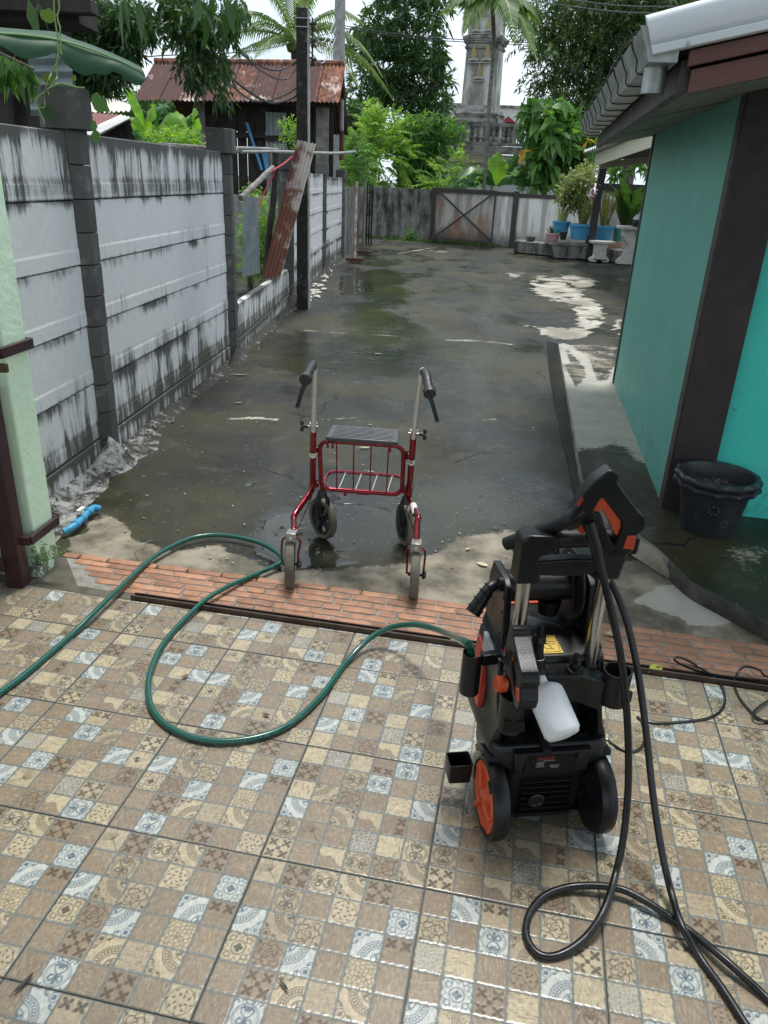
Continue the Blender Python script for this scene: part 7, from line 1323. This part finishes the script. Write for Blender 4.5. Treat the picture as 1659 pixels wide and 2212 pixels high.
blade([D(1072, 400, 23.2), D(1073, 372, 23.15), D(1074, 350, 23.15), D(1076, 329, 23.25)], [.02, .30, .34, .24, .02], (0, -1, 0), LM_BANANA2, bp_, seed=1, fold=.12)
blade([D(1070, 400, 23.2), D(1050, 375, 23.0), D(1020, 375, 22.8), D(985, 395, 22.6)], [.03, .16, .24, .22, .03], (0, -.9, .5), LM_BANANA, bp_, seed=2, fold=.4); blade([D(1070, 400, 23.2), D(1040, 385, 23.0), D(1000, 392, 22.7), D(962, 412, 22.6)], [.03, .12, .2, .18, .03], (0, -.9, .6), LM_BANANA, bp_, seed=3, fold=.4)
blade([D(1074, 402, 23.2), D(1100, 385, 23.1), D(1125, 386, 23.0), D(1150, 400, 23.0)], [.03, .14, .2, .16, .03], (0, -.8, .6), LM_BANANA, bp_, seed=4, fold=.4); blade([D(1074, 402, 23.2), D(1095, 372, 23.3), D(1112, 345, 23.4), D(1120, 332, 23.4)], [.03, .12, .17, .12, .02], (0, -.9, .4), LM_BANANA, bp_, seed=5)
# banana clump beyond the wall at the left
for pi, (bx_, Yb, lab) in enumerate(((330, 12.5, 'left banana plant of the bright clump between the roofs'), (395, 13.0, 'right banana plant of the bright clump beside the shed post'))):
    bq = D(bx_, 318, Yb); o = thing('banana_plant', lab, 'banana plant', (bq.x, Yb, 0), group='banana plants behind the wall'); MB().tube([(bq.x, Yb, 0), tuple(bq)], [.1, .07], 8).build('stem', bpy.data.materials['banana_stem'], parent=o)
    Ls = [((320, 290), (300, 245), (282, 205), (275, 190), .10), ((335, 280), (335, 250), (345, 235), (365, 230), .16), ((330, 290), (360, 262), (385, 255), (405, 285), .17), ((325, 300), (300, 280), (290, 262), (280, 258), .13), ((340, 300), (370, 290), (390, 292), (410, 305), .13), ((325, 298), (318, 262), (328, 240), (330, 225), .14), ((350, 302), (345, 280), (372, 272), (398, 268), .14), ((328, 300), (310, 300), (296, 290), (285, 284), .12)] if pi == 0 else [((392, 310), (388, 280), (384, 255), (382, 240), .11), ((396, 310), (402, 285), (408, 262), (412, 248), .10), ((398, 312), (416, 290), (425, 270), (428, 255), .12), ((390, 310), (378, 290), (368, 275), (360, 270), .11), ((396, 314), (412, 300), (422, 296), (432, 300), .10), ((394, 312), (400, 270), (418, 245), (424, 232), .12)]
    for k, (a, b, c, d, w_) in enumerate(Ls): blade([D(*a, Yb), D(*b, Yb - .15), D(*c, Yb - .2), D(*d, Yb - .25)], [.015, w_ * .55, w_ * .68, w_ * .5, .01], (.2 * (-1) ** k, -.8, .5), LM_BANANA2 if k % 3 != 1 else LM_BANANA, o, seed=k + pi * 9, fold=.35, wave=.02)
C11, R11 = pxclumps([(345, 312, 12), (375, 314, 10), (405, 314, 10)], 11.5, .3, 51, 40); o = thing('yellow_green_bush', 'yellow green bush just over the wall top below the banana plants', 'bush', (-3.4, 11.5, 0)); sprays(C11, R11 * .14, 420, 7, .085, .035, LM_BRIGHT, 'foliage', o, 52, splen=.16); MB().tube([(-3.4, 11.5, 0), (-3.4, 11.5, 1.6)], [.05, .03], 6).build('stem', m_bark, parent=o)
C12, R12 = pxclumps([(560, 480, 30), (575, 530, 30), (550, 560, 22), (590, 560, 20), (565, 430, 18)], 10.8, .25, 53, 60); o = thing('gap_bush', 'bright small leaved bush growing in the wall gap below the stake', 'bush', (-2.0, 10.8, 0)); sprays(C12, R12 * .12, 520, 9, .05, .026, LM_BRIGHT, 'foliage', o, 54, splen=.2); MB().tube([(-2, 10.8, 0), (-2, 10.8, 1.0)], [.04, .02], 6).build('stem', m_bark, parent=o)
C13, R13 = pxclumps([(627, 285, 10), (632, 300, 10), (622, 310, 8), (638, 318, 6)], 10.9, .1, 55, 14); o = thing('sapling', 'thin yellowish sapling sprouting beside the rough headed block post', 'plant', (D(630, 330, 10.9).x, 10.9, 0)); sprays(C13, R13 * .06, 46, 7, .06, .022, LM_BRIGHT, 'foliage', o, 56, splen=.16, down=-.2); MB().tube([D(631, 345, 10.9), D(628, 280, 10.9)], .006, 5).build('stem', m_bark, parent=o)
# ------------------------------------------------------------------ dark trees overhead at the left
lt = [(225, 60, 60), (200, 130, 40), (245, 110, 30), (262, 25, 30), (225, 160, 14), (285, 105, 10), (20, 85, 30), (50, 70, 20), (205, 215, 6), (320, 60, 18), (180, 20, 50), (120, 90, 40)]
C14, R14 = pxclumps(lt, 6.4, .6, 61, 300)
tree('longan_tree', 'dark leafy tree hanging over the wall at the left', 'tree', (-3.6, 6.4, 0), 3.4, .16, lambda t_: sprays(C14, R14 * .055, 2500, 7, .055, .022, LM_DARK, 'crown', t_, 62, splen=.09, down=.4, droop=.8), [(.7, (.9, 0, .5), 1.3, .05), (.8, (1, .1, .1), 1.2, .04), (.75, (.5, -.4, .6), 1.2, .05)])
ht = [(400, 30, 45), (440, 70, 38), (425, 125, 32), (465, 120, 26), (440, 170, 24), (470, 195, 16), (425, 95, 30), (490, 50, 30), (385, 80, 14), (400, 10, 50), (470, 15, 50), (345, 12, 22), (448, 225, 9), (520, 10, 26), (395, 140, 10), (515, 95, 14), (480, 150, 16), (300, 8, 20)]
C15, R15 = pxclumps(ht, 6.2, .35, 63, 240)
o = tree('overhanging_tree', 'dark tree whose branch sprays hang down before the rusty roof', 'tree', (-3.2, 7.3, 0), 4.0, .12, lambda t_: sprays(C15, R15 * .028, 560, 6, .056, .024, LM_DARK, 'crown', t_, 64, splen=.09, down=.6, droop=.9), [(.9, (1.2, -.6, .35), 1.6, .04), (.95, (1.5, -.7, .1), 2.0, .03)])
for k, P in enumerate(([(380, -20), (410, 60), (425, 130), (440, 190)], [(420, -20), (450, 60), (465, 130), (472, 190)], [(480, -20), (492, 40), (512, 95)])): MB().tube(cat([D(x, y, 6.2) for x, y in P], 5), [.010 - .0004 * i for i in range(16)], 5).build('twig', m_bark, parent=o)
# hanging big dark leaves from above at the top edge
r = np.random.default_rng(71); P = []; Dd = []
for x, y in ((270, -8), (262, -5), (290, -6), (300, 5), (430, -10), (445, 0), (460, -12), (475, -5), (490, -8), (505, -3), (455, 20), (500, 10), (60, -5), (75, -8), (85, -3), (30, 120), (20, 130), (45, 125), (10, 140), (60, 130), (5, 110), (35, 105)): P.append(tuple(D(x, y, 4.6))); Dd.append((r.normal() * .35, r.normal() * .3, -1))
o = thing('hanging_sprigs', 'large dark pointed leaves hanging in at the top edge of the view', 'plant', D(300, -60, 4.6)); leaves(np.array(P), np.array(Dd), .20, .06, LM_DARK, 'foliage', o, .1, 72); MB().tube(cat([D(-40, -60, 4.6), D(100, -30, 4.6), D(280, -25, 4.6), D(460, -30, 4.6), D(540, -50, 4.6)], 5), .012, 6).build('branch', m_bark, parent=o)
P = []; Dd = []
for bx_, by_ in ((5, 115), (30, 125), (55, 138), (15, 140), (65, 160), (0, 150)):
    for k in range(7):
        for s in (-1, 1): q = D(bx_ + k * 3, by_ + k * 4, 4.4); P.append(tuple(q)); Dd.append((.35 * s + .15, -.1, -.9))
o = thing('compound_leaves', 'green compound leaves drooping over the wall below the big banana leaf', 'plant', D(20, 120, 4.4)); leaves(np.array(P), np.array(Dd), .10, .034, LM_MID, 'foliage', o, .1, 73); MB().tube([D(-30, 100, 4.4), D(75, 150, 4.4)], .006, 5).build('branch', m_bark, parent=o)
# the big banana leaf at the upper left
Zs = .1953
MID = [(-200, 360), (0, 365), (300, 386), (650, 440), (1000, 540), (1300, 660), (1500, 748), (1585, 800), (1610, 870)]; UPE = [(-200, 300), (0, 318), (330, 345), (620, 358), (800, 440), (1020, 515), (1310, 635), (1520, 745), (1605, 850)]; LOE = [(-200, 470), (0, 500), (240, 640), (480, 628), (620, 592), (760, 740), (930, 836), (1040, 815), (1180, 830), (1235, 795), (1330, 820), (1400, 885), (1540, 945), (1612, 880)]
def resample(L, n, closed=False):
    P = [Vector((x, y, 0)) for x, y in L]; P = cat(P, 8); s_ = [0]
    for a, b in zip(P[:-1], P[1:]): s_.append(s_[-1] + (b - a).length)
    out = []
    for i in range(n): q = s_[-1] * i / (n - 1); j = min(max(1, next((k for k, v_ in enumerate(s_) if v_ >= q - 1e-6), len(s_) - 1)), len(s_) - 1); f_ = (q - s_[j - 1]) / (s_[j] - s_[j - 1] + 1e-9); out.append(P[j - 1].lerp(P[j], f_))
    return out
n = 70; A = resample(UPE, n); B = resample(MID, n); Cc = resample(LOE, n); V = []; F = []; K = 7
for i in range(n):
    Y = 3.7 + .55 * i / n; pm = D(B[i].x * Zs, B[i].y * Zs, Y); pu = D(A[i].x * Zs, A[i].y * Zs, Y + .22); pl_ = D(Cc[i].x * Zs, Cc[i].y * Zs, Y - .05)
    for k in range(K): a = k / (K - 1); V.append(pu.lerp(pm, a) + Vector((0, 0, .012 * math.sin(math.pi * a))))
    for k in range(1, K + 1): a = k / K; V.append(pm.lerp(pl_, a) + Vector((0, -.02 * math.sin(math.pi * a), .004 * math.sin(math.pi * a))))
m = 2 * K
for i in range(n - 1):
    for k in range(m - 1): q = i * m + k; F.append((q, q + 1, q + m + 1, q + m))
t = NT('veined_banana_leaf'); a = t.attr('along'); wv = t.n('TexWave', {'Vector': t.n('CombineXYZ', {0: a}), 'Scale': 26, 'Distortion': 0}, out=1); rib = t.attr('rib'); col = t.mix(t.ramp(wv, .6, 1.0, 0, .45), (.020, .066, .030), (.040, .115, .055)); col = t.mix(rib, col, (.10, .20, .08)); b_ = t.b; t.fin(col, .5, 0, t.bump(wv, .2, .004), .35); tl = t.n('BsdfTranslucent', {0: t.mul(col, (1.3, 1.5, .8))}); ms = t.n('MixShader', {0: .15, 1: b_.outputs[0], 2: tl}); t.t.links.new(ms, t.out.inputs[0]); m_bl = t.m
bl = thing('big_banana_leaf', 'single large dark green banana leaf arching over the first wall pillar', 'banana leaf', D(-40, 70, 3.7)); o = MB().add(V, F).build('leaf_blade', m_bl, parent=bl, ang=80)
at = o.data.attributes.new('along', 'FLOAT', 'POINT'); at.data.foreach_set('value', [i / n + .10 * abs(k - K + 1) / K for i in range(n) for k in range(m)]); at = o.data.attributes.new('rib', 'FLOAT', 'POINT'); at.data.foreach_set('value', [1.0 if k == K - 1 else 0.0 for i in range(n) for k in range(m)])
MB().tube([D(q.x * Zs, q.y * Zs + .6, 3.7 + .55 * i / n - .012) for i, q in enumerate(B)], [.007 - .00007 * i for i in range(n)], 6).build('midrib', simple('leaf_midrib', (.13, .24, .09), .45), parent=bl)
# vine with tendrils
vn = thing('vine', 'thin pale green vine with curly tendrils hanging before the banana leaf', 'vine', D(116, -10, 3.5)); m_vine = simple('vine_stem', (.17, .26, .07), .5)
for P in ([(116, -10), (117, 25), (120, 50), (124, 80), (126, 110), (124, 130), (112, 155), (103, 180), (96, 205), (97, 225), (94, 233), (84, 232), (88, 245), (95, 260), (97, 268)], [(125, -10), (128, 15), (124, 35), (127, 52), (130, 60), (129, 78), (132, 90), (130, 103), (133, 118)], [(124, 132), (121, 148), (124, 165), (118, 175), (108, 190), (103, 195), (106, 205)], [(96, 198), (82, 210), (76, 215), (78, 226), (85, 228)], [(103, 192), (115, 186), (130, 180), (150, 184), (170, 189), (182, 189)]):
    MB().tube(cat([D(x, y, 3.5 if y < 190 else 3.85) for x, y in P], 6), .0032, 5).build('stem', m_vine, parent=vn)
LM_VINE = leafmat('vine_leaf', (.13, .20, .03), (.20, .28, .05), .4)
def lobed(px, py, s_, Y, ang, m=LM_VINE):
    c = D(px, py, Y); o = MB(); L = [(0, 0), (.25, -.22), (.55, -.25), (.75, -.05), (1.05, .12), (.8, .32), (.62, .6), (.35, .55), (.05, .62), (-.12, .4), (-.1, .15)]; ca, sa = math.cos(ang), math.sin(ang); o.prism([[(x * ca - y * sa, x * sa + y * ca) for x, y in L]], lambda p: c + Vector((p[0] * s_, 0, p[1] * s_)), lambda p: c + Vector((p[0] * s_, .002, p[1] * s_))); q = o.build('leaf', m, parent=vn, smooth=False); at = q.data.attributes.new('tint', 'FLOAT', 'POINT'); at.data.foreach_set('value', [.5] * len(q.data.vertices))
lobed(95, 45, .06, 3.5, .3); lobed(198, 222, .085, 3.95, -.5, LM_MID); lobed(98, 178, .06, 3.9, .2); lobed(160, 176, .028, 3.9, 1.2); lobed(90, 250, .07, 3.9, .1, LM_DARK); lobed(196, 265, .04, 3.95, -1.2, LM_MID); lobed(200, 285, .05, 3.95, -1.5, LM_MID)
# ------------------------------------------------------------------ potted plants
def straps(c, R, n, L, w_, mat_, name, lab, cat_, seed, spread=.3, arch=0):
    o = thing(name, lab, cat_, c); r = random.Random(seed)
    for k in range(n):
        a = r.random() * 6.28; b = c + Vector((math.cos(a), math.sin(a), 0)) * R * .5 * r.random(); d = Vector((math.cos(a) * spread * r.random(), math.sin(a) * spread * r.random(), 1)); q = L * r.uniform(.6, 1.1); ou = Vector((math.cos(a), math.sin(a), 0)) * arch * q
        blade([b, b + d * q * .35, b + d * q * .7 + ou * .3, b + d * q + ou - Vector((0, 0, arch * q * .4))], [w_ * .7, w_, w_ * .85, .004], (math.sin(a + 1.2), -math.cos(a + 1.2) - .3, 0), mat_, o, seed=k, fold=.15, wave=.0)
    return o
z = lambda i, f=.9: PT[i][0] + Vector((0, 0, PT[i][2] * f))
straps(z(0), PT[0][1], 12, .42, .03, LM_VARI, 'striped_plant', 'yellow striped spiky plant in the small blue pot', 'potted plant', 1, .5); straps(z(1), PT[1][1], 18, .62, .032, LM_SNAKE, 'snake_plant', 'snake plant with yellow edged leaves in the large blue pot', 'potted plant', 2, .5); straps(z(2), PT[2][1], 16, .85, .036, LM_SNAKE, 'snake_plant', 'taller snake plant in the blue pot right of the black post', 'potted plant', 3, .42)
straps(z(4), PT[4][1], 16, .17, .02, LM_DARK, 'leaf_tuft', 'small dark leaf tuft in the pink pot', 'potted plant', 4, 1.0)
straps(D(1352, 492, 19.2), .3, 15, 1.15, .12, LM_DARK, 'dracaena', 'big dark broad leaved plant before the cream wall', 'potted plant', 5, .75, .35)
C16, R16 = pxclumps([(1245, 400, 28), (1265, 380, 18), (1225, 415, 18), (1250, 430, 20), (1232, 440, 12)], 18.9, .25, 81, 60); o = thing('variegated_shrub', 'pale variegated shrub rising out of the large blue pot', 'potted plant', z(1)); sprays(C16, R16 * .13, 560, 7, .075, .042, LM_VARI, 'foliage', o, 82, splen=.14, down=0)
for dx in (-.12, .05, .15): MB().tube(cat([z(1), z(1) + Vector((dx, 0, .35)), z(1) + Vector((dx * 1.6, 0, .75))], 4), .008, 5).build('stem', m_bark, parent=o)
o = thing('orchid_spray', 'hanging pink and white flowers tied to the dark awning post', 'flowers', D(1285, 395, 17.9)); m_pk = simple('pink_petal', (.45, .08, .20), .6); m_wpet = simple('white_petal', (.7, .66, .6), .6)
for k in range(26):
    x, y = rnd.gauss(1283, 6), rnd.uniform(362, 430); x -= (y - 395) * .12; MB().ball(D(x, y, 17.75 + rnd.uniform(-.1, .1)), rnd.uniform(.018, .034), 5).build('flower', m_pk if k % 2 else m_wpet, parent=o)
# grass and weeds at the foot of the far walls
P = []; Dd = []; r = np.random.default_rng(91)
for k in range(900):
    u_ = r.random(); p = YA.lerp(YC + Vector((.4, -.1, 0)), u_); q = abs(r.normal()) * .16 * (1 + 1.2 * math.exp(-((u_ - .40) / .12) ** 2)); P.append((p.x + r.normal() * .03, p.y - .05 - q, LZ)); Dd.append((r.normal() * .5, r.normal() * .5 - .1, 1))
o = leaves(np.array(P), np.array(Dd), .085, .02, LM_MID, 'wall_weeds', None, .3, 92); tag(o, 'low weeds and moss growing along the foot of the far walls', 'weeds', kind='stuff')
C17, R17 = pxclumps([(890, 512, 10), (885, 505, 6)], 22.0, .05, 93, 10); o = thing('weed_clump', 'small leafy weed clump against the blackened wall foot', 'weed', (.4, 22.2, 0)); sprays(C17, R17 * .07, 60, 6, .06, .03, LM_MID, 'foliage', o, 94, splen=.1, down=0)
# ------------------------------------------------------------------ distant ground cover and treeline
C18, R18 = pxclumps([(x, y, 34) for x, y in ((330, 250), (240, 255), (700, 300), (760, 320), (1000, 330), (1300, 250), (1420, 260), (180, 240), (1500, 240))], 46, 2.5, 95, 240); o = sprays(C18, R18 * .8, 2200, 8, .5, .18, LM_MANGO, 'distant_trees', None, 96, splen=1.0); tag(o, 'dark line of trees far beyond the yards', 'treeline', kind='stuff')
# ------------------------------------------------------------------ leaf litter on the lane and tiles
def fallen(px, py, L, w_, ang, c, lab, zz, curl=.25, name='fallen_leaf'):
    p = G(px, py, zz); a = ang; d = Vector((math.cos(a), math.sin(a), 0)); m_ = simple('leaf_' + str(len(bpy.data.materials)), c, .55, c2=tuple(q * .6 for q in c), sc=30)
    mb = MB(); n = 8; V = []; sd = Vector((-d.y, d.x, 0))
    for i in range(n + 1):
        t_ = i / n; hw = w_ * math.sin(math.pi * min(1, max(0.02, t_))) ** .7 / 2; zc = curl * L * (t_ - .5) ** 2 * 1.2 + .002
        for s in (-1, 0, 1): V.append(p + d * L * (t_ - .5) + sd * hw * s + Vector((0, 0, zc + abs(s) * hw * .35)))
    mb.add(V, [(i * 3 + k, i * 3 + k + 1, i * 3 + k + 4, i * 3 + k + 3) for i in range(n) for k in (0, 1)]); mb.tube([p - d * L * .5 + Vector((0, 0, curl * L * .3 + .002)), p - d * L * .68 + Vector((0, 0, .003))], .0008, 4)
    return tag(mb.build(name, m_, ang=80), lab, 'leaf', 'fallen leaves')
GZ = LZ + .004
fallen(788, 968, .085, .02, .2, (.42, .44, .22), 'long pale yellow leaf on the lane seen under the walker seat', GZ); fallen(1042, 1221, .052, .03, -.6, (.62, .57, .38), 'cream leaf on the wet concrete right of the walker', GZ); fallen(989, 1387, .06, .034, .1, (.22, .38, .08), 'green leaf beside the hose end at the washer', .004); fallen(1416, 1447, .056, .04, .6, (.36, .42, .06), 'yellow green leaf on the tiles near the rail', .004); fallen(1322, 1372, .05, .03, .0, (.52, .42, .24), 'tan leaf on the bricks behind the washer', .002)
fallen(520, 811, .14, .035, .1, (.17, .20, .12), 'long grey green leaf near the wall base', GZ); fallen(515, 871, .06, .02, .5, (.24, .24, .14), 'curled grey leaf on the lane left of the walker', GZ); fallen(552, 1246, .05, .03, .4, (.07, .05, .03), 'dark curled leaf by the puddle and hose', GZ); fallen(1285, 1005, .05, .012, .4, (.05, .05, .04), 'dark twig leaf in the gutter', GZ)
fallen(800, 918, .03, .014, .3, (.50, .36, .22), 'small tan leaf on the lane above the walker seat', GZ); fallen(400, 1462, .028, .014, .7, (.20, .12, .06), 'brown leaf inside the green hose loop', .004); fallen(1320, 905, .045, .02, .2, (.32, .28, .2), 'pale leaf on the lane near the gutter', GZ); fallen(1010, 1187, .035, .02, 1.0, (.4, .34, .2), 'small dry leaf on the concrete beside the right wheel', GZ)
fallen(640, 1145, .06, .025, .3, (.10, .085, .06), 'wet brown leaf in the puddle behind the left wheel', GZ); fallen(52, 2125, .05, .010, 1.1, (.03, .025, .02), 'black seed husk on the tiles at the lower left corner', .004); fallen(613, 2130, .03, .007, -.8, (.03, .025, .02), 'small black husk at the bottom edge of the tiles', .004); fallen(296, 1640, .014, .009, .4, (.03, .025, .02), 'tiny dark speck leaf on the left tiles', .004); fallen(575, 1545, .025, .012, -.4, (.06, .045, .03), 'dark leaf scrap beside the green hose bend', .004)
mb = MB()
for k in range(260):
    px, py = rnd.uniform(200, 1240), rnd.uniform(600, 1260); p = G(px, py, GZ + .001); wx = np.interp(p.y, [q.y for q in PB], [q.x for q in PB]) + .3
    if p.x < wx: continue
    s_ = rnd.uniform(.003, .009); a = rnd.random() * 6; mb.add([p + Vector((math.cos(a + q) * s_ * (1.5 if q < 1 else .7), math.sin(a + q) * s_, .001 + .003 * rnd.random())) for q in (0, 1.4, 2.9, 4.4)], [(0, 1, 2, 3)], rnd.choice([0, 0, 1, 1, 2]))
tag(mb.build('litter', [simple('pale_flake', (.30, .28, .22), .8), simple('dark_flake', (.025, .022, .018), .7), simple('tan_flake', (.22, .15, .08), .8)], smooth=False, fix=False), 'tiny leaf scraps and grit scattered over the wet lane', 'litter', kind='stuff')
